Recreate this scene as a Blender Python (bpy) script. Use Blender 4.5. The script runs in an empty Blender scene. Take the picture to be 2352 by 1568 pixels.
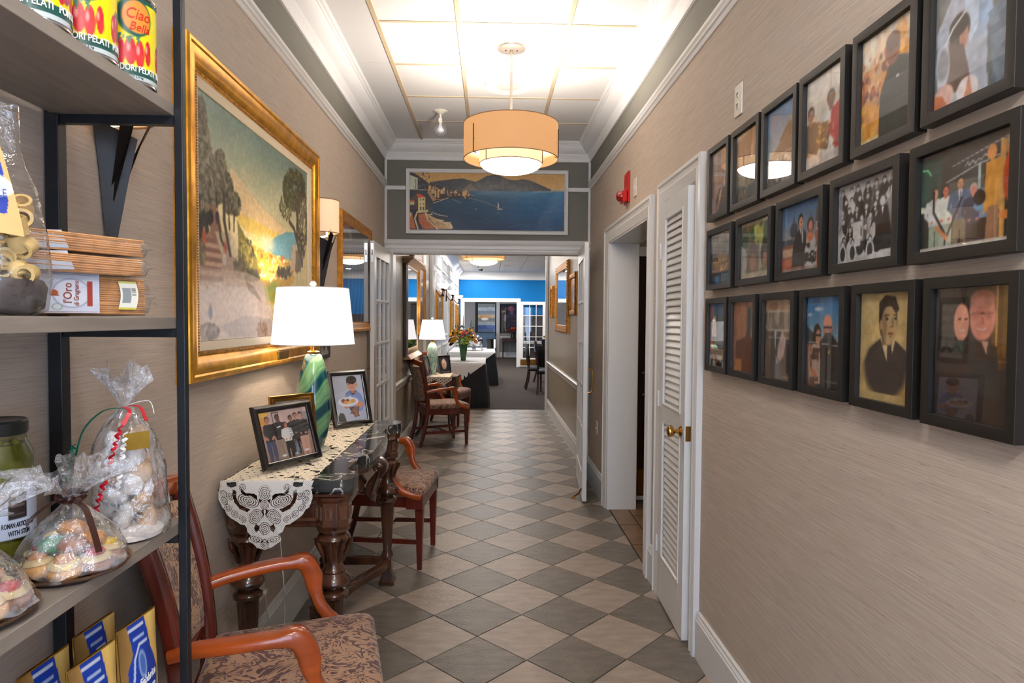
import bpy, math, random
import numpy as np
from mathutils import Vector, Matrix
PI = math.pi
sc = bpy.context.scene
C = sc.collection
random.seed(7)

# ---------------------------------------------------------------- camera
PITCH, YAW, ROLL, FPX = -0.0345310, 0.0334934, 0.0065203, 1507.285
cy_, sy_, cp_, sp_ = math.cos(YAW), math.sin(YAW), math.cos(PITCH), math.sin(PITCH)
fw = Vector((sy_*cp_, cy_*cp_, sp_)); rt = Vector((cy_, -sy_, 0)); up = rt.cross(fw)
rt, up = math.cos(ROLL)*rt + math.sin(ROLL)*up, -math.sin(ROLL)*rt + math.cos(ROLL)*up
cam = bpy.data.cameras.new('camera'); camo = bpy.data.objects.new('camera', cam); C.objects.link(camo)
m3 = Matrix((rt, up, -fw)).transposed()
camo.matrix_world = Matrix.Translation((0, 0, 1.5)) @ m3.to_4x4()
cam.sensor_width = 36; cam.lens = 36*FPX/2352; cam.clip_start = .02; cam.clip_end = 100
cam.dof.use_dof = False
sc.camera = camo

# ---------------------------------------------------------------- world, exposure, lamps of the rooms
sc.view_settings.view_transform = 'Standard'; sc.view_settings.look = 'None'
sc.view_settings.gamma = 1; sc.view_settings.use_curve_mapping = False
sc.view_settings.exposure = 0.36
cyc = sc.cycles
cyc.max_bounces = 6; cyc.diffuse_bounces = 3; cyc.glossy_bounces = 3; cyc.transparent_max_bounces = 9
cyc.transmission_bounces = 4; cyc.caustics_reflective = False; cyc.caustics_refractive = False
cyc.sample_clamp_indirect = 4.0; cyc.use_denoising = True; cyc.use_adaptive_sampling = True; cyc.adaptive_threshold = .09; cyc.adaptive_min_samples = 16
w = bpy.data.worlds.new('world'); sc.world = w; w.use_nodes = True
wb = w.node_tree.nodes['Background']; wb.inputs[0].default_value = (.58, .74, 1, 1); wb.inputs[1].default_value = 6.5

def area(name, loc, size, power, col, rot=(0, 0, 0), shape='DISK', sy=None):
    l = bpy.data.lights.new(name, 'AREA'); l.energy = power; l.color = col; l.shape = shape; l.size = size
    if sy: l.size_y = sy
    o = bpy.data.objects.new(name, l); o.location = loc; o.rotation_euler = rot; C.objects.link(o); return o
def point(name, loc, r, power, col):
    l = bpy.data.lights.new(name, 'POINT'); l.energy = power; l.color = col; l.shadow_soft_size = r
    o = bpy.data.objects.new(name, l); o.location = loc; C.objects.link(o); return o
WARM = (1, .84, .68); NEUT = (1, .95, .91); COOL = (.88, .94, 1)
# unseen foyer lights added for fill, then ceiling lamps of the rooms beyond
point('foyer_unseen_light', (.1, -.55, 2.72), .12, 62, NEUT)  # unseen bare light added to lift the upper walls, no pendant built
area('foyer_fill_light', (.0, .9, 3.10), .3, 8, NEUT)  # unseen fill light added overhead, no fixture built
DOWN = [(-.45, 18.6), (-.46, 17.2), (-.46, 19.6), (.45, 18.0), (.47, 16.4), (.42, 19.4), (2.2, 13.0), (2.2, 16.5), (2.2, 19.3), (-.3, 12.6), (.6, 14.4)]
for x, y in DOWN:
    area('dining_downlight_lamp', (x, y, 2.925), .14, 19, (1, .96, .92))
area('back_room_lamp', (0, 23.2, 2.8), .6, 30, (1, .9, .8))
area('service_room_lamp', (2.0, 4.4, 2.5), .4, 3, WARM)

# ---------------------------------------------------------------- object helpers
def link(o, parent=None):
    C.objects.link(o)
    if parent: o.parent = parent
    return o
def tag(o, label=None, cat=None, group=None, kind=None):
    if label: o['label'] = label
    if cat: o['category'] = cat
    if group: o['group'] = group
    if kind: o['kind'] = kind
    return o
def thing(name, label, cat, loc=(0, 0, 0), rz=0, group=None):
    o = bpy.data.objects.new(name, None); o.empty_display_size = .05
    o.location = loc; o.rotation_euler = (0, 0, rz); link(o)
    return tag(o, label, cat, group)
def kids(o): return [c for c in C.objects if c.parent == o]
def copy_tree(o, parent=None):
    c = o.copy(); C.objects.link(c); c.parent = parent
    for ch in kids(o): copy_tree(ch, c)
    return c
def dup(o, label, loc=None, rz=None, group=None):
    c = copy_tree(o); c['label'] = label
    if loc is not None: c.location = loc
    if rz is not None: c.rotation_euler = (0, 0, rz)
    if group: c['group'] = group
    return c

def sr(c):
    return tuple(((x/255)/12.92 if x/255 <= .04045 else ((x/255+.055)/1.055)**2.4) for x in c)

class MB:
    def __init__(s): s.v = []; s.f = []; s.m = []
    def add(s, vs, fs, mi=0):
        n = len(s.v); s.v += [tuple(v) for v in vs]; s.f += [tuple(i+n for i in f) for f in fs]; s.m += [mi]*len(fs); return s
    def box(s, x0, x1, y0, y1, z0, z1, mi=0):
        return s.add([(x0,y0,z0),(x1,y0,z0),(x1,y1,z0),(x0,y1,z0),(x0,y0,z1),(x1,y0,z1),(x1,y1,z1),(x0,y1,z1)],
              [(0,3,2,1),(4,5,6,7),(0,1,5,4),(1,2,6,5),(2,3,7,6),(3,0,4,7)], mi)
    def cbox(s, cx, cy, cz, sx, sy, sz, mi=0):
        return s.box(cx-sx/2, cx+sx/2, cy-sy/2, cy+sy/2, cz-sz/2, cz+sz/2, mi)
    def lathe(s, prof, seg=24, c=(0, 0, 0), cap=True, sq=None, mi=0, flute=None):
        # prof: (r, z) bottom to top
        vs = []; fs = []
        for (r, z) in prof:
            for k in range(seg):
                a = 2*PI*k/seg; rr = r
                if flute and flute[2] <= z <= flute[3]: rr = r*(1-flute[1]*(.5+.5*math.cos(flute[0]*a)))
                vs.append((c[0]+rr*math.cos(a), c[1]+rr*math.sin(a), c[2]+z))
        n = len(prof)
        for i in range(n-1):
            for k in range(seg):
                k2 = (k+1) % seg
                fs.append((i*seg+k, i*seg+k2, (i+1)*seg+k2, (i+1)*seg+k))
        if cap:
            if prof[0][0] > 1e-5: fs.append(tuple(range(seg))[::-1])
            if prof[-1][0] > 1e-5: fs.append(tuple((n-1)*seg+k for k in range(seg)))
        return s.add(vs, fs, mi)
    def tube(s, pts, r, seg=10, cap=True, sec=None, upv=(0, 0, 1), mi=0, closed=False):
        # r: number or list; sec: list of (a,b) section coordinates (scaled by r as (ra, rb) pairs)
        P = [Vector(p) for p in pts]; n = len(P)
        if sec is None: sec = [(math.cos(2*PI*k/seg), math.sin(2*PI*k/seg)) for k in range(seg)]
        seg = len(sec); vs = []; fs = []
        side = None
        for i in range(n):
            if closed: t = (P[(i+1) % n]-P[i-1])
            else: t = P[min(i+1, n-1)]-P[max(i-1, 0)]
            t = t.normalized() if t.length > 0 else Vector((0, 0, 1))
            if side is None:
                u = Vector(upv)
                if abs(u.dot(t)) > .95: u = Vector((1, 0, 0))
                side = t.cross(u).normalized()
            else:
                side = (side - t*side.dot(t)).normalized()
            u2 = side.cross(t)
            ri = r[i] if isinstance(r, list) else r
            ra, rb = ri if isinstance(ri, (list, tuple)) else (ri, ri)
            for (a, b) in sec: vs.append(P[i]+side*a*ra+u2*b*rb)
        m = n if closed else n-1
        for i in range(m):
            j = (i+1) % n
            for k in range(seg):
                k2 = (k+1) % seg
                fs.append((i*seg+k, i*seg+k2, j*seg+k2, j*seg+k))
        if cap and not closed:
            fs.append(tuple(range(seg))[::-1]); fs.append(tuple((n-1)*seg+k for k in range(seg)))
        return s.add(vs, fs, mi)
    def prism(s, poly, z0, z1, mi=0, cap=True):
        n = len(poly)
        vs = [(x, y, z0) for x, y in poly]+[(x, y, z1) for x, y in poly]
        fs = [(k, (k+1) % n, n+(k+1) % n, n+k) for k in range(n)]
        if cap: fs += [tuple(range(n))[::-1], tuple(range(n, 2*n))]
        return s.add(vs, fs, mi)
    def grid(s, fn, nu, nv, mi=0):
        vs = [fn(i/nu, j/nv) for j in range(nv+1) for i in range(nu+1)]
        fs = [(j*(nu+1)+i, j*(nu+1)+i+1, (j+1)*(nu+1)+i+1, (j+1)*(nu+1)+i) for j in range(nv) for i in range(nu)]
        return s.add(vs, fs, mi)
    def ball(s, c, r, seg=12, rings=7, jit=0, mi=0):
        rx, ry, rz = r if isinstance(r, tuple) else (r, r, r)
        vs = [(c[0], c[1], c[2]-rz)]
        for i in range(1, rings):
            a = -PI/2+PI*i/rings
            for k in range(seg):
                b = 2*PI*k/seg; q = 1+random.uniform(-jit, jit)
                vs.append((c[0]+rx*q*math.cos(a)*math.cos(b), c[1]+ry*q*math.cos(a)*math.sin(b), c[2]+rz*q*math.sin(a)))
        vs.append((c[0], c[1], c[2]+rz)); fs = []
        for k in range(seg):
            fs.append((0, 1+(k+1) % seg, 1+k)); t = len(vs)-1; b = 1+(rings-2)*seg
            fs.append((t, b+k, b+(k+1) % seg))
        for i in range(rings-2):
            for k in range(seg):
                k2 = (k+1) % seg; fs.append((1+i*seg+k, 1+i*seg+k2, 1+(i+1)*seg+k2, 1+(i+1)*seg+k))
        return s.add(vs, fs, mi)
    def xf(s, M):
        s.v = [tuple(M @ Vector(v)) for v in s.v]; return s
    def frame(s, x0, x1, z0, z1, prof, mi=0):
        # mitred picture-frame moulding in the local XZ plane, out of the wall = -Y; prof: (inset, out)
        rings = []
        n = len(prof)
        for (i, o) in prof:
            rings.append([(x0+i, -o, z0+i), (x1-i, -o, z0+i), (x1-i, -o, z1-i), (x0+i, -o, z1-i)])
        vs = [p for r in rings for p in r]; fs = []
        for k in range(n-1):
            for j in range(4):
                j2 = (j+1) % 4
                fs.append((k*4+j, k*4+j2, (k+1)*4+j2, (k+1)*4+j))
        return s.add(vs, fs, mi)
    def build(s, name, mat, parent=None, smooth=None, loc=None, rot=None, bevel=0, bseg=2, kind=None, label=None):
        me = bpy.data.meshes.new(name); me.from_pydata(s.v, [], s.f)
        mats = mat if isinstance(mat, (list, tuple)) else [mat]
        for q in mats: me.materials.append(q)
        if len(mats) > 1: me.polygons.foreach_set('material_index', s.m)
        if smooth:
            me.shade_smooth(); me.set_sharp_from_angle(angle=math.radians(smooth))
        me.update()
        o = bpy.data.objects.new(name, me); link(o, parent)
        if loc is not None: o.location = loc
        if rot is not None: o.rotation_euler = rot
        if bevel:
            b = o.modifiers.new('bevel', 'BEVEL'); b.width = bevel; b.segments = bseg; b.limit_method = 'ANGLE'; b.angle_limit = math.radians(40)
        if kind: o['kind'] = kind
        if label: o['label'] = label
        return o

def structure(name, mb, mat, **k): return mb.build(name, mat, kind='structure', **k)

# text as mesh
def text_mb(body, size, fn=None, depth=.0004, shear=0, align='CENTER', maxw=None, bold=0):
    cu = bpy.data.curves.new('lettering', 'FONT'); cu.body = body; cu.size = size; cu.align_x = align; cu.align_y = 'CENTER'
    cu.extrude = depth; cu.shear = shear; cu.offset = bold; cu.resolution_u = 3
    o = bpy.data.objects.new('lettering', cu); C.objects.link(o)
    dg = bpy.context.evaluated_depsgraph_get(); ev = o.evaluated_get(dg); me = ev.to_mesh()
    mb = MB(); vs = [tuple(v.co) for v in me.vertices]; fs = [tuple(p.vertices) for p in me.polygons]
    ev.to_mesh_clear(); C.objects.unlink(o); bpy.data.objects.remove(o); bpy.data.curves.remove(cu)
    if maxw and vs:
        ww = max(v[0] for v in vs)-min(v[0] for v in vs)
        if ww > maxw: k = maxw/ww; vs = [(v[0]*k, v[1], v[2]) for v in vs]
    if fn: vs = [fn(*v) for v in vs]
    return mb.add(vs, fs)

# ---------------------------------------------------------------- materials
def nmat(name):
    m = bpy.data.materials.new(name); m.use_nodes = True; nt = m.node_tree
    return m, nt, nt.nodes['Principled BSDF']
def mat(name, col, rough=.5, metal=0, coat=0, noise=None, stretch=None, bump=None, emit=0, ecol=None, spec=.5, var=None, sheen=0, dist=0):
    """noise=(scale, amount) mottles the colour, bump=(scale, strength); stretch scales object coordinates"""
    m, nt, b = nmat(name); L = nt.links; N = nt.nodes
    c = sr(col)+(1,)
    b.inputs['Base Color'].default_value = c; b.inputs['Roughness'].default_value = rough
    b.inputs['Metallic'].default_value = metal; b.inputs['Coat Weight'].default_value = coat; b.inputs['Coat Roughness'].default_value = .12
    b.inputs['Specular IOR Level'].default_value = spec; b.inputs['Sheen Weight'].default_value = sheen
    if noise or bump:
        tc = N.new('ShaderNodeTexCoord'); mp = N.new('ShaderNodeMapping'); L.new(tc.outputs['Object'], mp.inputs[0])
        if stretch: mp.inputs['Scale'].default_value = stretch
    if noise:
        nz = N.new('ShaderNodeTexNoise'); nz.inputs['Scale'].default_value = noise[0]; nz.inputs['Detail'].default_value = 4
        nz.inputs['Distortion'].default_value = dist
        L.new(mp.outputs[0], nz.inputs['Vector'])
        rp = N.new('ShaderNodeValToRGB'); a = noise[1]
        c2 = sr(var) if var else None
        lo = c2 if c2 else tuple(x*(1-a) for x in c[:3]); hi = c[:3] if c2 else tuple(min(1, x*(1+a)) for x in c[:3])
        rp.color_ramp.elements[0].position = .35; rp.color_ramp.elements[1].position = .65
        rp.color_ramp.elements[0].color = (*lo, 1); rp.color_ramp.elements[1].color = (*hi, 1)
        L.new(nz.outputs[0], rp.inputs[0]); L.new(rp.outputs[0], b.inputs['Base Color'])
    if bump:
        nb = N.new('ShaderNodeTexNoise'); nb.inputs['Scale'].default_value = bump[0]; nb.inputs['Detail'].default_value = 5
        L.new(mp.outputs[0], nb.inputs['Vector'])
        bp = N.new('ShaderNodeBump'); bp.inputs['Strength'].default_value = bump[1]; bp.inputs['Distance'].default_value = .004
        L.new(nb.outputs[0], bp.inputs['Height']); L.new(bp.outputs[0], b.inputs['Normal'])
    if emit:
        b.inputs['Emission Color'].default_value = (*(sr(ecol) if ecol else c[:3]), 1); b.inputs['Emission Strength'].default_value = emit
    return m
def schlick(nt, f0=.04, p=5):
    N, L = nt.nodes, nt.links
    lw = N.new('ShaderNodeNewGeometry'); d = N.new('ShaderNodeVectorMath'); d.operation = 'DOT_PRODUCT'
    L.new(lw.outputs['Normal'], d.inputs[0]); L.new(lw.outputs['Incoming'], d.inputs[1])
    a = N.new('ShaderNodeMath'); a.operation = 'ABSOLUTE'; L.new(d.outputs['Value'], a.inputs[0])
    s1 = N.new('ShaderNodeMath'); s1.operation = 'SUBTRACT'; s1.inputs[0].default_value = 1; L.new(a.outputs[0], s1.inputs[1])
    pw = N.new('ShaderNodeMath'); pw.operation = 'POWER'; pw.inputs[1].default_value = p; L.new(s1.outputs[0], pw.inputs[0])
    mu = N.new('ShaderNodeMath'); mu.operation = 'MULTIPLY_ADD'; mu.inputs[1].default_value = 1-f0; mu.inputs[2].default_value = f0
    L.new(pw.outputs[0], mu.inputs[0]); return mu.outputs[0]
def glass(name, tint=(255, 255, 255), f0=.04, rough=.0, haze=0, hcol=(235, 238, 245), bump=None, p=5):
    m = bpy.data.materials.new(name); m.use_nodes = True; nt = m.node_tree; N, L = nt.nodes, nt.links
    N.remove(N['Principled BSDF']); out = N['Material Output']
    tr = N.new('ShaderNodeBsdfTransparent'); tr.inputs[0].default_value = (*sr(tint), 1)
    gl = N.new('ShaderNodeBsdfGlossy'); gl.inputs['Roughness'].default_value = rough
    mx = N.new('ShaderNodeMixShader'); L.new(schlick(nt, f0, p), mx.inputs[0])
    base = tr.outputs[0]
    if haze:
        df = N.new('ShaderNodeBsdfDiffuse'); df.inputs[0].default_value = (*sr(hcol), 1)
        m2 = N.new('ShaderNodeMixShader')
        if bump:
            nz = N.new('ShaderNodeTexNoise'); nz.inputs['Scale'].default_value = bump[0]*.5; nz.inputs['Detail'].default_value = 3; nz.inputs['Distortion'].default_value = 1.5
            tc = N.new('ShaderNodeTexCoord'); L.new(tc.outputs['Object'], nz.inputs['Vector'])
            mr = N.new('ShaderNodeMapRange'); mr.inputs[1].default_value = .42; mr.inputs[2].default_value = .75; mr.inputs[3].default_value = haze*.3; mr.inputs[4].default_value = min(.9, haze*2.2)
            L.new(nz.outputs[0], mr.inputs[0]); L.new(mr.outputs[0], m2.inputs[0])
        else: m2.inputs[0].default_value = haze
        L.new(tr.outputs[0], m2.inputs[1]); L.new(df.outputs[0], m2.inputs[2]); base = m2.outputs[0]
    if bump:
        nb = N.new('ShaderNodeTexNoise'); nb.inputs['Scale'].default_value = bump[0]; nb.inputs['Detail'].default_value = 3; nb.inputs['Distortion'].default_value = .8
        tc2 = N.new('ShaderNodeTexCoord'); L.new(tc2.outputs['Object'], nb.inputs['Vector'])
        bp = N.new('ShaderNodeBump'); bp.inputs['Strength'].default_value = bump[1]; bp.inputs['Distance'].default_value = .01
        L.new(nb.outputs[0], bp.inputs['Height']); L.new(bp.outputs[0], gl.inputs['Normal'])
    L.new(base, mx.inputs[1]); L.new(gl.outputs[0], mx.inputs[2]); L.new(mx.outputs[0], out.inputs[0])
    return m
def glow(name, col, strength, diff=(240, 235, 225), trans=0):
    m, nt, b = nmat(name)
    b.inputs['Base Color'].default_value = (*sr(diff), 1); b.inputs['Roughness'].default_value = .8
    b.inputs['Emission Color'].default_value = (*sr(col), 1); b.inputs['Emission Strength'].default_value = strength
    return m
def printmat(name, rough=.45, spec=.4, coat=0):
    m, nt, b = nmat(name); a = nt.nodes.new('ShaderNodeAttribute'); a.attribute_name = 'Col'
    nt.links.new(a.outputs['Color'], b.inputs['Base Color']); b.inputs['Roughness'].default_value = rough
    b.inputs['Specular IOR Level'].default_value = spec; b.inputs['Coat Weight'].default_value = coat
    return m

def grasscloth(name, c1, c2, c3):
    m, nt, b = nmat(name); N, L = nt.nodes, nt.links
    tc = N.new('ShaderNodeTexCoord')
    def nz(scale, st, det=3, dist=0):
        mp = N.new('ShaderNodeMapping'); mp.inputs['Scale'].default_value = st; L.new(tc.outputs['Object'], mp.inputs[0])
        n = N.new('ShaderNodeTexNoise'); n.inputs['Scale'].default_value = scale; n.inputs['Detail'].default_value = det; n.inputs['Distortion'].default_value = dist
        L.new(mp.outputs[0], n.inputs['Vector']); return n.outputs[0]
    a = nz(1, (6, 6, 260), 4, .3); s = nz(1, (22, 22, 520), 2, .2)
    r1 = N.new('ShaderNodeValToRGB'); r1.color_ramp.elements[0].position = .32; r1.color_ramp.elements[1].position = .68
    r1.color_ramp.elements[0].color = (*sr(c1), 1); r1.color_ramp.elements[1].color = (*sr(c2), 1); L.new(a, r1.inputs[0])
    r2 = N.new('ShaderNodeValToRGB'); r2.color_ramp.elements[0].position = .64; r2.color_ramp.elements[1].position = .78
    r2.color_ramp.elements[0].color = (0, 0, 0, 1); r2.color_ramp.elements[1].color = (.75, .75, .75, 1); L.new(s, r2.inputs[0])
    mx = N.new('ShaderNodeMixRGB'); mx.inputs[2].default_value = (*sr(c3), 1); L.new(r2.outputs[0], mx.inputs[0]); L.new(r1.outputs[0], mx.inputs[1])
    L.new(mx.outputs[0], b.inputs['Base Color']); b.inputs['Roughness'].default_value = .62; b.inputs['Specular IOR Level'].default_value = .3
    bp = N.new('ShaderNodeBump'); bp.inputs['Strength'].default_value = .25; bp.inputs['Distance'].default_value = .002
    L.new(a, bp.inputs['Height']); L.new(bp.outputs[0], b.inputs['Normal'])
    return m
def brocade(name, ground, scroll, scale):
    m, nt, b = nmat(name); N, L = nt.nodes, nt.links
    tc = N.new('ShaderNodeTexCoord')
    n1 = N.new('ShaderNodeTexNoise'); n1.inputs['Scale'].default_value = scale*.42; n1.inputs['Detail'].default_value = 1; n1.inputs['Distortion'].default_value = 4.2
    L.new(tc.outputs['Object'], n1.inputs['Vector'])
    mu = N.new('ShaderNodeMath'); mu.operation = 'MULTIPLY'; mu.inputs[1].default_value = 34; L.new(n1.outputs[0], mu.inputs[0])
    si = N.new('ShaderNodeMath'); si.operation = 'SINE'; L.new(mu.outputs[0], si.inputs[0])
    n2 = N.new('ShaderNodeTexNoise'); n2.inputs['Scale'].default_value = scale*1.1; n2.inputs['Detail'].default_value = 1; n2.inputs['Distortion'].default_value = 1
    L.new(tc.outputs['Object'], n2.inputs['Vector'])
    ad = N.new('ShaderNodeMath'); ad.operation = 'MULTIPLY_ADD'; ad.inputs[1].default_value = 5; ad.inputs[2].default_value = -2.4; L.new(n2.outputs[0], ad.inputs[0])
    sm = N.new('ShaderNodeMath'); sm.operation = 'ADD'; L.new(si.outputs[0], sm.inputs[0]); L.new(ad.outputs[0], sm.inputs[1])
    rp = N.new('ShaderNodeValToRGB'); rp.color_ramp.elements[0].position = .40; rp.color_ramp.elements[1].position = .52
    rp.color_ramp.elements[0].color = (*sr(ground), 1); rp.color_ramp.elements[1].color = (*sr(scroll), 1)
    mr = N.new('ShaderNodeMapRange'); mr.inputs[1].default_value = -2; mr.inputs[2].default_value = 2; L.new(sm.outputs[0], mr.inputs[0]); L.new(mr.outputs[0], rp.inputs[0])
    L.new(rp.outputs[0], b.inputs['Base Color']); b.inputs['Roughness'].default_value = .7; b.inputs['Sheen Weight'].default_value = .2
    bp = N.new('ShaderNodeBump'); bp.inputs['Strength'].default_value = .3; bp.inputs['Distance'].default_value = .002
    L.new(rp.outputs[0], bp.inputs['Height']); L.new(bp.outputs[0], b.inputs['Normal'])
    return m
def marble_mat(name, c1, c2, vein, scale=5, rough=.12):
    m, nt, b = nmat(name); N, L = nt.nodes, nt.links
    tc = N.new('ShaderNodeTexCoord')
    n0 = N.new('ShaderNodeTexNoise'); n0.inputs['Scale'].default_value = scale*2; n0.inputs['Detail'].default_value = 5; L.new(tc.outputs['Object'], n0.inputs['Vector'])
    r0 = N.new('ShaderNodeValToRGB'); r0.color_ramp.elements[0].color = (*sr(c1), 1); r0.color_ramp.elements[1].color = (*sr(c2), 1)
    r0.color_ramp.elements[0].position = .35; r0.color_ramp.elements[1].position = .7; L.new(n0.outputs[0], r0.inputs[0])
    n1 = N.new('ShaderNodeTexNoise'); n1.inputs['Scale'].default_value = scale; n1.inputs['Detail'].default_value = 4; n1.inputs['Distortion'].default_value = 1.2; L.new(tc.outputs['Object'], n1.inputs['Vector'])
    s = N.new('ShaderNodeMath'); s.operation = 'SUBTRACT'; s.inputs[1].default_value = .5; L.new(n1.outputs[0], s.inputs[0])
    a = N.new('ShaderNodeMath'); a.operation = 'ABSOLUTE'; L.new(s.outputs[0], a.inputs[0])
    r1 = N.new('ShaderNodeValToRGB'); r1.color_ramp.elements[0].color = (1, 1, 1, 1); r1.color_ramp.elements[1].color = (0, 0, 0, 1)
    r1.color_ramp.elements[0].position = .0; r1.color_ramp.elements[1].position = .016; L.new(a.outputs[0], r1.inputs[0])
    mx = N.new('ShaderNodeMixRGB'); mx.inputs[2].default_value = (*sr(vein), 1); L.new(r1.outputs[0], mx.inputs[0]); L.new(r0.outputs[0], mx.inputs[1])
    L.new(mx.outputs[0], b.inputs['Base Color']); b.inputs['Roughness'].default_value = rough
    return m

M = {}
M['white'] = mat('white gloss paint', (230, 229, 227), .32, spec=.5)
M['white_wall'] = mat('white paint flat', (214, 214, 214), .6)
M['cloth_l'] = grasscloth('grasscloth wallpaper', (187, 171, 156), (206, 191, 176), (134, 114, 98))
M['olive'] = mat('olive grey paint', (116, 114, 104), .6, noise=(2, .04))
M['taupe'] = mat('taupe satin paint', (168, 157, 140), .36, noise=(1.5, .03))
M['ceil_tile'] = mat('ceiling tile', (234, 231, 227), .85, noise=(120, .05), bump=(160, .25))
M['tbar'] = mat('cream ceiling grid', (206, 184, 152), .5)
M['tile_l'] = mat('light slate tile', (158, 143, 130), .35, noise=(9, .13), stretch=(1, 2.6, 1), bump=(55, .55), spec=.45)
M['tile_d'] = mat('dark slate tile', (110, 101, 91), .34, noise=(9, .18), stretch=(1, 2.6, 1), bump=(55, .55), spec=.45)
M['grout'] = mat('grout', (62, 55, 48), .9)
M['tile_b'] = mat('brown tile', (128, 98, 72), .35, noise=(7, .2), bump=(30, .2))
M['carpet'] = mat('dark brown carpet', (58, 48, 42), .95, noise=(220, .5), bump=(260, .6))
M['blue'] = mat('blue wall paint', (0, 106, 172), .7, spec=.25)
M['black'] = mat('black satin frame', (22, 20, 19), .42, noise=(90, .12), stretch=(1, 1, 8))
M['blackin'] = mat('black inner edge', (10, 10, 12), .4)
M['iron'] = mat('black powder coated metal', (18, 22, 28), .42)
M['glass'] = glass('clear glass', f0=.045)
M['glass_mirror'] = glass('reflective glass', f0=.16)
M['photo'] = printmat('photo paper', .35, .4)
M['canvas'] = printmat('painted canvas', .38, .35, .25)
M['label'] = printmat('printed label', .4, .45)
M['cherry'] = mat('cherry wood', (172, 76, 24), .24, coat=.5, noise=(3, .22), stretch=(1, 6, 6), spec=.5)
M['mahog'] = mat('mahogany wood', (98, 34, 22), .25, coat=.5, noise=(4, .25), stretch=(6, 6, 1))
M['walnut'] = mat('dark carved walnut', (74, 42, 26), .24, coat=.6, noise=(10, .4), stretch=(2, 2, .6))
M['walnut_p'] = mat('walnut panel', (98, 62, 42), .3, coat=.4, noise=(14, .3), stretch=(3, 3, .6))
M['brocade'] = brocade('brocade upholstery', (72, 32, 30), (158, 120, 92), 18)
M['brocade_b'] = brocade('brocade back upholstery', (84, 44, 36), (182, 146, 112), 20)
M['marble'] = marble_mat('grey marble', (28, 30, 32), (70, 71, 70), (206, 200, 190), 4.2)
M['gold'] = mat('gilded wood', (226, 162, 52), .30, metal=.75, noise=(14, .22), bump=(60, .15))
M['gold_y'] = mat('aged gold', (196, 134, 44), .42, metal=.55, noise=(30, .25), bump=(90, .3))
M['gold_beads'] = mat('gilded beading', (176, 124, 50), .4, metal=.6, noise=(160, .6), bump=(200, 1))
M['liner'] = mat('cream linen liner', (232, 214, 184), .7)
M['brass'] = mat('brass', (196, 152, 82), .2, metal=1)
M['brass_d'] = mat('aged brass', (142, 100, 42), .32, metal=.9)
M['chrome'] = mat('chrome', (210, 210, 214), .12, metal=1)
M['lace'] = mat('cream lace', (228, 218, 198), .85, noise=(240, .15), bump=(300, .5))
M['lace_w'] = mat('white lace cord', (222, 216, 206), .8)
M['shade_wood'] = mat('grey wood shelf', (142, 132, 122), .5, noise=(5, .1), stretch=(10, 1, 10))
M['white_cloth'] = mat('white tablecloth', (226, 224, 224), .8)
M['black_cloth'] = mat('black table skirt', (14, 15, 20), .85)
M['leather'] = mat('black leather', (20, 20, 22), .3, spec=.6)
M['dk_wood'] = mat('dark wood leg', (60, 30, 24), .3)
M['red'] = mat('red alarm plastic', (190, 18, 14), .3)
M['plate'] = mat('ivory plastic', (232, 224, 208), .35)
M['rubber'] = mat('dark rubber', (30, 28, 28), .7)
M['dark'] = mat('dark stained door', (40, 22, 18), .25, coat=.4)
M['shadow'] = mat('dark slot', (20, 18, 16), .8)

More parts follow.
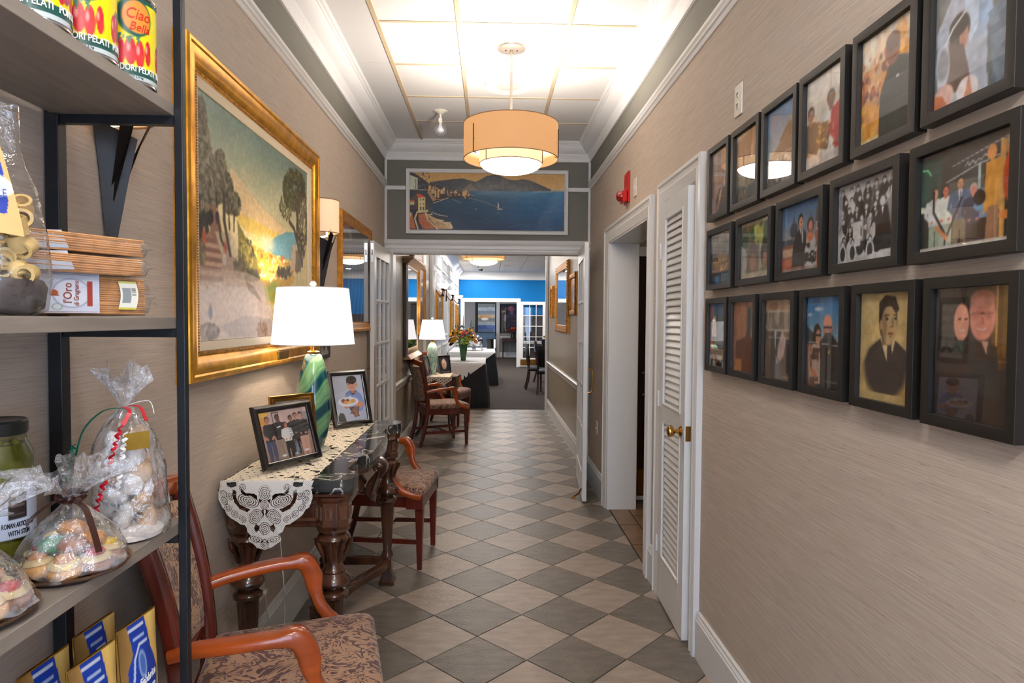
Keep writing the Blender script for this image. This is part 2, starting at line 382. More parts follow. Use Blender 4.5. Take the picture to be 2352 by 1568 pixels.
# ---------------------------------------------------------------- painter: flat pictures as colour on a fine mesh
def vnoise(shape, cells, seed):
    rg = np.random.RandomState(seed); h, w_ = shape
    g = rg.rand(cells[1]+2, cells[0]+2)
    y = np.linspace(0, cells[1], h)[:, None]*np.ones((1, w_)); x = np.linspace(0, cells[0], w_)[None, :]*np.ones((h, 1))
    iy = y.astype(int); ix = x.astype(int); fy = y-iy; fx = x-ix; fy = fy*fy*(3-2*fy); fx = fx*fx*(3-2*fx)
    return (g[iy, ix]*(1-fx)+g[iy, ix+1]*fx)*(1-fy)+(g[iy+1, ix]*(1-fx)+g[iy+1, ix+1]*fx)*fy
class Pic:
    def __init__(s, w, h, col, asp=None):
        s.w, s.h = w, h; s.a = np.ones((h, w, 3))*np.array(col)/255.
        s.U, s.V = np.meshgrid((np.arange(w)+.5)/w, (np.arange(h)+.5)/h); s.asp = asp or w/h
    def put(s, m, c, al=1.0):
        m = np.clip(m, 0, 1)[..., None]*al; s.a = s.a*(1-m)+np.array(c)/255.*m; return s
    def grad(s, c0, c1, a=0, b=1, axis='v', region=None):
        t = np.clip(((s.V if axis == 'v' else s.U)-a)/(b-a), 0, 1)[..., None]
        col = np.array(c0)/255.*(1-t)+np.array(c1)/255.*t
        if region is None: s.a = col*np.ones_like(s.a)
        else: r = region[..., None].astype(float); s.a = s.a*(1-r)+col*r
        return s
    def rect(s, x0, x1, y0, y1, c, al=1): return s.put(((s.U >= x0) & (s.U <= x1) & (s.V >= y0) & (s.V <= y1)).astype(float), c, al)
    def ell(s, cx, cy, rx, ry, c, al=1, soft=.12, rot=0):
        dx = (s.U-cx)*s.asp; dy = s.V-cy; ca, sa = math.cos(rot), math.sin(rot)
        ex, ey = (dx*ca+dy*sa)/(rx*s.asp), (-dx*sa+dy*ca)/ry
        d = np.sqrt(ex*ex+ey*ey); return s.put((1+soft/2-d)/max(soft, 1e-3), c, al)
    def poly(s, pts, c, al=1):
        m = np.zeros_like(s.U, bool); n = len(pts)
        for i in range(n):
            x0, y0 = pts[i]; x1, y1 = pts[(i+1) % n]
            if y0 == y1: continue
            cond = ((y0 > s.V) != (y1 > s.V)) & (s.U < (x1-x0)*(s.V-y0)/(y1-y0)+x0); m ^= cond
        return s.put(m.astype(float), c, al)
    def blur(s, n=1):
        for _ in range(n):
            q = np.pad(s.a, ((1, 1), (1, 1), (0, 0)), 'edge'); s.a = (q[1:-1, 1:-1]*2+q[:-2, 1:-1]+q[2:, 1:-1]+q[1:-1, :-2]+q[1:-1, 2:])/6
        return s
    def line(s, pts, wd, c, al=1):
        for (x0, y0), (x1, y1) in zip(pts[:-1], pts[1:]):
            ax, ay = x0*s.asp, y0; bx, by = x1*s.asp, y1; dx, dy = bx-ax, by-ay; l2 = dx*dx+dy*dy+1e-9
            t = np.clip(((s.U*s.asp-ax)*dx+(s.V-ay)*dy)/l2, 0, 1)
            d = np.hypot(s.U*s.asp-ax-t*dx, s.V-ay-t*dy); s.put((wd-d)/(wd*.4)+.5, c, al)
        return s
    def noise(s, cells, amp, seed=1, region=None):
        n = (vnoise(s.U.shape, cells, seed)-.5)*2*amp
        r = 1 if region is None else region
        s.a = np.clip(s.a*(1+(n*r)[..., None]), 0, 1); return s
    def blotch(s, cells, thr, c, seed, region=None, al=1):
        n = vnoise(s.U.shape, cells, seed)*.65+vnoise(s.U.shape, (cells[0]*2, cells[1]*2), seed+9)*.35
        m = np.clip((n-thr)*12, 0, 1)
        if region is not None: m = m*region
        return s.put(m, c, al)
    def person(s, x, y, h, top=(40, 40, 44), skin=(206, 150, 118), hair=(40, 30, 26), legs=(50, 50, 60), arms=None, wd=1.0, tie=None):
        k = h/s.asp*wd; arms = arms or top
        s.poly([(x-.13*k, y+.50*h), (x+.13*k, y+.50*h), (x+.12*k, y), (x+.02*k, y), (x, y+.42*h), (x-.02*k, y), (x-.12*k, y)], legs)
        s.poly([(x-.13*k, y+.46*h), (x+.13*k, y+.46*h), (x+.17*k, y+.80*h), (x+.07*k, y+.84*h), (x-.07*k, y+.84*h), (x-.17*k, y+.80*h)], top)
        s.line([(x-.16*k, y+.79*h), (x-.20*k, y+.62*h), (x-.08*k, y+.52*h)], .028*h, arms)
        s.line([(x+.16*k, y+.79*h), (x+.20*k, y+.62*h), (x+.08*k, y+.52*h)], .028*h, arms)
        s.ell(x-.07*k, y+.515*h, .03*k, .022*h, skin); s.ell(x+.07*k, y+.515*h, .03*k, .022*h, skin)
        s.rect(x-.03*k, x+.03*k, y+.82*h, y+.87*h, skin)
        s.ell(x, y+.935*h, .066*k, .075*h, hair); s.ell(x, y+.915*h, .055*k, .065*h, skin)
        if tie: s.poly([(x-.04*k, y+.84*h), (x+.04*k, y+.84*h), (x, y+.66*h)], (232, 232, 232)); s.line([(x, y+.82*h), (x, y+.64*h)], .008*h, tie)
        s.ell(x-.02*k, y+.925*h, .007*k, .006*h, (40, 30, 30)); s.ell(x+.02*k, y+.925*h, .007*k, .006*h, (40, 30, 30))
        s.line([(x-.018*k, y+.885*h), (x+.018*k, y+.885*h)], .004*h, (150, 70, 60))
        return s
    def mesh(s, name, fn, material, parent=None, label=None):
        """fn(u,v)->xyz arrays"""
        w_, h_ = s.w, s.h
        U, V = np.meshgrid(np.linspace(0, 1, w_), np.linspace(0, 1, h_))
        X, Y, Z = fn(U, V); co = np.stack([X*np.ones_like(U), Y*np.ones_like(U), Z*np.ones_like(U)], -1).reshape(-1, 3)
        i, j = np.meshgrid(np.arange(w_-1), np.arange(h_-1)); b = (j*w_+i).ravel()
        q = np.stack([b, b+1, b+1+w_, b+w_], 1)
        me = bpy.data.meshes.new(name); me.vertices.add(len(co)); me.vertices.foreach_set('co', co.ravel().astype(np.float32))
        me.loops.add(q.size); me.loops.foreach_set('vertex_index', q.ravel().astype(np.int32))
        me.polygons.add(len(q)); me.polygons.foreach_set('loop_start', (np.arange(len(q))*4).astype(np.int32))
        me.polygons.foreach_set('loop_total', np.full(len(q), 4, np.int32)); me.update(calc_edges=True)
        a = np.clip(s.a, 0, 1).reshape(-1, 3); lin = np.where(a <= .04045, a/12.92, ((a+.055)/1.055)**2.4)
        ca = me.color_attributes.new('Col', 'FLOAT_COLOR', 'POINT')
        ca.data.foreach_set('color', np.concatenate([lin, np.ones((len(lin), 1))], 1).ravel().astype(np.float32))
        me.materials.append(material); me.shade_smooth()
        o = bpy.data.objects.new(name, me); link(o, parent)
        if label: o['label'] = label
        return o
def flat(x0, x1, z0, z1, y): return lambda U, V: (x0+(x1-x0)*U, y+0*U, z0+(z1-z0)*V)
# ================================================================ THE SETTING
XL, XR, YE, ZC, ZH = -.985, .935, 6.18, 3.13, 2.95
RAIL = 2.72
def hung(side):   # rotation that turns local -Y out of the wall
    return {'L': PI/2, 'R': -PI/2, 'E': 0}[side]

# floor: base slab with real diagonal tiles as parts
fl = structure('floor', MB().box(-1.1, 1.2, -2.6, 10.82, -.08, -.0075), M['grout'])
def clip(poly, x0, x1, y0, y1):
    for ax, lim, sg in ((0, x0, 1), (0, x1, -1), (1, y0, 1), (1, y1, -1)):
        out = []
        for i in range(len(poly)):
            a, b = poly[i], poly[(i+1) % len(poly)]
            ia, ib = sg*(a[ax]-lim) >= 0, sg*(b[ax]-lim) >= 0
            if ia: out.append(a)
            if ia != ib:
                t = (lim-a[ax])/(b[ax]-a[ax]); out.append((a[0]+t*(b[0]-a[0]), a[1]+t*(b[1]-a[1])))
        poly = out
        if len(poly) < 3: return []
    return poly
def parea(p): return abs(sum(p[i][0]*p[(i+1) % len(p)][1]-p[(i+1) % len(p)][0]*p[i][1] for i in range(len(p))))/2
TX, TY, TH = .1685, 2.8349, .222
rest = MB(); restd = MB()
for b in range(-24, 38):
    for a in range(-8, 6):
        if (a+b) % 2 == 0: continue
        cx, cy = TX+a*TH, TY+b*TH
        g = TH-.0032
        p = clip([(cx-g, cy), (cx, cy-g), (cx+g, cy), (cx, cy+g)], -.97, .945, -2.58, 10.815)
        if len(p) < 3 or parea(p) < .0004: continue
        light = b % 2 == 1
        mm = M['tile_l'] if light else M['tile_d']
        z = random.uniform(-.0006, .0004)
        mx_, my_ = sum(q[0] for q in p)/len(p), sum(q[1] for q in p)/len(p)
        pin = [(mx_+(q[0]-mx_)*.992, my_+(q[1]-my_)*.992) for q in p]
        n = len(p); vs = [(x, y, -.0085) for x, y in p]+[(x, y, z-.0016) for x, y in p]+[(x, y, z) for x, y in pin]
        fs = [(k, (k+1) % n, n+(k+1) % n, n+k) for k in range(n)]+[(n+k, n+(k+1) % n, 2*n+(k+1) % n, 2*n+k) for k in range(n)]+[tuple(range(2*n, 3*n))]
        if cy < .9: (rest if light else restd).add(vs, fs)
        else: MB().add(vs, fs).build('tile', mm, fl)
rest.build('tile', M['tile_l'], fl, kind='stuff'); restd.build('tile', M['tile_d'], fl, kind='stuff')
structure('floor', MB().box(-1.1, 6.1, 10.82, 26.2, -.08, .004), M['carpet'])
# service passage floor: wooden-look threshold and brown tiles
f2 = structure('floor', MB().box(.94, 3.0, 3.2, 5.9, -.08, -.006), M['grout'])
for i in range(3):
    y0 = 3.88+i*.42; MB().box(.955, 1.095, y0, min(y0+.41, 5.11), -.006, .002).build('threshold_tile', M['tile_b'], f2, bevel=.002)
for i in range(4):
    for j in range(6):
        MB().box(1.105+i*.33, 1.105+i*.33+.322, 3.3+j*.33, 3.3+j*.33+.322, -.006, 0).build('tile', M['tile_b'], f2, bevel=.002)

# walls of the corridor
wl = structure('wall_left', MB().box(-1.12, XL, -2.6, YE, 0, RAIL), M['cloth_l'])
MB().box(-1.12, XL, -2.6, YE, RAIL, 3.2).build('frieze', M['olive'], wl)
wr = MB()
D2 = (3.86, 5.12, 2.105); D1 = (2.965, 3.47, 2.13)
wr.box(XR, 1.15, -2.6, -2.1, 0, RAIL).box(XR, 1.15, -.5, D1[0], 0, RAIL).box(XR, 1.15, -2.1, -.5, 0, .85).box(XR, 1.15, -2.1, -.5, 2.4, RAIL).box(XR, 1.15, D1[1], D2[0], 0, RAIL).box(XR, 1.15, D2[1], YE, 0, RAIL)  # gap behind the camera is the assumed side opening, added for light
wr.box(XR, 1.15, D1[0], D1[1], D1[2], RAIL).box(XR, 1.15, D2[0], D2[1], D2[2], RAIL)
wrr = structure('wall_right', wr, M['cloth_l'])
MB().box(XR, 1.15, -2.6, YE, RAIL, 3.2).build('frieze', M['olive'], wrr)
we = structure('wall_end', MB().box(-1.12, -.91, YE, YE+.15, 0, 3.2).box(.86, 1.15, YE, YE+.15, 0, 3.2).box(-.91, .86, YE, YE+.15, 2.12, 3.2), M['olive'])
# hallway behind the french doors
structure('wall_left', MB().box(-1.12, XL, YE+.15, 10.75, 0, 3.05), M['taupe'])
structure('wall_right', MB().box(XR+.01, 1.15, YE+.15, 10.75, 0, 3.05), M['taupe'])
# dining room
structure('wall_left', MB().box(-1.12, -.965, 10.75, 20.3, 0, 3.05), mat('dining wall paint', (196, 200, 208), .5))
structure('wall_front', MB().box(.945, 6.0, 10.6, 10.75, 0, 3.05), M['taupe'])
structure('wall_right', MB().box(5.9, 6.05, 10.75, 20.3, 0, 3.05), M['white_wall'])
wb_ = structure('wall_back', MB().box(-1.1, -.80, 20.3, 20.45, 1.62, 3.05).box(.82, 6.05, 20.3, 20.45, 1.62, 3.05).box(-.80, .82, 20.3, 20.45, 2.02, 3.05), M['blue'])
MB().box(-1.1, -.80, 20.3, 20.45, 0, 1.62).box(.82, 6.05, 20.3, 20.45, 0, 1.62).build('wainscot', mat('dark wainscot', (66, 62, 66), .35), wb_)
# room beyond the dining room
structure('wall_back', MB().box(-1.6, 1.5, 25.5, 25.65, 0, 3.0), mat('grey back wall', (150, 144, 138), .6))
structure('wall_left', MB().box(-1.7, -1.55, 20.45, 25.5, 0, 3.0), M['taupe'])
structure('wall_right', MB().box(1.45, 1.6, 20.45, 25.5, 0, 3.0), M['taupe'])
structure('ceiling', MB().box(-1.7, 1.6, 20.3, 25.65, 2.9, 3.0), M['white_wall'])
# service passage seen through the side doorway
structure('wall_end', MB().box(1.15, 3.0, 5.45, 5.55, 0, 2.6), M['taupe'])
structure('wall_right', MB().box(2.95, 3.05, 3.2, 5.5, 0, 2.6), M['taupe'])
structure('wall_front', MB().box(1.15, 3.0, 3.2, 3.3, 0, 2.6), M['taupe'])
structure('ceiling', MB().box(1.15, 3.0, 3.2, 5.55, 2.55, 2.65), M['taupe'])
# closet behind the louvered door
structure('wall_back', MB().box(1.15, 1.5, 2.5, 2.56, 0, 2.3).box(1.45, 1.5, 2.5, 3.2, 0, 2.3).box(1.15, 1.5, 2.5, 3.3, 2.3, 2.36), M['taupe'])
# foyer behind the camera: unseen glazed opening, assumed and added to let daylight in
structure('wall_foyer', MB().box(-1.12, -.85, -2.7, -2.58, 0, 3.2).box(.80, 1.15, -2.7, -2.58, 0, 3.2).box(-.85, .80, -2.7, -2.58, 2.5, 3.2), M['olive'])
wn = structure('assumed_window_1', MB().frame(-.85, .80, 0.02, 2.5, [(0, 0), (0, .04), (.08, .04), (.08, 0)]).box(-.04, .02, -.04, 0, .1, 2.42), M['white'], loc=(0, -2.62, 0))
MB().box(-.77, .72, -.018, -.012, .1, 2.42).build('pane', M['glass'], wn)

wn2 = structure('assumed_window_2', MB().frame(-.8, .8, .85, 2.4, [(0, 0), (0, .04), (.07, .04), (.07, 0)]).box(-.02, .02, -.035, 0, .92, 2.33), M['white'], loc=(XR+.02, -1.3, 0), rot=(0, 0, -PI/2))  # unseen side glazing, assumed and added to throw bluish daylight on the left wall
MB().box(-.73, .73, -.018, -.012, .92, 2.33).build('pane', M['glass'], wn2)
# ceilings with real panels and grid bars
ce = structure('ceiling', MB().box(-1.1, 1.15, -2.6, YE, ZC+.012, 3.2), M['tbar'])
TB = [-.632, -.183, .428, .822]
ys = [3.688+.61*k for k in range(-11, 5)]; ys = [-2.6]+ys+[6.16]
for i in range(3):
    for j in range(len(ys)-1):
        if ys[j+1]-ys[j] < .05: continue
        MB().box(TB[i]+.008, TB[i+1]-.008, ys[j]+.006, ys[j+1]-.006, ZC+random.uniform(.001, .003), ZC+.014).build('ceiling_tile', M['ceil_tile'], ce, bevel=.003, bseg=1)
MB().box(-.95, -.640, -2.6, 4.277, ZC, ZC+.014).build('ceiling_panel', M['white'], ce)
MB().box(-.95, -.640, 4.281, 6.16, ZC, ZC+.014).build('ceiling_panel', M['white'], ce)
for x in TB[:3]: MB().box(x-.012, x+.012, -2.6, 6.16, ZC-.006, ZC+.014).build('grid_bar', M['tbar'], ce, bevel=.001, bseg=1)
for y in ys[1:-1]: MB().box(-.62, .82, y-.010, y+.010, ZC-.002, ZC+.014).build('grid_bar', M['tbar'], ce)
ch_ = structure('ceiling', MB().box(-1.12, 6.05, YE+.15, 20.35, ZH+.012, 3.1), mat('grey ceiling grid', (150, 152, 158), .6))
bx = [-.95+.61*k for k in range(0, 12)]
for i in range(len(bx)-1):
    for j in range(23):
        y0 = 6.35+.61*j
        if i > 2 and y0 < 10.6 or i > 5: continue
        MB().box(bx[i]+.008, bx[i+1]-.008, y0+.004, y0+.606, ZH-.002, ZH+.014).build('ceiling_tile', M['ceil_tile'], ch_)

# extruded mouldings
def mould(name, prof, p0, p1, normal, m=None, parent=None, kind='structure'):
    """prof: (out, z) points; p0,p1 wall line in XY; normal = out direction"""
    mb = MB(); n = len(prof); nx, ny = normal
    vs = [(p[0]+nx*o, p[1]+ny*o, z) for p in (p0, p1) for (o, z) in prof]
    fs = [(k, (k+1) % n, n+(k+1) % n, n+k) for k in range(n)]+[tuple(range(n)), tuple(range(n, 2*n))[::-1]]
    mb.add(vs, fs)
    return mb.build(name, m or M['white'], parent, smooth=28, kind=kind)
CROWN = [(0, 2.965), (.012, 2.965), (.016, 2.975), (.012, 2.985), (.016, 3.0), (.03, 3.02), (.034, 3.028), (.032, 3.034), (.05, 3.045), (.075, 3.064), (.092, 3.09), (.096, 3.10), (.104, 3.104), (.108, 3.112), (.118, 3.116), (.128, 3.128), (.128, 3.145), (0, 3.145)]
mould('trim_1', CROWN, (XL, -2.6), (XL, YE), (1, 0)); mould('trim_2', CROWN, (XR, -2.6), (XR, YE), (-1, 0)); mould('trim_3', CROWN, (XL, YE), (XR, YE), (0, -1))
PR = [(0, RAIL), (.006, RAIL), (.01, RAIL+.008), (.012, RAIL+.016), (.02, RAIL+.022), (.022, RAIL+.03), (.018, RAIL+.036), (.026, RAIL+.046), (.028, RAIL+.058), (.02, RAIL+.068), (0, RAIL+.07)]
PR = [(o, z-.01) for o, z in PR]
mould('trim_4', PR, (XL, -2.6), (XL, YE), (1, 0)); mould('trim_5', PR, (XR, -2.6), (XR, YE), (-1, 0))
def base(h, t=.018): return [(0, 0), (t, 0), (t, h*.82), (t*.75, h*.84), (t*.9, h*.88), (t*.55, h*.93), (t*.6, h*.97), (t*.3, h), (0, h)]
BB = base(.21)
mould('baseboard_left', BB, (XL, -2.6), (XL, YE), (1, 0))
mould('baseboard_right', BB, (XR, -2.6), (XR, D1[0]-.13), (-1, 0)); mould('baseboard_right', BB, (XR, D1[1]+.11), (XR, D2[0]-.12), (-1, 0)); mould('baseboard_right', BB, (XR, D2[1]+.12), (XR, YE), (-1, 0))
BH = base(.2)
mould('baseboard_left', BH, (XL, YE+.15), (XL, 10.75), (1, 0)); mould('baseboard_right', BH, (XR+.01, YE+.15), (XR+.01, 10.76), (-1, 0))
CR = [(0, .735), (.01, .735), (.014, .75), (.012, .765), (.022, .772), (.024, .785), (.03, .795), (.032, .808), (.02, .818), (0, .82)]
mould('trim_6', CR, (XL, YE+.15), (XL, 9.62), (1, 0)); mould('trim_7', CR, (XR+.01, YE+.15), (XR+.01, 10.70), (-1, 0))
# end wall: corner strips, rail stubs, header casing, mural surround is its own thing
E_ = YE
structure('trim_8', MB().box(XL, XL+.022, E_-.016, E_, 2.12, 2.97).box(XR-.022, XR, E_-.016, E_, 2.12, 2.97), M['white'], bevel=.003)
structure('trim_9', MB().box(XL+.02, -.79, E_-.018, E_, 2.69, 2.728).box(.725, XR-.02, E_-.018, E_, 2.69, 2.728), M['white'], bevel=.004)
HC = [(0, 2.115), (.012, 2.115), (.016, 2.128), (.012, 2.14), (.02, 2.15), (.022, 2.17), (.016, 2.178), (.026, 2.19), (.034, 2.205), (.036, 2.22), (.022, 2.232), (0, 2.234)]
mould('trim_10', HC, (XL, E_), (XR, E_), (0, -1))
structure('trim_11', MB().box(-.985, -.905, E_-.02, E_+.16, 0, 2.13).box(.855, XR, E_-.02, E_+.16, 0, 2.13).box(-.905, .855, E_, E_+.16, 2.105, 2.122), M['white'], bevel=.004)
structure('trim_12', MB().box(.905, .965, 10.69, 10.78, 0, 2.95), M['white'], bevel=.004)
# dining room left wall: pilasters and panel mouldings, crown, chair rail
structure('trim_13', MB().box(XL, XL+.022, 9.62, 9.93, 0, 2.95), M['white'], bevel=.004)
structure('trim_14', MB().box(XL, XL+.04, 10.72, 11.05, 0, 2.95), M['white_wall'], bevel=.004)
PFR = [(0, 0), (0, .014), (.012, .022), (.03, .018), (.042, .008), (.05, .0)]
n_ = 15
for (y0, y1) in ((11.35, 12.75), (13.2, 14.8), (15.3, 17.0), (17.5, 19.6)):
    for (z0, z1) in ((.35, .98), (1.12, 2.32), (2.42, 2.70)):
        mb = MB().frame(y0, y1, z0, z1, PFR)
        structure('trim_%d' % n_, mb, M['white'], loc=(-.965, 0, 0), rot=(0, 0, PI/2)); n_ += 1
CD = [(0, 2.70), (.015, 2.70), (.02, 2.72), (.03, 2.75), (.035, 2.80), (.06, 2.84), (.10, 2.88), (.13, 2.90), (.15, 2.93), (.16, 2.96), (0, 2.96)]
mould('trim_%d' % n_, CD, (-.965, 10.75), (-.965, 20.3), (1, 0)); n_ += 1
mould('trim_%d' % n_, CD, (-.965, 20.3), (5.9, 20.3), (0, -1)); n_ += 1
mould('baseboard_left', BH, (-.965, 10.75), (-.965, 20.3), (1, 0)); 
mould('baseboard_back', BH, (.95, 20.3), (5.9, 20.3), (0, -1)); mould('trim_%d' % n_, CR, (.95, 20.3), (5.9, 20.3), (0, -1)); n_ += 1
mould('baseboard_back', BH, (-1.5, 25.5), (1.45, 25.5), (0, -1)); mould('trim_%d' % n_, CR, (-1.5, 25.5), (1.45, 25.5), (0, -1)); n_ += 1
structure('trim_%d' % n_, MB().box(.24, .37, 25.38, 25.5, 0, 2.9), M['white_wall'], bevel=.01); n_ += 1
# casing profile around an opening in the right wall (local: x -> -Y, z up, out = -local y)
CAS = [(0, 0), (0, .026), (.02, .03), (.028, .022), (.05, .02), (.06, .027), (.075, .024), (.095, .018), (.112, .014), (.12, .004), (.12, 0)]
def casing(name, a, b, top, w_=.12):
    # three mitred runs, foot on the floor
    mb = MB(); pr = [(i*w_/.12, o) for i, o in CAS]; n = len(pr)
    path = [(a-w_, 0, a), (a-w_, top+w_, 0), (b+w_, top+w_, 0), (b+w_, 0, 0)]
    vs = []
    for (i, o) in pr:
        vs += [(a-w_+i, -o, 0), (a-w_+i, -o, top+w_-i), (b+w_-i, -o, top+w_-i), (b+w_-i, -o, 0)]
    fs = []
    for k in range(n-1):
        for j in range(3): fs.append((k*4+j, (k+1)*4+j, (k+1)*4+j+1, k*4+j+1))
    mb.add(vs, fs); return mb
o = structure('trim_%d' % n_, casing('', -5.13, -3.85, 2.095, .12), M['white'], loc=(XR, 0, 0), rot=(0, 0, -PI/2), smooth=30); n_ += 1
o = structure('trim_%d' % n_, casing('', -3.475, -2.958, 2.12, .112), M['white'], loc=(XR, 0, 0), rot=(0, 0, -PI/2), smooth=30); n_ += 1
# jamb linings
structure('trim_%d' % n_, MB().box(.925, 1.16, 5.10, 5.14, 0, 2.12).box(.925, 1.16, 3.84, 3.88, 0, 2.12).box(.925, 1.16, 3.84, 5.14, 2.09, 2.12), M['white'], bevel=.003); n_ += 1
structure('trim_%d' % n_, MB().box(.94, 1.16, 3.455, 3.48, 0, 2.14).box(.94, 1.16, 2.95, 2.972, 0, 2.14).box(.94, 1.16, 2.95, 3.48, 2.12, 2.14), M['white'], bevel=.003); n_ += 1
# blue wall door casing
mb = casing('', -.79, .82, 2.01, .12)
structure('trim_%d' % n_, mb, M['white'], loc=(0, 20.3, 0), smooth=30); n_ += 1
# dark swing door with brass kick plate in the service passage
d = structure('door_1', MB().box(1.225, 1.95, 5.40, 5.44, .03, 2.02), M['dark'], bevel=.004)
MB().box(1.235, 1.94, 5.392, 5.40, .04, .26).build('kick_plate', M['brass_d'], d)
MB().box(1.225, 1.95, 5.385, 5.43, .0, .03).build('sill', M['white'], d)
for z in (.88, 1.06): MB().ball((1.27, 5.385, z), .012, 10, 6).build('screw_cap', M['chrome'], d)
structure('trim_%d' % n_, MB().box(1.15, 1.225, 5.38, 5.45, 0, 2.1).box(1.225, 2.0, 5.38, 5.45, 2.02, 2.1), M['white'], bevel=.004); n_ += 1

# french doors -------------------------------------------------------------
def french(name, w_, h_, t, rows, cols, mside=.10, top=.12, bot=.22):
    # local: x 0..w from the hinge, z 0..h, centred on y
    d = structure(name, MB().box(0, mside, -t/2, t/2, 0, h_).box(w_-mside, w_, -t/2, t/2, 0, h_).box(mside, w_-mside, -t/2, t/2, 0, bot).box(mside, w_-mside, -t/2, t/2, h_-top, h_), M['white'], bevel=.003)
    gx0, gx1, gz0, gz1 = mside, w_-mside, bot, h_-top
    bw = .022
    for k in range(1, cols):
        x = gx0+(gx1-gx0)*k/cols; MB().box(x-bw/2, x+bw/2, -t*.42, t*.42, gz0, gz1).build('muntin', M['white'], d, bevel=.004)
    for k in range(1, rows):
        z = gz0+(gz1-gz0)*k/rows; MB().box(gx0, gx1, -t*.40, t*.40, z-bw/2, z+bw/2).build('muntin', M['white'], d, bevel=.004)
    for i in range(cols):
        for j in range(rows):
            xa, xb = gx0+(gx1-gx0)*i/cols+bw/2, gx0+(gx1-gx0)*(i+1)/cols-bw/2
            za, zb = gz0+(gz1-gz0)*j/rows+bw/2, gz0+(gz1-gz0)*(j+1)/rows-bw/2
            MB().box(xa, xb, -.002, .002, za, zb).build('pane', M['glass'], d)
    return d
def pull(d, x, z0, z1, y, s):
    pts = [(x, y, z0), (x, y+s*.03, z0+.004), (x, y+s*.038, z0+.02), (x, y+s*.038, z1-.02), (x, y+s*.03, z1-.004), (x, y, z1)]
    MB().tube(pts, .006, 8).build('handle', M['brass'], d, smooth=50)
dl = french('door_2', .885, 2.10, .036, 5, 3); dl.location = (-.938, 6.145, .012); dl.rotation_euler = (0, 0, -PI/2)
pull(dl, .86, .905, 1.085, -.018, -1)
MB().box(.8845, .8865, -.011, .011, 1.93, 2.08).build('flush_bolt', M['chrome'], dl); MB().box(.8855, .890, -.004, .004, 1.985, 2.03).build('bolt_slot', M['blackin'], dl)
MB().box(.87, .886, .0175, .021, .62, 1.27).build('lock_plate', M['brass_d'], dl)
dr = french('door_3', .885, 2.10, .036, 5, 3); dr.location = (.838, 6.145, .02); dr.rotation_euler = (0, 0, -PI/2-.075)
pull(dr, .86, .885, 1.083, .018, 1)
mb = MB().tube([(.82, -.02, .09), (.82, -.04, .05), (.80, -.075, .02)], .007, 8).cbox(.80, -.082, .012, .03, .03, .018)
mb.build('door_holder', M['brass_d'], dr)
df = french('door_4', .84, 2.0, .036, 5, 3, .12, .10, .26); df.location = (.90, 20.26, .03); df.rotation_euler = (0, 0, -.05)
MB().ball((.77, -.05, .93), .03, 10, 6).build('door_knob', M['brass_d'], df, smooth=60)
MB().box(.04, .80, -.022, -.018, .03, .22).build('kick_plate', M['brass_d'], df)

# louvered closet door -------------------------------------------------------
lw, lh, lt = .496, 2.10, .034
dv = structure('door_5', MB().box(0, .075, -lt/2, lt/2, 0, lh).box(lw-.075, lw, -lt/2, lt/2, 0, lh).box(.075, lw-.075, -lt/2, lt/2, 0, .24)
      .box(.075, lw-.075, -lt/2, lt/2, .965, 1.045).box(.075, lw-.075, -lt/2, lt/2, lh-.085, lh), M['white'], bevel=.003)
dv.location = (.925, 3.464, .012); dv.rotation_euler = (0, 0, -PI/2-.028)
for (z0, z1) in ((.24, .965), (1.045, lh-.085)):
    MB().frame(.075, lw-.075, z0, z1, [(0, lt/2), (0, lt/2+.004), (.008, lt/2+.005), (.012, lt/2-.004)]).build('panel_bead', M['white'], dv)
    n = int((z1-z0)/.0335); st = (z1-z0)/n; me = None
    for k in range(n):
        z = z0+st*(k+.5)
        if me is None:
            o = MB().add([(.07, -.012, -.025), (lw-.07, -.012, -.025), (lw-.07, -.0135, -.019), (.07, -.0135, -.019), (.07, .005, .018), (lw-.07, .005, .018), (lw-.07, .003, .022), (.07, .003, .022)],
                [(0, 1, 2, 3), (7, 6, 5, 4), (3, 2, 6, 7), (1, 0, 4, 5), (0, 3, 7, 4), (2, 1, 5, 6)]).build('louver_slat', M['white'], dv); me = o.data
        else: o = link(bpy.data.objects.new('louver_slat', me), dv)
        o.location = (0, 0, z)
for z in (.29, 1.07, 1.85):
    h = MB().cbox(-.012, -.02, z, .024, .006, .085).build('hinge', M['white'], dv, bevel=.001)
    for k in range(5): MB().tube([(-.002, -.024, z-.042+k*.017), (-.002, -.024, z-.042+k*.017+.0155)], .0055, 8).build('knuckle', M['white'], h)
kb = MB().lathe([(.0, 0), (.026, 0), (.028, .004), (.022, .008), (.011, .012), (.010, .026), (.014, .032), (.025, .040), (.029, .050), (.026, .060), (.014, .066), (0, .067)], 24)
kb.xf(Matrix.Translation((lw-.06, -lt/2, .967)) @ Matrix.Rotation(PI/2, 4, 'X')); kb.build('door_knob', M['brass'], dv, smooth=40)
kb = MB().lathe([(.0, 0), (.026, 0), (.022, .008), (.011, .012), (.010, .026), (.025, .040), (.029, .050), (.014, .066), (0, .067)], 20)
MB().box(lw-.001, lw+.0015, -.012, .012, .93, 1.0).build('latch_plate', M['brass_d'], dv)
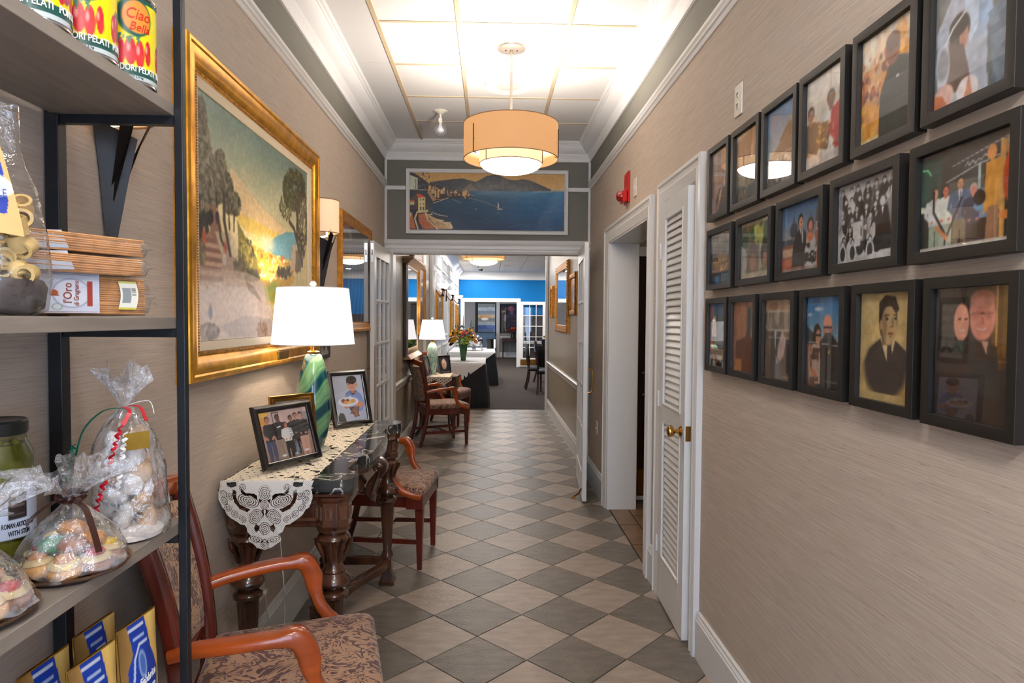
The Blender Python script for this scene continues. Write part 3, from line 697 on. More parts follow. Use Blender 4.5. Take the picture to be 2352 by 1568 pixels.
# ================================================================ FRAMED PICTURES ON THE WALLS
def framed(name, label, cat, w_, h_, prof, fm, pic, loc, side, group=None, inner=None, depth=None, glassm=None, extra=None, rz=None, tilt=0, liner=None):
    """local: x centred, z 0..h, back against y=0, picture looks to -y"""
    t = thing(name, label, cat, loc, hung(side) if rz is None else rz, group)
    pi_, po = prof[-1]
    MB().frame(-w_/2, w_/2, 0, h_, [(0, .0)]+prof).build('frame', fm, t, smooth=30)
    x0, x1, z0, z1 = -w_/2+pi_, w_/2-pi_, pi_, h_-pi_
    if liner:
        MB().frame(x0-.002, x1+.002, z0-.002, z1+.002, [(0, po), (.004, po+.003), (liner, po-.004), (liner, po-.010)]).build('liner', M['liner'], t, smooth=30)
        x0 += liner; x1 -= liner; z0 += liner; z1 -= liner; po -= .010
    MB().box(-w_/2+.006, w_/2-.006, -.004, -.0005, .006, h_-.006).build('backing', M['blackin'], t)
    if pic is not None:
        if fm is M['black']: pic.noise((7, 9), .06, len(label)).noise((18, 22), .07, len(label)+3).blur(1)
        pic.mesh('print' if fm is M['black'] else 'picture', flat(x0-.001, x1+.001, z0-.001, z1+.001, -po), M['photo'] if glassm else M['canvas'], t)
    if glassm: MB().box(x0-.002, x1+.002, -po-.005, -po-.003, z0-.002, z1+.002).build('glass_pane', glassm, t)
    return t
BPROF = [(0, .029), (.001, .030), (.0225, .030), (.0235, .0295), (.0235, .016)]

def crowd(p, rows, n, y0, y1, seed, pal, hh=.28, bw=False):
    rg = random.Random(seed)
    for r in range(rows):
        y = y1-(y1-y0)*r/max(1, rows-1)
        for k in range(n):
            x = (k+.5+(r % 2)*.4)/n+rg.uniform(-.03, .03)
            c = rg.choice(pal); sk = (190, 190, 190) if bw else (206, 150, 120)
            p.ell(x, y-hh*.36, .075, hh*.34, c, 1, .1); p.ell(x, y+.005, .034, .040, (30, 30, 30)); p.ell(x, y-.008, .028, .034, sk)
            if rg.random() < .6: p.poly([(x-.02, y-.05), (x+.02, y-.05), (x, y-.13)], (215, 215, 215))
    return p
def ph_F1():
    p = Pic(40, 50, (206, 172, 152)); p.noise((3, 5), .10, 3)  # pinkish-beige ground is a glass reflection painted into the print
    p.ell(.56, .80, .24, .14, (150, 128, 116), .9, .3); p.ell(.55, .60, .19, .20, (172, 136, 118), .9, .3); p.ell(.62, .62, .09, .16, (140, 112, 98), .6, .4)
    p.poly([(.3, 0), (.25, .25), (.5, .42), (.85, .36), (.98, 0)], (112, 92, 84)); p.poly([(.3, .1), (.55, .40), (.62, .36), (.4, .05)], (206, 160, 140)); p.line([(.35, .42), (.6, .42), (.5, .3), (.5, .2)], .012, (230, 210, 200))
    return p.noise((9, 12), .08, 5)
def ph_F2():
    p = Pic(50, 60, (150, 118, 98)); p.noise((4, 4), .15, 8); p.poly([(0, 1), (0, .9), (.45, .94), (.6, 1)], (226, 210, 190)); p.poly([(.55, .6), (.6, 1), (.7, 1), (.68, .6)], (120, 88, 72))
    p.rect(0, 1, 0, .42, (96, 100, 88)); p.ell(.3, .33, .3, .12, (142, 140, 118), .9, .4); p.blotch((6, 6), .5, (70, 72, 66), 4, (p.V < .35)); p.ell(.7, .66, .06, .09, (210, 190, 176), .8, .4); p.rect(0, 1, 0, .14, (74, 70, 66), .6)
    return p.noise((12, 14), .1, 5)
def ph_F3():
    p = Pic(56, 68, (90, 150, 190)); p.grad((180, 206, 214), (52, 124, 182), .3, 1)
    p.poly([(1, .93), (.92, .78), (.8, .74), (.62, .66), (.5, .55), (.3, .47), (.15, .40), (1, .40)], (126, 102, 86)); p.blotch((10, 12), .55, (94, 76, 66), 3, (p.V > .4) & (p.U > .45) & (p.V < .8) & (p.V < .3+.6*p.U))
    p.line([(.78, .8), (.86, .7), (.85, .5)], .012, (190, 170, 150)); p.rect(0, 1, 0, .40, (128, 124, 120)); p.blotch((8, 8), .52, (214, 210, 204), 11, p.V < .36); p.blotch((9, 6), .6, (70, 60, 60), 13, p.V < .36)
    p.rect(0, 1, .385, .40, (224, 200, 176), .7); return p
def ph_F4():
    p = Pic(60, 74, (236, 222, 200)); p.grad((228, 206, 178), (244, 238, 228)); p.rect(.62, .66, .4, 1, (206, 180, 150), .6)
    p.person(.66, -.42, 1.18, top=(238, 234, 228), legs=(228, 222, 218), skin=(150, 104, 84), hair=(60, 46, 40), wd=1.05)
    p.person(.96, -.42, 1.22, top=(206, 54, 44), legs=(214, 206, 204), skin=(170, 110, 92), hair=(150, 90, 80), wd=1.0)
    p.person(.13, -.40, 1.10, top=(110, 92, 78), legs=(150, 120, 96), skin=(196, 142, 112), hair=(60, 48, 40), wd=1.0)
    p.poly([(.26, .22), (.36, .48), (.66, .44), (.60, .16)], (140, 98, 54)); rg = random.Random(2)
    for k in range(34):
        x, y = rg.uniform(.32, .60), rg.uniform(.22, .44); a = rg.uniform(0, 3); p.line([(x, y), (x+.08*math.cos(a), y+.05*math.sin(a))], .011, rg.choice([(236, 200, 130), (206, 160, 84), (170, 120, 60)]))
    p.ell(.16, .09, .24, .08, (236, 232, 222), .9, .1); return p.noise((14, 16), .05, 2)
def ph_F5():
    p = Pic(76, 92, (120, 66, 34)); p.grad((190, 116, 52), (236, 212, 178), 0, 1); p.noise((5, 6), .3, 4); rg = random.Random(6)
    for k in range(58):
        x, y = rg.uniform(0, .62), rg.uniform(.42, .78); r = rg.uniform(.02, .05); p.ell(x, y, r, r, rg.choice([(176, 92, 50), (206, 124, 70), (120, 56, 36), (230, 170, 100)]), .9)
    p.blotch((10, 6), .5, (240, 226, 204), 8, (p.V > .72) & (p.U < .7))
    for x, y, r in ((.08, .12, .13), (.3, .09, .14), (.1, .33, .09), (.26, .26, .10), (.42, .25, .08), (.8, .70, .09), (.75, .88, .10)): p.ell(x, y, r, r*1.0, (226, 150, 48)); p.ell(x-.03, y+.03, r*.5, r*.6, (250, 196, 96), .7, .6)
    p.rect(.0, .4, 0, .06, (248, 220, 150)); p.rect(.93, .97, .3, 1, (206, 180, 140))
    p.poly([(.36, .0), (.38, .40), (.52, .62), (.70, .68), (.93, .62), (.96, .0)], (40, 48, 44)); p.ell(.60, .76, .13, .14, (128, 68, 48)); p.ell(.60, .83, .13, .08, (96, 50, 38)); p.ell(.56, .76, .02, .014, (30, 16, 14)); p.ell(.66, .77, .02, .014, (30, 16, 14)); p.line([(.56, .69), (.66, .695)], .006, (90, 36, 30))
    p.line([(.40, .5), (.48, .58)], .02, (226, 150, 60)); p.ell(.70, .50, .03, .012, (220, 210, 196)); p.rect(.40, .93, .0, .10, (30, 34, 32), .7)
    return p.noise((20, 24), .06, 2)
def ph_F6():
    p = Pic(96, 116, (116, 118, 116)); p.noise((4, 4), .12, 6)
    p.poly([(.05, .10), (.02, .62), (.22, .84), (.42, .90), (.62, .90), (.70, .4), (.72, 0), (.2, 0)], (178, 186, 200)); p.poly([(.38, .93), (.58, .93), (.58, .52), (.48, .42), (.42, .62)], (204, 220, 240)); p.poly([(.56, .95), (.72, .94), (.76, .55), (.60, .40)], (164, 186, 214))
    p.ell(.40, 1.0, .15, .13, (226, 158, 128)); p.poly([(.36, .88), (.5, .88), (.46, .78)], (220, 150, 122)); p.ell(.64, .80, .03, .03, (60, 90, 150)); p.line([(.56, .88), (.62, .90)], .006, (240, 240, 244))
    p.poly([(.74, .3), (.70, .56), (.98, .62), (1, .1), (.8, 0)], (124, 140, 156)); p.blotch((9, 12), .55, (96, 110, 126), 5, (p.U > .7) & (p.V < .6)); p.poly([(.84, .88), (.9, .7), (1, .66), (1, .95)], (206, 210, 210)); p.ell(.98, .74, .08, .08, (214, 150, 128))
    p.ell(.34, .56, .14, .13, (84, 72, 64)); p.ell(.40, .50, .06, .10, (196, 140, 116)); p.poly([(.16, .1), (.2, .5), (.40, .44), (.52, .1)], (110, 88, 78)); p.ell(.33, .60, .13, .08, (64, 54, 48)); p.line([(.1, .46), (.25, .6), (.42, .68)], .010, (226, 224, 220)); p.ell(.12, .34, .10, .17, (206, 214, 226), .8, .2); p.ell(.12, .36, .075, .13, (120, 120, 126), .7, .3); p.ell(.14, .10, .14, .10, (230, 190, 176)); p.ell(.46, .08, .14, .10, (236, 226, 224)); p.poly([(0, 0), (.22, 0), (.12, .12), (0, .14)], (216, 128, 84)); p.poly([(.42, .02), (.48, .2), (.54, 0)], (214, 146, 116))
    return p.noise((20, 24), .05, 2)
def ph_G1():
    p = Pic(56, 48, (96, 96, 94)); p.grad((60, 62, 62), (196, 194, 188), .35, .85); p.rect(0, 1, .45, .62, (76, 74, 70)); p.blotch((14, 8), .5, (150, 146, 138), 6, (p.V > .42) & (p.V < .72)); p.ell(.5, .42, .34, .17, (124, 98, 70), .9, .3); p.blotch((16, 14), .5, (182, 150, 108), 9, np.hypot((p.U-.5)/.34, (p.V-.42)/.17) < 1)
    p.rect(0, 1, 0, .22, (40, 42, 46)); p.rect(.22, .42, .02, .16, (70, 146, 206)); p.rect(.5, .9, .02, .2, (110, 140, 160)); return p.noise((10, 8), .15, 3)
def ph_G2():
    p = Pic(66, 54, (120, 116, 96)); p.noise((6, 5), .25, 12); p.blotch((7, 5), .45, (58, 92, 48), 5, p.V > .55); p.blotch((6, 5), .55, (196, 206, 110), 7, (p.V > .5) & (p.U > .35) & (p.U < .75)); p.poly([(0, .62), (.22, .48), (.2, .1), (0, .1)], (206, 204, 198)); p.rect(.62, .7, .1, .6, (196, 190, 180), .7)
    p.ell(.42, .44, .14, .20, (104, 84, 74)); p.ell(.42, .28, .11, .16, (176, 132, 114)); p.ell(.82, .40, .15, .22, (60, 54, 52)); p.ell(.8, .3, .07, .12, (180, 130, 110)); p.rect(0, 1, .93, 1, (206, 200, 180)); p.rect(0, 1, 0, .11, (216, 208, 184)); return p.noise((12, 8), .08, 3)
def ph_G3():
    p = Pic(84, 70, (70, 120, 170)); p.grad((196, 176, 160), (46, 108, 168), .35, .95); p.noise((5, 4), .08, 4); p.ell(.31, .62, .10, .11, (60, 66, 80)); p.rect(.30, .32, .7, .82, (60, 66, 80)); p.ell(.92, .68, .09, .22, (66, 70, 84)); p.rect(.84, 1, .2, .6, (96, 76, 72)); p.rect(0, 1, 0, .42, (150, 96, 76)); p.rect(0, .3, .42, .5, (70, 80, 96)); p.rect(0, .26, .0, .2, (206, 108, 74)); p.rect(.86, 1, .0, .55, (206, 116, 72)); p.rect(.84, .98, .55, .66, (206, 196, 186)); p.rect(.87, .95, .57, .64, (60, 40, 40)); p.rect(.02, .3, .25, .36, (206, 170, 140))
    p.poly([(.28, .08), (.30, .46), (.42, .60), (.52, .62), (.62, .54), (.62, .08)], (36, 38, 44)); p.poly([(.46, .62), (.54, .62), (.55, .38)], (232, 230, 226)); p.line([(.51, .6), (.52, .42)], .012, (90, 90, 100)); p.ell(.48, .73, .065, .105, (42, 32, 28)); p.ell(.49, .70, .052, .085, (206, 148, 120)); p.ell(.50, .71, .008, .006, (30, 20, 20)); p.line([(.47, .655), (.51, .655)], .004, (130, 60, 50))
    p.poly([(.60, .06), (.60, .36), (.66, .50), (.80, .50), (.88, .34), (.86, .06)], (206, 204, 204)); p.blotch((16, 14), .5, (36, 34, 38), 21, (p.U > .6) & (p.U < .87) & (p.V < .38) & (p.V > .05)); p.ell(.72, .47, .07, .07, (222, 128, 90)); p.ell(.72, .64, .075, .105, (74, 34, 26)); p.ell(.72, .62, .048, .075, (222, 142, 112)); p.line([(.70, .58), (.74, .58)], .004, (170, 40, 40)); p.rect(0, 1, 0, .06, (170, 176, 178), .6); return p
def ph_G4():
    p = Pic(110, 90, (196, 196, 196)); p.grad((206, 206, 206), (176, 176, 178)); 
    for x in np.linspace(.72, 1, 8): p.rect(x, x+.012, .55, 1, (150, 150, 152), .5)
    crowd(p, 6, 7, .30, .90, 5, [(30, 30, 32), (54, 54, 56), (40, 40, 44), (90, 90, 92), (206, 206, 206)], .30, True)
    p.rect(0, .08, 0, 1, (196, 196, 196), .7); p.poly([(.66, .12), (.66, .50), (.74, .62), (.86, .60), (.95, .48), (.93, .1)], (38, 38, 42)); p.ell(.77, .68, .05, .07, (60, 60, 60)); p.ell(.77, .665, .042, .058, (196, 196, 196)); p.poly([(.75, .6), (.79, .6), (.77, .5)], (232, 232, 232)); p.ell(.92, .78, .05, .07, (44, 44, 44)); p.ell(.92, .765, .042, .055, (200, 200, 200)); p.poly([(.84, .66), (.90, .71), (1, .68), (1, .2), (.93, .2)], (150, 150, 154)); p.poly([(.28, .2), (.28, .5), (.42, .5), (.42, .2)], (206, 206, 206)); 
    for k in range(6): p.rect(.44+k*.025, .452+k*.025, .26, .52, (206, 206, 206))
    for x in (.10, .28, .58): p.ell(x, .12, .07, .12, (226, 226, 226)); p.ell(x, .13, .045, .09, (60, 60, 62)); p.ell(x, .26, .034, .045, (50, 50, 50)); p.ell(x, .25, .028, .036, (196, 196, 196))
    p.poly([(.5, 0), (.55, .07), (1, .13), (1, 0)], (226, 226, 226)); return p
def ph_G5():
    p = Pic(120, 100, (46, 44, 46)); p.grad((40, 46, 44), (72, 66, 66), .3, 1); p.rect(0, .24, .42, .95, (52, 78, 70)); p.noise((6, 5), .2, 7); p.line([(.02, .85), (.08, .84), (.12, .78)], .008, (120, 226, 150)); p.line([(.0, .45), (.14, .42)], .03, (220, 232, 200))
    p.rect(.30, .75, .34, .64, (120, 120, 112), .6); p.line([(.36, .80), (.98, .93)], .004, (206, 206, 206)); p.line([(.30, .66), (.6, .74), (1, .80)], .005, (206, 206, 206)); p.line([(.5, .76), (.53, .80), (.55, .76), (.58, .80), (.61, .765), (.64, .80), (.67, .78), (.70, .82), (.74, .79), (.78, .83)], .0045, (224, 224, 224)); p.rect(.645, .67, .52, .76, (170, 190, 184))
    p.person(.18, -.06, .70, top=(206, 212, 210), legs=(160, 178, 158), wd=1.0, hair=(50, 40, 36)); p.person(.30, -.06, .70, top=(222, 228, 216), legs=(172, 186, 168), wd=1.0, skin=(214, 118, 92)); p.person(.46, -.06, .74, top=(92, 112, 140), legs=(130, 116, 96), tie=(40, 40, 80)); p.person(.60, -.10, .68, top=(58, 62, 86), legs=(38, 38, 48), skin=(206, 130, 116), hair=(200, 190, 186)); p.person(.74, -.08, .72, top=(108, 150, 190), legs=(60, 50, 50), hair=(46, 36, 30))
    p.poly([(.70, .3), (.72, .74), (.86, .76), (.86, .3)], (206, 146, 66)); p.ell(.77, .82, .045, .07, (214, 140, 74)); p.rect(.85, .90, .05, .90, (206, 150, 74)); p.ell(.95, .56, .07, .22, (208, 72, 34)); p.ell(.955, .82, .055, .08, (206, 120, 70)); p.ell(.96, .87, .06, .07, (176, 150, 120)); p.ell(.93, .24, .10, .04, (214, 130, 60)); p.poly([(.72, .05), (.74, .34), (.84, .34), (.84, .05)], (150, 112, 88)); p.ell(.66, .44, .06, .07, (34, 32, 36)); p.line([(.16, .6), (.16, .4), (.30, .16)], .014, (30, 26, 28)); p.line([(.48, .48), (.32, .14)], .010, (30, 26, 28)); p.line([(.2, .24), (.32, .12)], .022, (216, 138, 92)); p.rect(0, 1, 0, .045, (208, 204, 196)); return p.noise((24, 20), .06, 2)
def ph_H1():
    p = Pic(44, 60, (110, 116, 116)); p.noise((5, 8), .3, 4); p.rect(0, .22, .25, 1, (186, 132, 112)); p.poly([(.12, .46), (.42, .46), (.34, .78), (.18, .78)], (246, 238, 232)); p.rect(.5, .8, .3, 1, (140, 150, 148)); p.blotch((7, 8), .6, (60, 62, 66), 9, p.U > .75); p.rect(0, 1, .19, .225, (160, 150, 146)); p.rect(0, 1, 0, .19, (216, 216, 208)); p.blotch((7, 4), .5, (30, 34, 34), 7, p.V < .19); p.ell(.85, .23, .1, .03, (206, 170, 80)); return p
def ph_H2():
    p = Pic(46, 60, (196, 138, 106)); p.noise((3, 4), .1, 4); p.rect(.55, .62, .45, 1, (176, 116, 88)); p.rect(.6, .78, .46, .92, (104, 112, 122)); p.rect(.66, .72, .46, .9, (64, 76, 90)); p.rect(.92, 1, .42, 1, (206, 146, 112)); p.poly([(.2, .44), (.55, .5), (.62, .62), (.72, .5), (1, .44), (1, 0), (.1, 0)], (112, 56, 42)); p.grad((130, 62, 44), (98, 50, 40), 0, .44, region=(p.V < .44) & (p.U > .12)); p.rect(0, .4, 0, .19, (206, 140, 84)); return p.noise((8, 9), .08, 3)
def ph_H3():  # brown tone is a reflection painted into the print
    p = Pic(56, 72, (120, 92, 70)); p.noise((4, 5), .2, 4); p.rect(0, 1, .84, 1, (196, 160, 120)); p.ell(.3, .91, .18, .05, (160, 110, 76)); p.rect(.08, .86, .60, .86, (206, 196, 178)); p.rect(.12, .82, .63, .83, (126, 112, 96)); p.blotch((7, 5), .5, (176, 160, 140), 5, (p.V > .63) & (p.V < .83) & (p.U < .8)); p.ell(.95, .78, .07, .06, (236, 180, 90), .9, .6); p.rect(.2, .6, 0, .6, (66, 56, 54)); p.poly([(.24, 0), (.2, .5), (.34, .64), (.46, .5), (.44, 0)], (52, 46, 48)); p.poly([(.46, .4), (.6, .62), (.74, .5), (.66, .3), (.5, .2)], (214, 184, 180)); p.poly([(.33, .62), (.41, .62), (.38, .34)], (226, 220, 214)); p.rect(.35, .6, .0, .24, (120, 118, 120)); p.rect(.1, 1, .52, .53, (214, 206, 190)); p.line([(.4, .3), (.44, .2), (.48, .32)], .01, (226, 214, 206)); p.rect(.74, 1, .1, .5, (48, 46, 48)); p.rect(.6, 1, .045, .055, (190, 190, 190)); return p
def ph_H4():
    p = Pic(70, 92, (60, 140, 196)); p.grad((150, 176, 184), (34, 120, 190), .45, 1); p.ell(.34, .86, .12, .022, (230, 232, 234), .9, .6); p.ell(.1, .80, .07, .02, (220, 226, 230), .8, .6); p.rect(.36, .46, .55, 1, (140, 190, 220), .35); p.poly([(0, .68), (.14, .62), (.3, .56), (.42, .5), (.42, .3), (0, .3)], (52, 64, 52)); p.rect(0, 1, 0, .48, (110, 84, 66)); p.rect(.8, 1, .30, .50, (170, 160, 120))
    p.poly([(.34, 0), (.34, .44), (.48, .56), (.72, .58), (.93, .46), (.98, 0)], (40, 38, 38)); p.ell(.59, .67, .125, .125, (206, 128, 98)); p.ell(.58, .72, .10, .08, (226, 150, 118)); p.rect(.48, .70, .655, .675, (30, 26, 28)); p.ell(.60, .575, .10, .05, (70, 60, 56), .9); p.line([(.55, .61), (.64, .612)], .006, (220, 200, 190)); p.rect(.62, .66, .38, .42, (206, 170, 90))
    p.ell(.31, .56, .11, .14, (48, 34, 30)); p.ell(.34, .55, .07, .09, (206, 146, 118)); p.rect(.27, .41, .57, .582, (40, 34, 36)); p.poly([(.1, .04), (.05, .40), (.22, .48), (.4, .46), (.42, .04)], (206, 180, 160)); p.line([(.1, .44), (.14, .2), (.3, .12)], .03, (206, 130, 90)); p.blotch((9, 12), .55, (120, 84, 70), 8, (p.U > .12) & (p.U < .42) & (p.V < .44)); p.line([(.0, .5), (.36, .49), (.9, .47)], .004, (226, 220, 214)); p.rect(.5, .9, .08, .10, (150, 150, 152), .6); return p
def ph_H5():
    p = Pic(88, 112, (206, 178, 118)); p.grad((196, 166, 102), (214, 190, 134)); p.noise((4, 5), .04, 4)
    p.ell(.50, .30, .40, .26, (62, 54, 50), 1, .25); p.poly([(.10, .34), (.20, .48), (.42, .58), (.66, .58), (.88, .48), (.93, .34), (.5, .1)], (60, 52, 50)); p.grad((206, 180, 122), (206, 180, 122), 0, .1, region=(p.V < .08))
    p.poly([(.40, .60), (.70, .60), (.64, .44), (.56, .34)], (226, 206, 158)); p.poly([(.55, .52), (.62, .52), (.66, .34), (.60, .28), (.54, .36)], (52, 46, 46)); p.rect(.44, .64, .52, .64, (150, 122, 86))
    p.ell(.55, .74, .17, .20, (74, 60, 50), 1, .08); p.ell(.57, .70, .145, .175, (196, 166, 118), 1, .12); p.ell(.47, .68, .06, .15, (120, 96, 70), .6, .8); p.poly([(.38, .72), (.37, .90), (.5, .97), (.68, .95), (.75, .84), (.70, .80), (.6, .87), (.48, .86), (.43, .78)], (64, 52, 46)); p.ell(.42, .70, .03, .045, (170, 140, 98))
    p.ell(.53, .755, .026, .011, (50, 40, 36)); p.ell(.68, .758, .022, .010, (50, 40, 36)); p.line([(.48, .785), (.57, .790)], .006, (80, 62, 50)); p.line([(.64, .792), (.71, .785)], .006, (80, 62, 50)); p.line([(.63, .76), (.645, .69), (.60, .682)], .006, (130, 100, 72)); p.line([(.56, .625), (.65, .628)], .007, (110, 66, 52)); p.ell(.6, .60, .03, .008, (150, 120, 84)); return p
def ph_H6():
    p = Pic(96, 124, (62, 54, 48)); p.noise((4, 6), .18, 5); p.grad((56, 42, 38), (92, 84, 76), .2, 1); p.rect(.05, .46, .50, .92, (26, 24, 24)); p.rect(.09, .38, .54, .87, (84, 80, 74))
    for k in range(22): p.rect(.09, .38, .55+k*.0145, .553+k*.0145, (108, 104, 96), .6)
    p.rect(.74, 1, .40, 1, (108, 74, 40)); p.rect(.78, .80, .44, 1, (190, 140, 80)); p.rect(.86, 1, .48, 1, (128, 96, 46)); p.rect(.74, 1, .45, .47, (150, 108, 60))
    p.poly([(.42, .2), (.46, .56), (.58, .62), (.80, .56), (.86, .2)], (60, 54, 52)); p.ell(.62, .78, .16, .18, (206, 136, 116)); p.ell(.62, .90, .15, .07, (180, 120, 104)); p.line([(.50, .795), (.58, .80), (.66, .795), (.74, .80)], .006, (96, 64, 56)); p.ell(.56, .785, .05, .028, (186, 120, 104), .8); p.ell(.70, .785, .05, .028, (186, 120, 104), .8); p.line([(.57, .688), (.62, .680), (.67, .688)], .0045, (226, 206, 196)); p.line([(.62, .77), (.635, .725)], .008, (176, 106, 90)); p.poly([(.62, .60), (.70, .60), (.68, .5)], (206, 160, 140))
    p.poly([(.30, .5), (.26, .75), (.34, .88), (.46, .86), (.48, .5)], (50, 34, 28)); p.ell(.36, .73, .10, .14, (226, 158, 132)); p.line([(.32, .755), (.35, .757)], .006, (70, 40, 34)); p.line([(.40, .755), (.43, .757)], .006, (70, 40, 34)); p.line([(.335, .675), (.37, .668), (.405, .675)], .0045, (236, 220, 208)); p.poly([(.28, .60), (.44, .60), (.40, .50), (.24, .5)], (58, 68, 62))
    return p.noise((24, 30), .06, 2)
GR = 'black framed photographs on the right wall'
WALLPH = [
 (ph_F1, 2.740, .237, 1.908, 2.208, 'black-framed pinkish faded photo of a person in a cap, leftmost of the top row'),
 (ph_F2, 2.475, .256, 1.908, 2.206, 'black-framed brown and grey photo second from the left in the top row'),
 (ph_F3, 2.196, .252, 1.908, 2.206, 'black-framed photo of a rocky cliff against blue sky'),
 (ph_F4, 1.926, .250, 1.908, 2.208, 'black-framed photo of men with a basket of golden pasta, one in red'),
 (ph_F5, 1.642, .250, 1.906, 2.208, 'black-framed photo of a man in dark shirt among orange pumpkins'),
 (ph_F6, 1.372, .250, 1.907, 2.207, 'black-framed photo of a grey suit and pale blue shirt, nearest of the top row'),
 (ph_G1, 2.739, .287, 1.624, 1.872, 'black-framed dark grey crowd photo, leftmost of the middle row'),
 (ph_G2, 2.411, .306, 1.625, 1.871, 'black-framed photo with green foliage and cream strips above and below'),
 (ph_G3, 2.071, .296, 1.625, 1.872, 'black-framed photo of a couple in formal clothes before a domed city at dusk'),
 (ph_G4, 1.738, .298, 1.625, 1.873, 'black-framed black and white group photo of many people in rows'),
 (ph_G5, 1.404, .299, 1.622, 1.871, 'black-framed photo of people beside orange and gold statues with white scribble'),
 (ph_H1, 2.739, .246, 1.290, 1.590, 'black-framed photo with a white lamp shape, leftmost of the bottom row'),
 (ph_H2, 2.470, .253, 1.291, 1.590, 'black-framed peach and rust coloured photo second in the bottom row'),
 (ph_H3, 2.184, .251, 1.290, 1.590, 'black-framed brown photo with a framed picture inside, third in the bottom row'),
 (ph_H4, 1.898, .243, 1.291, 1.590, 'black-framed photo of a bald man and a woman under bright blue sky'),
 (ph_H5, 1.621, .247, 1.289, 1.590, 'black-framed sepia portrait of a young man in suit and tie'),
 (ph_H6, 1.347, .250, 1.287, 1.590, 'black-framed dark photo of a smiling woman and man with glasses'),
]
for fn, yl, w_, z0, z1, lab in WALLPH:
    framed('picture_frame', lab, 'photo frame', w_, z1-z0, BPROF, M['black'], fn(), (XR, yl-w_/2, z0), 'R', GR, glassm=M['glass'])

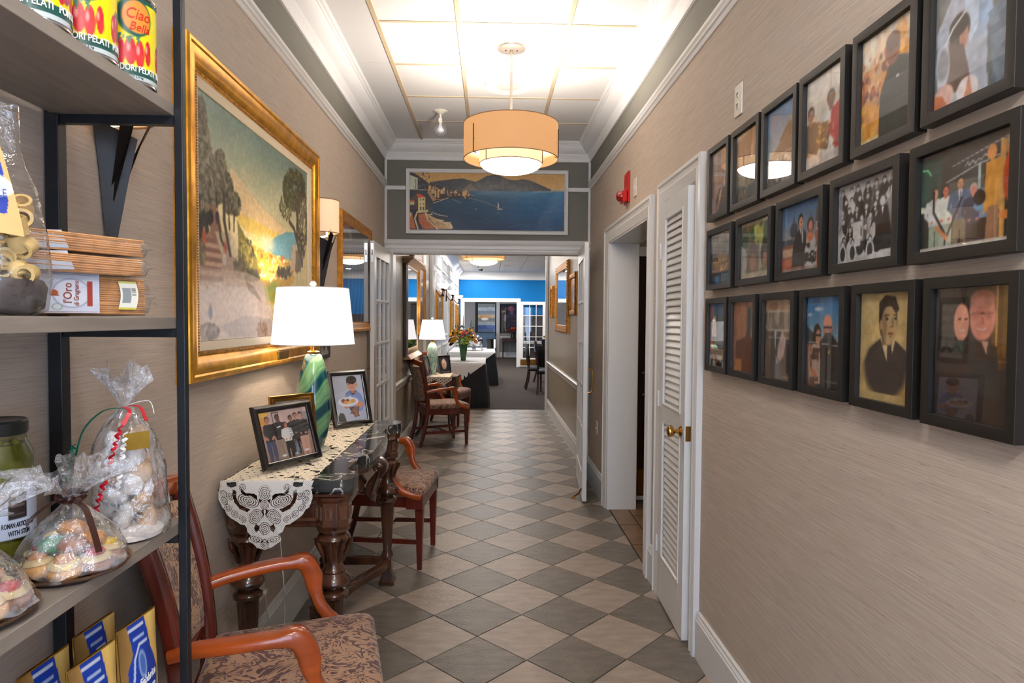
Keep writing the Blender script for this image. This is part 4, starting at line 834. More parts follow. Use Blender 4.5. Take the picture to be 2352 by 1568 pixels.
# mural above the opening ---------------------------------------------------
def mural():
    p = Pic(330, 124, (214, 168, 100), 2.68); U, V = p.U, p.V
    X = lambda x: (x-358)/1537.; Yy = lambda y: 1-(y-430)/575.
    p.grad((226, 184, 116), (206, 158, 88), .7, 1)
    q = lambda pts: [(X(a), Yy(b)) for a, b in pts]
    p.poly(q([(560, 525), (640, 512), (760, 495), (890, 484), (960, 505), (1010, 517), (1060, 490), (1120, 455), (1200, 443), (1260, 455), (1340, 490), (1400, 497), (1470, 484), (1530, 490), (1600, 515), (1680, 550), (1760, 585), (1760, 640), (560, 640)]), (62, 66, 74))
    p.blotch((40, 14), .55, (84, 90, 96), 4, (V > .68) & (V < .95) & (U > .42) & (U < .8) & (p.a[..., 0] < .35), .8); p.blotch((60, 20), .6, (96, 76, 66), 14, (V > .7) & (V < .9) & (U > .13) & (U < .4) & (p.a[..., 0] < .35), .8)
    sea = V < Yy(606)
    t = np.clip((Yy(606)-V)/.7, 0, 1)[..., None]; u = np.clip(U*1.3, 0, 1)[..., None]
    col = (np.array((30, 124, 176))*(1-t)+np.array((8, 66, 112))*t)*(.45+.55*u)/255.
    p.a = np.where(sea[..., None], col, p.a); p.poly(q([(1600, 600), (1895, 590), (1895, 612), (1560, 615)]), (120, 150, 164), .8)
    p.noise((24, 40), .07, 3, sea*1.0)
    rg = random.Random(3)
    for k in range(26):
        x, y = rg.uniform(600, 1880), rg.uniform(640, 1000); p.line(q([(x, y), (x+rg.uniform(40, 110), y-rg.uniform(8, 26))]), .0035, (70, 140, 180), .5)
    # far hill promontory and left town
    p.poly(q([(860, 605), (960, 535), (1040, 605)]), (128, 112, 100), .8)
    p.poly(q([(358, 430), (410, 440), (560, 545), (700, 575), (860, 610), (990, 655), (930, 690), (700, 690), (640, 720), (590, 740), (560, 720), (520, 610), (358, 610)]), (44, 38, 38))
    p.poly(q([(358, 610), (520, 610), (560, 720), (590, 745), (560, 800), (600, 850), (740, 870), (700, 905), (780, 950), (775, 992), (358, 992)]), (36, 34, 40))
    for k in range(70):
        x = rg.uniform(540, 930); y = 560+(x-540)*.16+rg.uniform(-10, 40); h = rg.uniform(12, 48)*(1.1-(x-540)/800.); w_ = rg.uniform(8, 26)
        p.poly(q([(x, y), (x+w_, y), (x+w_, y+h), (x, y+h)]), rg.choice([(206, 164, 112), (170, 128, 88), (120, 92, 76), (226, 190, 136), (84, 62, 56), (60, 48, 50)]))
    for x, y, w_, h in ((545, 560, 34, 40), (605, 610, 26, 70), (635, 615, 22, 66), (880, 610, 36, 50), (905, 602, 30, 50)): p.poly(q([(x, y), (x+w_, y), (x+w_, y+h), (x, y+h)]), (222, 176, 112)); p.poly(q([(x+w_*.6, y), (x+w_, y), (x+w_, y+h), (x+w_*.6, y+h)]), (120, 84, 66))
    p.poly(q([(358, 455), (435, 485), (435, 603), (358, 600)]), (206, 208, 178)); 
    for k in range(5): p.poly(q([(415, 500+k*20), (424, 502+k*20), (424, 514+k*20), (415, 512+k*20)]), (50, 56, 50))
    p.blotch((60, 30), .55, (86, 84, 84), 8, (U > .05) & (U < .13) & (V > .7)); p.line(q([(440, 604), (545, 606)]), .004, (200, 190, 160))
    p.poly(q([(530, 625), (560, 620), (620, 700), (590, 720)]), (176, 138, 100)); p.line(q([(590, 735), (740, 680)]), .005, (220, 200, 170)); p.line(q([(600, 700), (720, 690)]), .004, (206, 150, 110)); p.line(q([(850, 685), (960, 682), (1100, 725), (1240, 778)]), .008, (66, 84, 104)); p.line(q([(940, 676), (1100, 715), (1230, 765)]), .003, (150, 160, 170)); p.line(q([(930, 600), (945, 645), (985, 656)]), .005, (176, 170, 160)); p.line(q([(780, 695), (830, 712), (865, 728)]), .004, (160, 150, 150))
    p.poly(q([(1228, 778), (1280, 782), (1275, 790), (1225, 790)]), (206, 196, 176)); p.poly(q([(1230, 720), (1240, 720), (1242, 775), (1226, 775)]), (216, 208, 190)); p.line(q([(1238, 800), (1238, 832)]), .004, (130, 150, 170)); p.line(q([(1002, 785), (1012, 792), (1022, 785)]), .0035, (160, 180, 190))
    p.poly(q([(358, 690), (440, 645), (440, 800), (358, 800)]), (74, 52, 50)); p.poly(q([(440, 682), (512, 678), (514, 806), (444, 812)]), (226, 206, 132)); p.poly(q([(424, 640), (470, 648), (516, 678), (440, 686)]), (220, 78, 42)); p.poly(q([(358, 700), (410, 712), (405, 724), (358, 722)]), (206, 84, 50)); p.poly(q([(358, 722), (405, 724), (402, 752), (358, 755)]), (206, 190, 130))
    for x in (460, 490):
        for y in (690, 735): p.poly(q([(x, y), (x+12, y), (x+12, y+16), (x, y+16)]), (70, 76, 50))
        p.poly(q([(x, 772), (x+14, 772), (x+14, 806), (x, 806)]), (70, 62, 44))
    p.poly(q([(430, 815), (540, 800), (545, 825), (430, 836)]), (216, 196, 140)); p.line(q([(575, 825), (640, 850), (735, 866)]), .005, (206, 200, 186))
    for pts, c in ((((445, 845), (510, 838), (560, 920), (610, 992), (490, 992), (450, 920)), (190, 106, 62)), (((358, 840), (380, 830), (420, 992), (358, 992)), (186, 110, 64)), (((520, 838), (575, 850), (660, 910), (780, 992), (640, 992), (560, 900)), (206, 164, 112)), (((690, 925), (760, 920), (780, 960), (770, 992), (720, 970)), (206, 182, 140))): p.poly(q(pts), c)
    for pts in (((430, 835), (410, 890), (440, 992)), ((515, 835), (540, 900), (630, 992)), ((570, 845), (620, 890), (700, 930), (775, 985)), ((370, 835), (358, 880)), ((690, 925), (750, 935), (780, 975)), ((600, 880), (650, 900), (690, 905))): p.line(q(pts), .012, (226, 200, 150))
    for k in range(30):
        x, y = rg.uniform(450, 700), rg.uniform(850, 985); p.line(q([(x, y), (x+26, y+9)]), .003, (120, 74, 50), .7)
    p.poly(q([(555, 855), (600, 850), (700, 905), (620, 890)]), (28, 30, 44))
    return p.noise((80, 30), .05, 12)
MPROF = [(0, .018), (.004, .022), (.012, .022), (.016, .017), (.026, .018), (.031, .024), (.036, .020), (.037, .008)]
framed('wall_mural', 'long seaside mural of a harbour town in white moulding above the opening', 'mural', 1.513, .600, MPROF, M['white'], mural(), (-.032, YE, 2.287), 'E')

# the large gilded landscape ------------------------------------------------
def landscape():
    p = Pic(250, 236, (200, 196, 160), 1.28); U, V = p.U, p.V
    p.grad((236, 216, 160), (112, 138, 128), .50, 1.0); p.noise((6, 5), .05, 2); p.blotch((5, 4), .62, (206, 196, 160), 21, (V > .62), .35)
    X = lambda x: (x-42)/628.
    def W(x, y):   # crop pixel (perspective) -> picture uv
        t0, t1 = 20+(x-42)*.8, 1500-(x-42)*.055
        # along the wall the spacing is hyperbolic
        s = (x-42)/628.; u = s*1.65/(1+.65*s) if False else (s*.583)/(1-s*(1-.583))
        return (min(max(u, 0), 1), 1-(y-t0)/(t1-t0))
    q = lambda pts: [W(a, b) for a, b in pts]
    p.poly(q([(215, 560), (250, 500), (300, 560), (360, 640), (430, 740), (500, 800), (540, 850), (600, 900), (420, 870), (300, 780), (215, 700)]), (226, 190, 140), .7)
    p.poly(q([(280, 760), (340, 780), (430, 830), (540, 895), (560, 905), (430, 905), (330, 860), (290, 810)]), (222, 190, 84), .8); p.ell(.47, .44, .13, .06, (250, 222, 140), .8, 1)
    p.poly(q([(500, 895), (560, 868), (612, 870), (610, 1045), (540, 1030), (470, 990), (430, 960)]), (112, 166, 178)); p.ell(*W(455, 935), .06, .04, (240, 226, 190), .8, 1)
    rg = random.Random(4)
    p.poly(q([(280, 820), (340, 930), (440, 975), (560, 1040), (610, 1050), (600, 1150), (520, 1300), (440, 1290), (400, 1150), (300, 940)]), (222, 178, 74))
    for k in range(330):
        x = rg.uniform(335, 600); y = 945+(x-335)*.36+rg.uniform(-8, 190)*max(.2, 1-abs(x-450)/260.)
        c = rg.choice([(250, 214, 96), (246, 226, 150), (236, 160, 54), (206, 110, 40), (255, 240, 190), (196, 176, 66), (240, 190, 60)]); u, v = W(x, y); p.ell(u, v, rg.uniform(.004, .014), rg.uniform(.004, .011), c)
    p.poly(q([(430, 1180), (500, 1150), (520, 1300), (440, 1260)]), (160, 170, 60)); p.blotch((30, 30), .55, (196, 150, 60), 5, (U > .45) & (U < .75) & (V > .1) & (V < .3), .6)
    p.poly(q([(42, 1110), (200, 1140), (300, 1150), (420, 1160), (450, 1290), (520, 1480), (42, 1500)]), (206, 182, 160)); p.poly(q([(120, 860), (190, 900), (200, 1110), (60, 1130), (50, 900)]), (172, 128, 104))
    for k in range(9): p.line(q([(60, 900+k*28), (190, 930+k*26)]), .011, (206, 166, 136) if k % 2 else (128, 88, 74), .8)
    p.poly(q([(125, 690), (165, 700), (195, 880), (215, 980), (180, 960), (125, 870)]), (150, 110, 90))
    p.poly(q([(150, 860), (290, 880), (290, 1000), (250, 1050), (200, 1040)]), (196, 176, 140)); p.poly(q([(240, 860), (285, 850), (285, 1000), (250, 1040)]), (226, 206, 166)); p.poly(q([(190, 980), (260, 1010), (330, 1080), (330, 1150), (190, 1130)]), (176, 150, 130))
    p.poly(q([(42, 610), (95, 640), (120, 760), (42, 740)]), (200, 182, 140)); p.poly(q([(42, 210), (95, 260), (115, 370), (70, 330), (42, 300)]), (204, 196, 172))
    for k in range(6): p.line(q([(60+k*14, 630+k*12), (64+k*14, 740+k*8)]), .006, (110, 96, 74))
    def foliage(cx, cy, rx, ry, n, cols, s=.018):
        for k in range(int(n*1.9)):
            a = rg.uniform(0, 2*PI); r = math.sqrt(rg.random()); u, v = W(cx+rx*r*math.cos(a), cy+ry*r*math.sin(a)); p.ell(u, v, rg.uniform(.25, .8)*s*.75, rg.uniform(.4, 1.3)*s*.8, rg.choice(cols), .85)
    G = [(76, 70, 52), (98, 90, 66), (120, 112, 84), (58, 54, 42), (132, 126, 104)]
    foliage(70, 200, 34, 110, 90, G); foliage(95, 320, 26, 60, 40, G); foliage(85, 470, 55, 120, 190, G+[(150, 146, 130)]); foliage(180, 520, 42, 120, 150, G); foliage(180, 440, 24, 50, 30, G, .012)
    foliage(150, 640, 95, 50, 130, G); foliage(250, 700, 50, 60, 110, G); foliage(75, 820, 36, 70, 80, [(48, 46, 38), (66, 60, 46)]); foliage(120, 780, 18, 30, 30, [(48, 46, 38)]); foliage(68, 980, 24, 70, 50, [(150, 130, 90), (110, 96, 66)])
    foliage(62, 150, 24, 60, 60, G); foliage(80, 400, 50, 90, 150, G+[(146, 138, 120)]); foliage(120, 560, 80, 90, 260, G+[(140, 132, 116)]); foliage(215, 600, 40, 70, 120, G); foliage(275, 720, 30, 40, 60, G)
    for pts, wd in ((((205, 640), (206, 800), (232, 960), (240, 1000)), .011), (((160, 640), (165, 740), (185, 900), (200, 940)), .008), (((232, 700), (236, 850)), .006), (((60, 650), (62, 740)), .006), (((265, 740), (262, 860)), .006)): p.line(q(pts), wd, (70, 58, 46))
    p.poly(q([(282, 800), (330, 900), (390, 1010), (410, 1150), (340, 1150), (290, 980)]), (126, 120, 60)); foliage(330, 1000, 45, 100, 120, [(96, 96, 50), (150, 140, 70), (66, 66, 40), (190, 160, 80)], .014); foliage(370, 1120, 45, 30, 50, [(70, 66, 44), (90, 84, 60)]); foliage(295, 1070, 34, 50, 40, [(120, 108, 84), (96, 84, 66)])
    foliage(600, 620, 62, 120, 260, [(66, 66, 40), (88, 86, 50), (52, 54, 34), (110, 104, 62)]); foliage(560, 720, 40, 80, 60, [(80, 78, 46), (100, 96, 56)], .012); foliage(640, 800, 30, 230, 170, [(70, 66, 42), (96, 88, 56), (54, 50, 36)]); foliage(618, 1040, 28, 60, 60, [(120, 100, 66), (90, 76, 54)]); foliage(545, 1105, 40, 34, 50, [(66, 62, 42), (96, 84, 60)])
    p.line(q([(575, 810), (600, 850), (620, 950), (640, 1060)]), .014, (84, 68, 50)); p.line(q([(620, 700), (612, 880)]), .007, (70, 58, 44)); p.poly(q([(592, 945), (608, 940), (606, 1080), (575, 1110)]), (206, 176, 140))
    p.poly(q([(50, 1060), (330, 1100), (440, 1160), (520, 1480), (42, 1500)]), (214, 192, 172), .55); p.poly(q([(180, 1410), (330, 1350), (470, 1380), (500, 1470), (240, 1480)]), (176, 158, 146), .8); p.poly(q([(330, 1150), (380, 1190), (420, 1280), (340, 1200)]), (140, 124, 106), .8)
    for x, y, c in ((210, 960, (170, 70, 60)), (205, 1020, (206, 196, 186)), (165, 780, (60, 44, 60)), (100, 1230, (206, 190, 180)), (120, 1330, (100, 110, 130)), (85, 890, (206, 90, 50))): u, v = W(x, y); p.ell(u, v, .012, .03, c, .9); p.ell(u, v+.033, .007, .010, (190, 140, 110), .9)
    foliage(110, 1440, 60, 40, 80, [(130, 104, 84), (170, 146, 120), (96, 76, 60)]); foliage(420, 1440, 30, 40, 50, [(170, 140, 110), (140, 110, 86)])
    return p.noise((90, 80), .07, 12).blur(1)
GP = [(0, .030), (.004, .045), (.012, .050), (.022, .050), (.028, .046), (.040, .048), (.062, .044), (.078, .034), (.086, .028), (.090, .030), (.097, .030), (.1, .024)]
ld = framed('framed_painting', 'large gold-framed landscape painting of a sunlit coast above the console table', 'painting', 1.575, 1.105, GP, M['gold'], landscape(), (XL, 2.873, 1.285), 'L', liner=.034)
bd = MB(); rg = random.Random(1)
x0, x1, z0, z1 = -.7875+.094, .7875-.094, .094, 1.105-.094
for k in range(150):
    t = (k+.5)/150; bd.cbox(x0+(x1-x0)*t, -.031, z0, .0055, .006, .007).cbox(x0+(x1-x0)*t, -.031, z1, .0055, .006, .007)
for k in range(100):
    t = (k+.5)/100; bd.cbox(x0, -.031, z0+(z1-z0)*t, .007, .006, .0055).cbox(x1, -.031, z0+(z1-z0)*t, .007, .006, .0055)
bd.build('beading', M['gold_beads'], ld, kind='stuff')
MB().add([(.06, -.052, .030), (.20, -.052, .030), (.20, -.054, .062), (.06, -.054, .062), (.055, -.046, .022), (.205, -.046, .022), (.205, -.048, .068), (.055, -.048, .068)], [(0, 1, 2, 3), (4, 0, 3, 7), (1, 5, 6, 2), (3, 2, 6, 7), (4, 5, 1, 0)]).build('nameplate', M['brass'], ld, bevel=.001)
# second framed picture behind reflective glass
def pic2():
    p = Pic(80, 80, (96, 86, 84)); p.noise((4, 5), .15, 3); p.poly([(0, .94), (.3, .98), (.35, .86), (0, .80)], (206, 200, 196)); p.poly([(0, .9), (.2, .93), (.25, .86), (0, .83)], (150, 120, 100))
    for k in range(5): p.line([(.05+k*.15, 0), (.22+k*.13, .4), (.26+k*.1, .8)], .018, (176, 180, 186), .8)
    return p.noise((10, 10), .1, 4)
GP2 = [(0, .030), (.004, .036), (.02, .036), (.03, .030), (.05, .026), (.062, .020), (.066, .024), (.072, .018)]
framed('framed_picture', 'gold-framed picture behind glass beside the open glazed door', 'picture', 1.08, .80, GP2, M['gold_y'], pic2(), (XL, 4.80, 1.40), 'L', glassm=M['glass_mirror'])
def picm():
    p = Pic(30, 16, (232, 228, 220)); p.line([(.1, .3), (.3, .7), (.5, .3), (.7, .7), (.9, .3)], .06, (60, 60, 64)); return p
framed('small_picture_frame', 'small black-framed ink drawing low on the wall behind the green lamp', 'picture', .25, .15, [(0, .014), (.018, .016), (.02, .008)], M['black'], picm(), (XL, 3.90, 1.26), 'L', glassm=M['glass'])
# three gilt frames in the hallway right
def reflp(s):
    p = Pic(40, 60, (176, 190, 210)); p.grad((150, 128, 112), (176, 198, 224), .35, .5); p.rect(0, 1, .40, .44, (226, 226, 226)); p.noise((5, 9), .12, s); return p  # mirror reflection painted as bands of colour
def pictan(s):
    p = Pic(24, 24, (196, 140, 70)); p.noise((4, 5), .3, s); p.ell(.5, .5, .25, .3, (150, 96, 50)); return p
GF = [(0, .022), (.01, .03), (.03, .034), (.05, .028), (.06, .014)]
GRH = 'gold frames on the hallway wall'
XH = XR+.01
a = framed('gold_picture', 'small gold frame left of the tall one on the hallway right wall', 'picture', .40, .47, GF, M['gold_y'], pictan(3), (XH, 9.80, 1.52), 'R', GRH)
b = framed('gilded_mirror', 'tall gold beaded frame with pale reflecting glass on the hallway right wall', 'mirror', 1.36, .88, [(0, .026), (.012, .036), (.05, .038), (.09, .032), (.10, .018)], M['gold_y'], reflp(5), (XH, 8.46, 1.33), 'R', GRH, glassm=M['glass_mirror'])
c = framed('gold_picture', 'small gold frame nearest the open door on the hallway right wall', 'picture', .64, .47, GF, M['gold_y'], pictan(9), (XH, 7.34, 1.545), 'R', GRH)
for o, w_, h_ in ((a, .40, .47), (b, 1.36, .88), (c, .64, .47)):
    nb = 26; mb = MB()
    for k in range(nb):
        mb.ball((-w_/2+.02, -.036, h_*(k+.5)/nb), .010, 6, 4); mb.ball((w_/2-.02, -.036, h_*(k+.5)/nb), .010, 6, 4)
    mb.build('beading', M['gold_y'], o, kind='stuff')

# wall fittings ---------------------------------------------------------------
t = thing('fire_alarm_strobe', 'red fire alarm strobe high on the right wall', 'fire alarm', (XR, 4.485, 2.29), -PI/2)
MB().box(-.075, .075, -.012, 0, 0, .21).build('back_plate', M['red'], t, bevel=.003)
MB().box(-.06, .06, -.045, -.012, .005, .085).build('housing', M['red'], t, bevel=.008)
MB().lathe([(.038, 0), (.036, .02), (.024, .034), (0, .038)], 20).xf(Matrix.Translation((0, -.043, .05)) @ Matrix.Rotation(PI/2, 4, 'X')).build('bell_dome', mat('dark red dome', (150, 10, 12), .12, coat=.8), t, smooth=50)
text_mb('FIRE', .042, lambda x, y, z: (-y*1.0, -.0125-z, .145+x)).build('lettering', mat('faded alarm lettering', (150, 24, 18), .4), t)
t = thing('wall_plate', 'narrow ivory plate beside the red alarm', 'switch plate', (XR, 4.245, 2.295), -PI/2)
MB().box(-.042, .042, -.007, 0, 0, .118).build('plate', M['plate'], t, bevel=.003)
MB().box(-.008, .008, -.011, -.006, .045, .072).build('toggle', M['white'], t, bevel=.002)
def outlet(label, loc, rz, name='wall_outlet'):
    t = thing(name, label, 'outlet', loc, rz)
    MB().box(-.037, .037, -.006, 0, 0, .117).build('plate', M['plate'], t, bevel=.003)
    for z in (.038, .079):
        r = MB().lathe([(.0165, 0), (.0165, .003), (.014, .004), (0, .004)], 20).xf(Matrix.Translation((0, -.005, z)) @ Matrix.Rotation(PI/2, 4, 'X')).build('receptacle', M['plate'], t)
        MB().box(-.007, -.0045, -.0098, -.008, z-.002, z+.008).box(.0045, .007, -.0098, -.008, z-.002, z+.008).cbox(0, -.009, z-.008, .005, .002, .005).build('slots', M['shadow'], r)
    return t
outlet('white double outlet high on the right wall above the photo rows', (XR, 2.475, 2.27), -PI/2)
t = thing('switch_plate', 'slim ivory plate low on the wall between glazed door and side doorway', 'switch plate', (XR, 5.66, .50), -PI/2)
MB().box(-.037, .037, -.006, 0, 0, .117).build('plate', M['plate'], t, bevel=.003); MB().cbox(0, -.008, .058, .01, .008, .02).build('toggle', M['white'], t)
outlet('white outlet on the wall under the console table by the lamp cord', (XL, 2.83, .28), PI/2)

# ceiling things -----------------------------------------------------------------
def pendant(label, x, y, zt, drop, sc_=1, group=None, power=60):
    """zt ceiling height; drum hangs so that its top is zt-drop"""
    t = thing('pendant_lamp', label, 'pendant lamp', (x, y, 0), 0, group)
    ni = M['nickel']; z1 = zt-drop; z0 = z1-.208; R_ = .285
    MB().lathe([(.0, zt-.014), (.06, zt-.015), (.084, zt-.010), (.088, zt-.003), (.088, zt-.0005), (0, zt-.0005)], 32).build('canopy', ni, t, smooth=40)
    mb = MB().tube([(0, 0, zt-.014), (0, 0, z0+.06)], .0075, 12).tube([(0, 0, zt-.06), (0, 0, zt-.014)], .010, 12); mb.build('stem', ni, t, smooth=50)
    for s in (-1, 1): MB().ball((s*.034, 0, zt-.017), .004, 8, 5).build('screw', M['blackin'], t)
    for (r, a, b_, nm) in ((R_, z0, z1, 'outer_shade'), (R_*.665, z0-.028, z0+.10, 'inner_shade')):
        MB().lathe([(r, a), (r, b_), (r-.003, b_), (r-.003, a), (r, a)], 64, cap=False).build(nm, M['drum'] if nm[0] == 'o' else M['drum_in'], t, smooth=40)
        for z in (a, b_): MB().tube([(r*math.cos(k*PI/32)*.998, r*math.sin(k*PI/32)*.998, z) for k in range(64)], .0028, 6, closed=True).build('shade_rim', M['rim'], t, smooth=60)
    rr = R_*.65; prof = [(rr*math.cos(q), z0-.027-.058*math.sin(q)) for q in np.linspace(0, PI/2, 9)]
    MB().lathe([(max(r, 0.0), z) for r, z in prof][::-1], 48).build('glass_dome', M['dome'], t, smooth=60)
    for k in range(3):
        a = k*2*PI/3+1.76; ca, sa = math.cos(a), math.sin(a)
        hk = MB().tube([(ca*(R_+.009), sa*(R_+.009), z1-.05), (ca*(R_+.009), sa*(R_+.009), z0-.004), (ca*(R_-.012), sa*(R_-.012), z0-.004)], .0035, 6)
        hk.tube([(ca*(rr+.012), sa*(rr+.012), z0+.05), (ca*(rr+.012), sa*(rr+.012), z0-.033), (ca*(rr-.008), sa*(rr-.008), z0-.033)], .003, 6)
        hk.build('hook', M['nickel_d'], t)
        MB().tube([(0, 0, z0+.075), (ca*R_, sa*R_, z0+.075)], .004, 6).build('spider_arm', ni, t)
    return t
M['nickel'] = mat('satin nickel', (176, 166, 156), .35, metal=.8)
M['nickel_d'] = mat('dark metal strap', (96, 84, 72), .4, metal=.8)
M['drum'] = glow('drum shade fabric', (222, 158, 96), .62, (150, 120, 92))
M['drum_in'] = glow('inner shade fabric', (255, 214, 160), .9, (200, 180, 150))
M['rim'] = mat('shade rim', (150, 112, 84), .7)
M['dome'] = glow('lit glass dome', (255, 246, 232), 9)
pendant('drum pendant lamp with glowing dome hanging in the corridor', .120, 4.01, ZC, .458)
point('pendant_lamp_bulb', (.12, 4.01, 2.61), .07, 48, (1, .94, .88))
pendant('drum pendant lamp hanging in the hallway beyond the glazed doors', -.09, 8.75, ZH, .455)
point('hall_pendant_bulb', (-.09, 8.75, 2.50), .07, 95, (1, .94, .88))
t = thing('ceiling_speaker', 'round white speaker grille set in the corridor ceiling', 'speaker', (.12, 4.655, ZC), 0)
MB().lathe([(.150, -.004), (.166, -.007), (.168, -.001), (.168, .0), (0, .0), (0, -.004)][::-1], 48).build('grille', M['ceil_tile'], t, smooth=30)
MB().lathe([(0, -.0055), (.085, -.0055), (.087, -.004)], 40, cap=False).build('cone_cover', mat('pale speaker cone', (214, 206, 196), .8), t)
t = thing('ceiling_globe_lamp', 'small clear globe lamp on white ceiling bracket near the left crown', 'lamp', (-.400, 5.242, 0), 0)
MB().lathe([(.0, ZC-.03), (.012, ZC-.028), (.03, ZC-.015), (.058, ZC-.004), (.06, ZC-.0005), (0, ZC-.0005)], 28).build('base', M['plate'], t, smooth=40)
MB().tube([(0, 0, ZC-.028), (0, 0, ZC-.06)], .009, 10).cbox(0, 0, ZC-.072, .028, .016, .03).tube([(0, 0, ZC-.08), (0, 0, ZC-.10)], .014, 12).build('socket', M['plate'], t)
MB().ball((0, 0, ZC-.150), .053, 24, 14).build('globe', glass('globe glass', f0=.16, p=2.5, haze=.10), t, smooth=80)
MB().lathe([(0, ZC-.175), (.022, ZC-.165), (.030, ZC-.150), (.014, ZC-.125), (.010, ZC-.10)], 16, cap=False).build('bulb', glow('unlit frosted bulb', (255, 255, 255), .15, (236, 236, 236)), t, smooth=60)  # faint emission added although the bulb is unlit
# ================================================================ FURNITURE
def rpoly(pts, r, n=4):
    out = []; m = len(pts)
    for i in range(m):
        a, b, c = Vector(pts[i-1]), Vector(pts[i]), Vector(pts[(i+1) % m])
        rr = r[i] if isinstance(r, (list, tuple)) else r
        d1, d2 = (a-b).normalized(), (c-b).normalized()
        ang = d1.angle(d2); L_ = min(rr/math.tan(ang/2), (a-b).length*.49, (c-b).length*.49)
        p0, p1 = b+d1*L_, b+d2*L_
        for k in range(n+1):
            t = k/n; q = p0*(1-t)**2+b*2*t*(1-t)+p1*t*t; out.append((q.x, q.y))
    return out
def layers(mb, poly, lv, centre=None, cap=True, mi=0):
    """stack of inset copies of poly: lv = (inset factor, z)"""
    cx = sum(p[0] for p in poly)/len(poly); cy = sum(p[1] for p in poly)/len(poly); n = len(poly); vs = []; fs = []
    xs = [abs(p[0]-cx) for p in poly]; ys = [abs(p[1]-cy) for p in poly]; mx, my = max(xs), max(ys)
    for (ins, z) in lv:
        for (x, y) in poly: vs.append((cx+(x-cx)*(1-ins/mx), cy+(y-cy)*(1-ins/my), z))
    for k in range(len(lv)-1):
        for i in range(n): j = (i+1) % n; fs.append((k*n+i, k*n+j, (k+1)*n+j, (k+1)*n+i))
    if cap: fs += [tuple(range(n))[::-1], tuple((len(lv)-1)*n+i for i in range(n))]
    return mb.add(vs, fs, mi)
def spline(pts, n=6):
    P = [Vector(p) for p in pts]; out = []
    for i in range(len(P)-1):
        p0, p1, p2, p3 = P[max(i-1, 0)], P[i], P[i+1], P[min(i+2, len(P)-1)]
        for k in range(n):
            t = k/n; out.append(.5*((2*p1)+(-p0+p2)*t+(2*p0-5*p1+4*p2-p3)*t*t+(-p0+3*p1-3*p2+p3)*t**3))
    out.append(P[-1]); return out
RSEC = [(1, .6), (.85, .85), (.6, 1), (-.6, 1), (-.85, .85), (-1, .6), (-1, -.6), (-.85, -.85), (-.6, -1), (.6, -1), (.85, -.85), (1, -.6)]

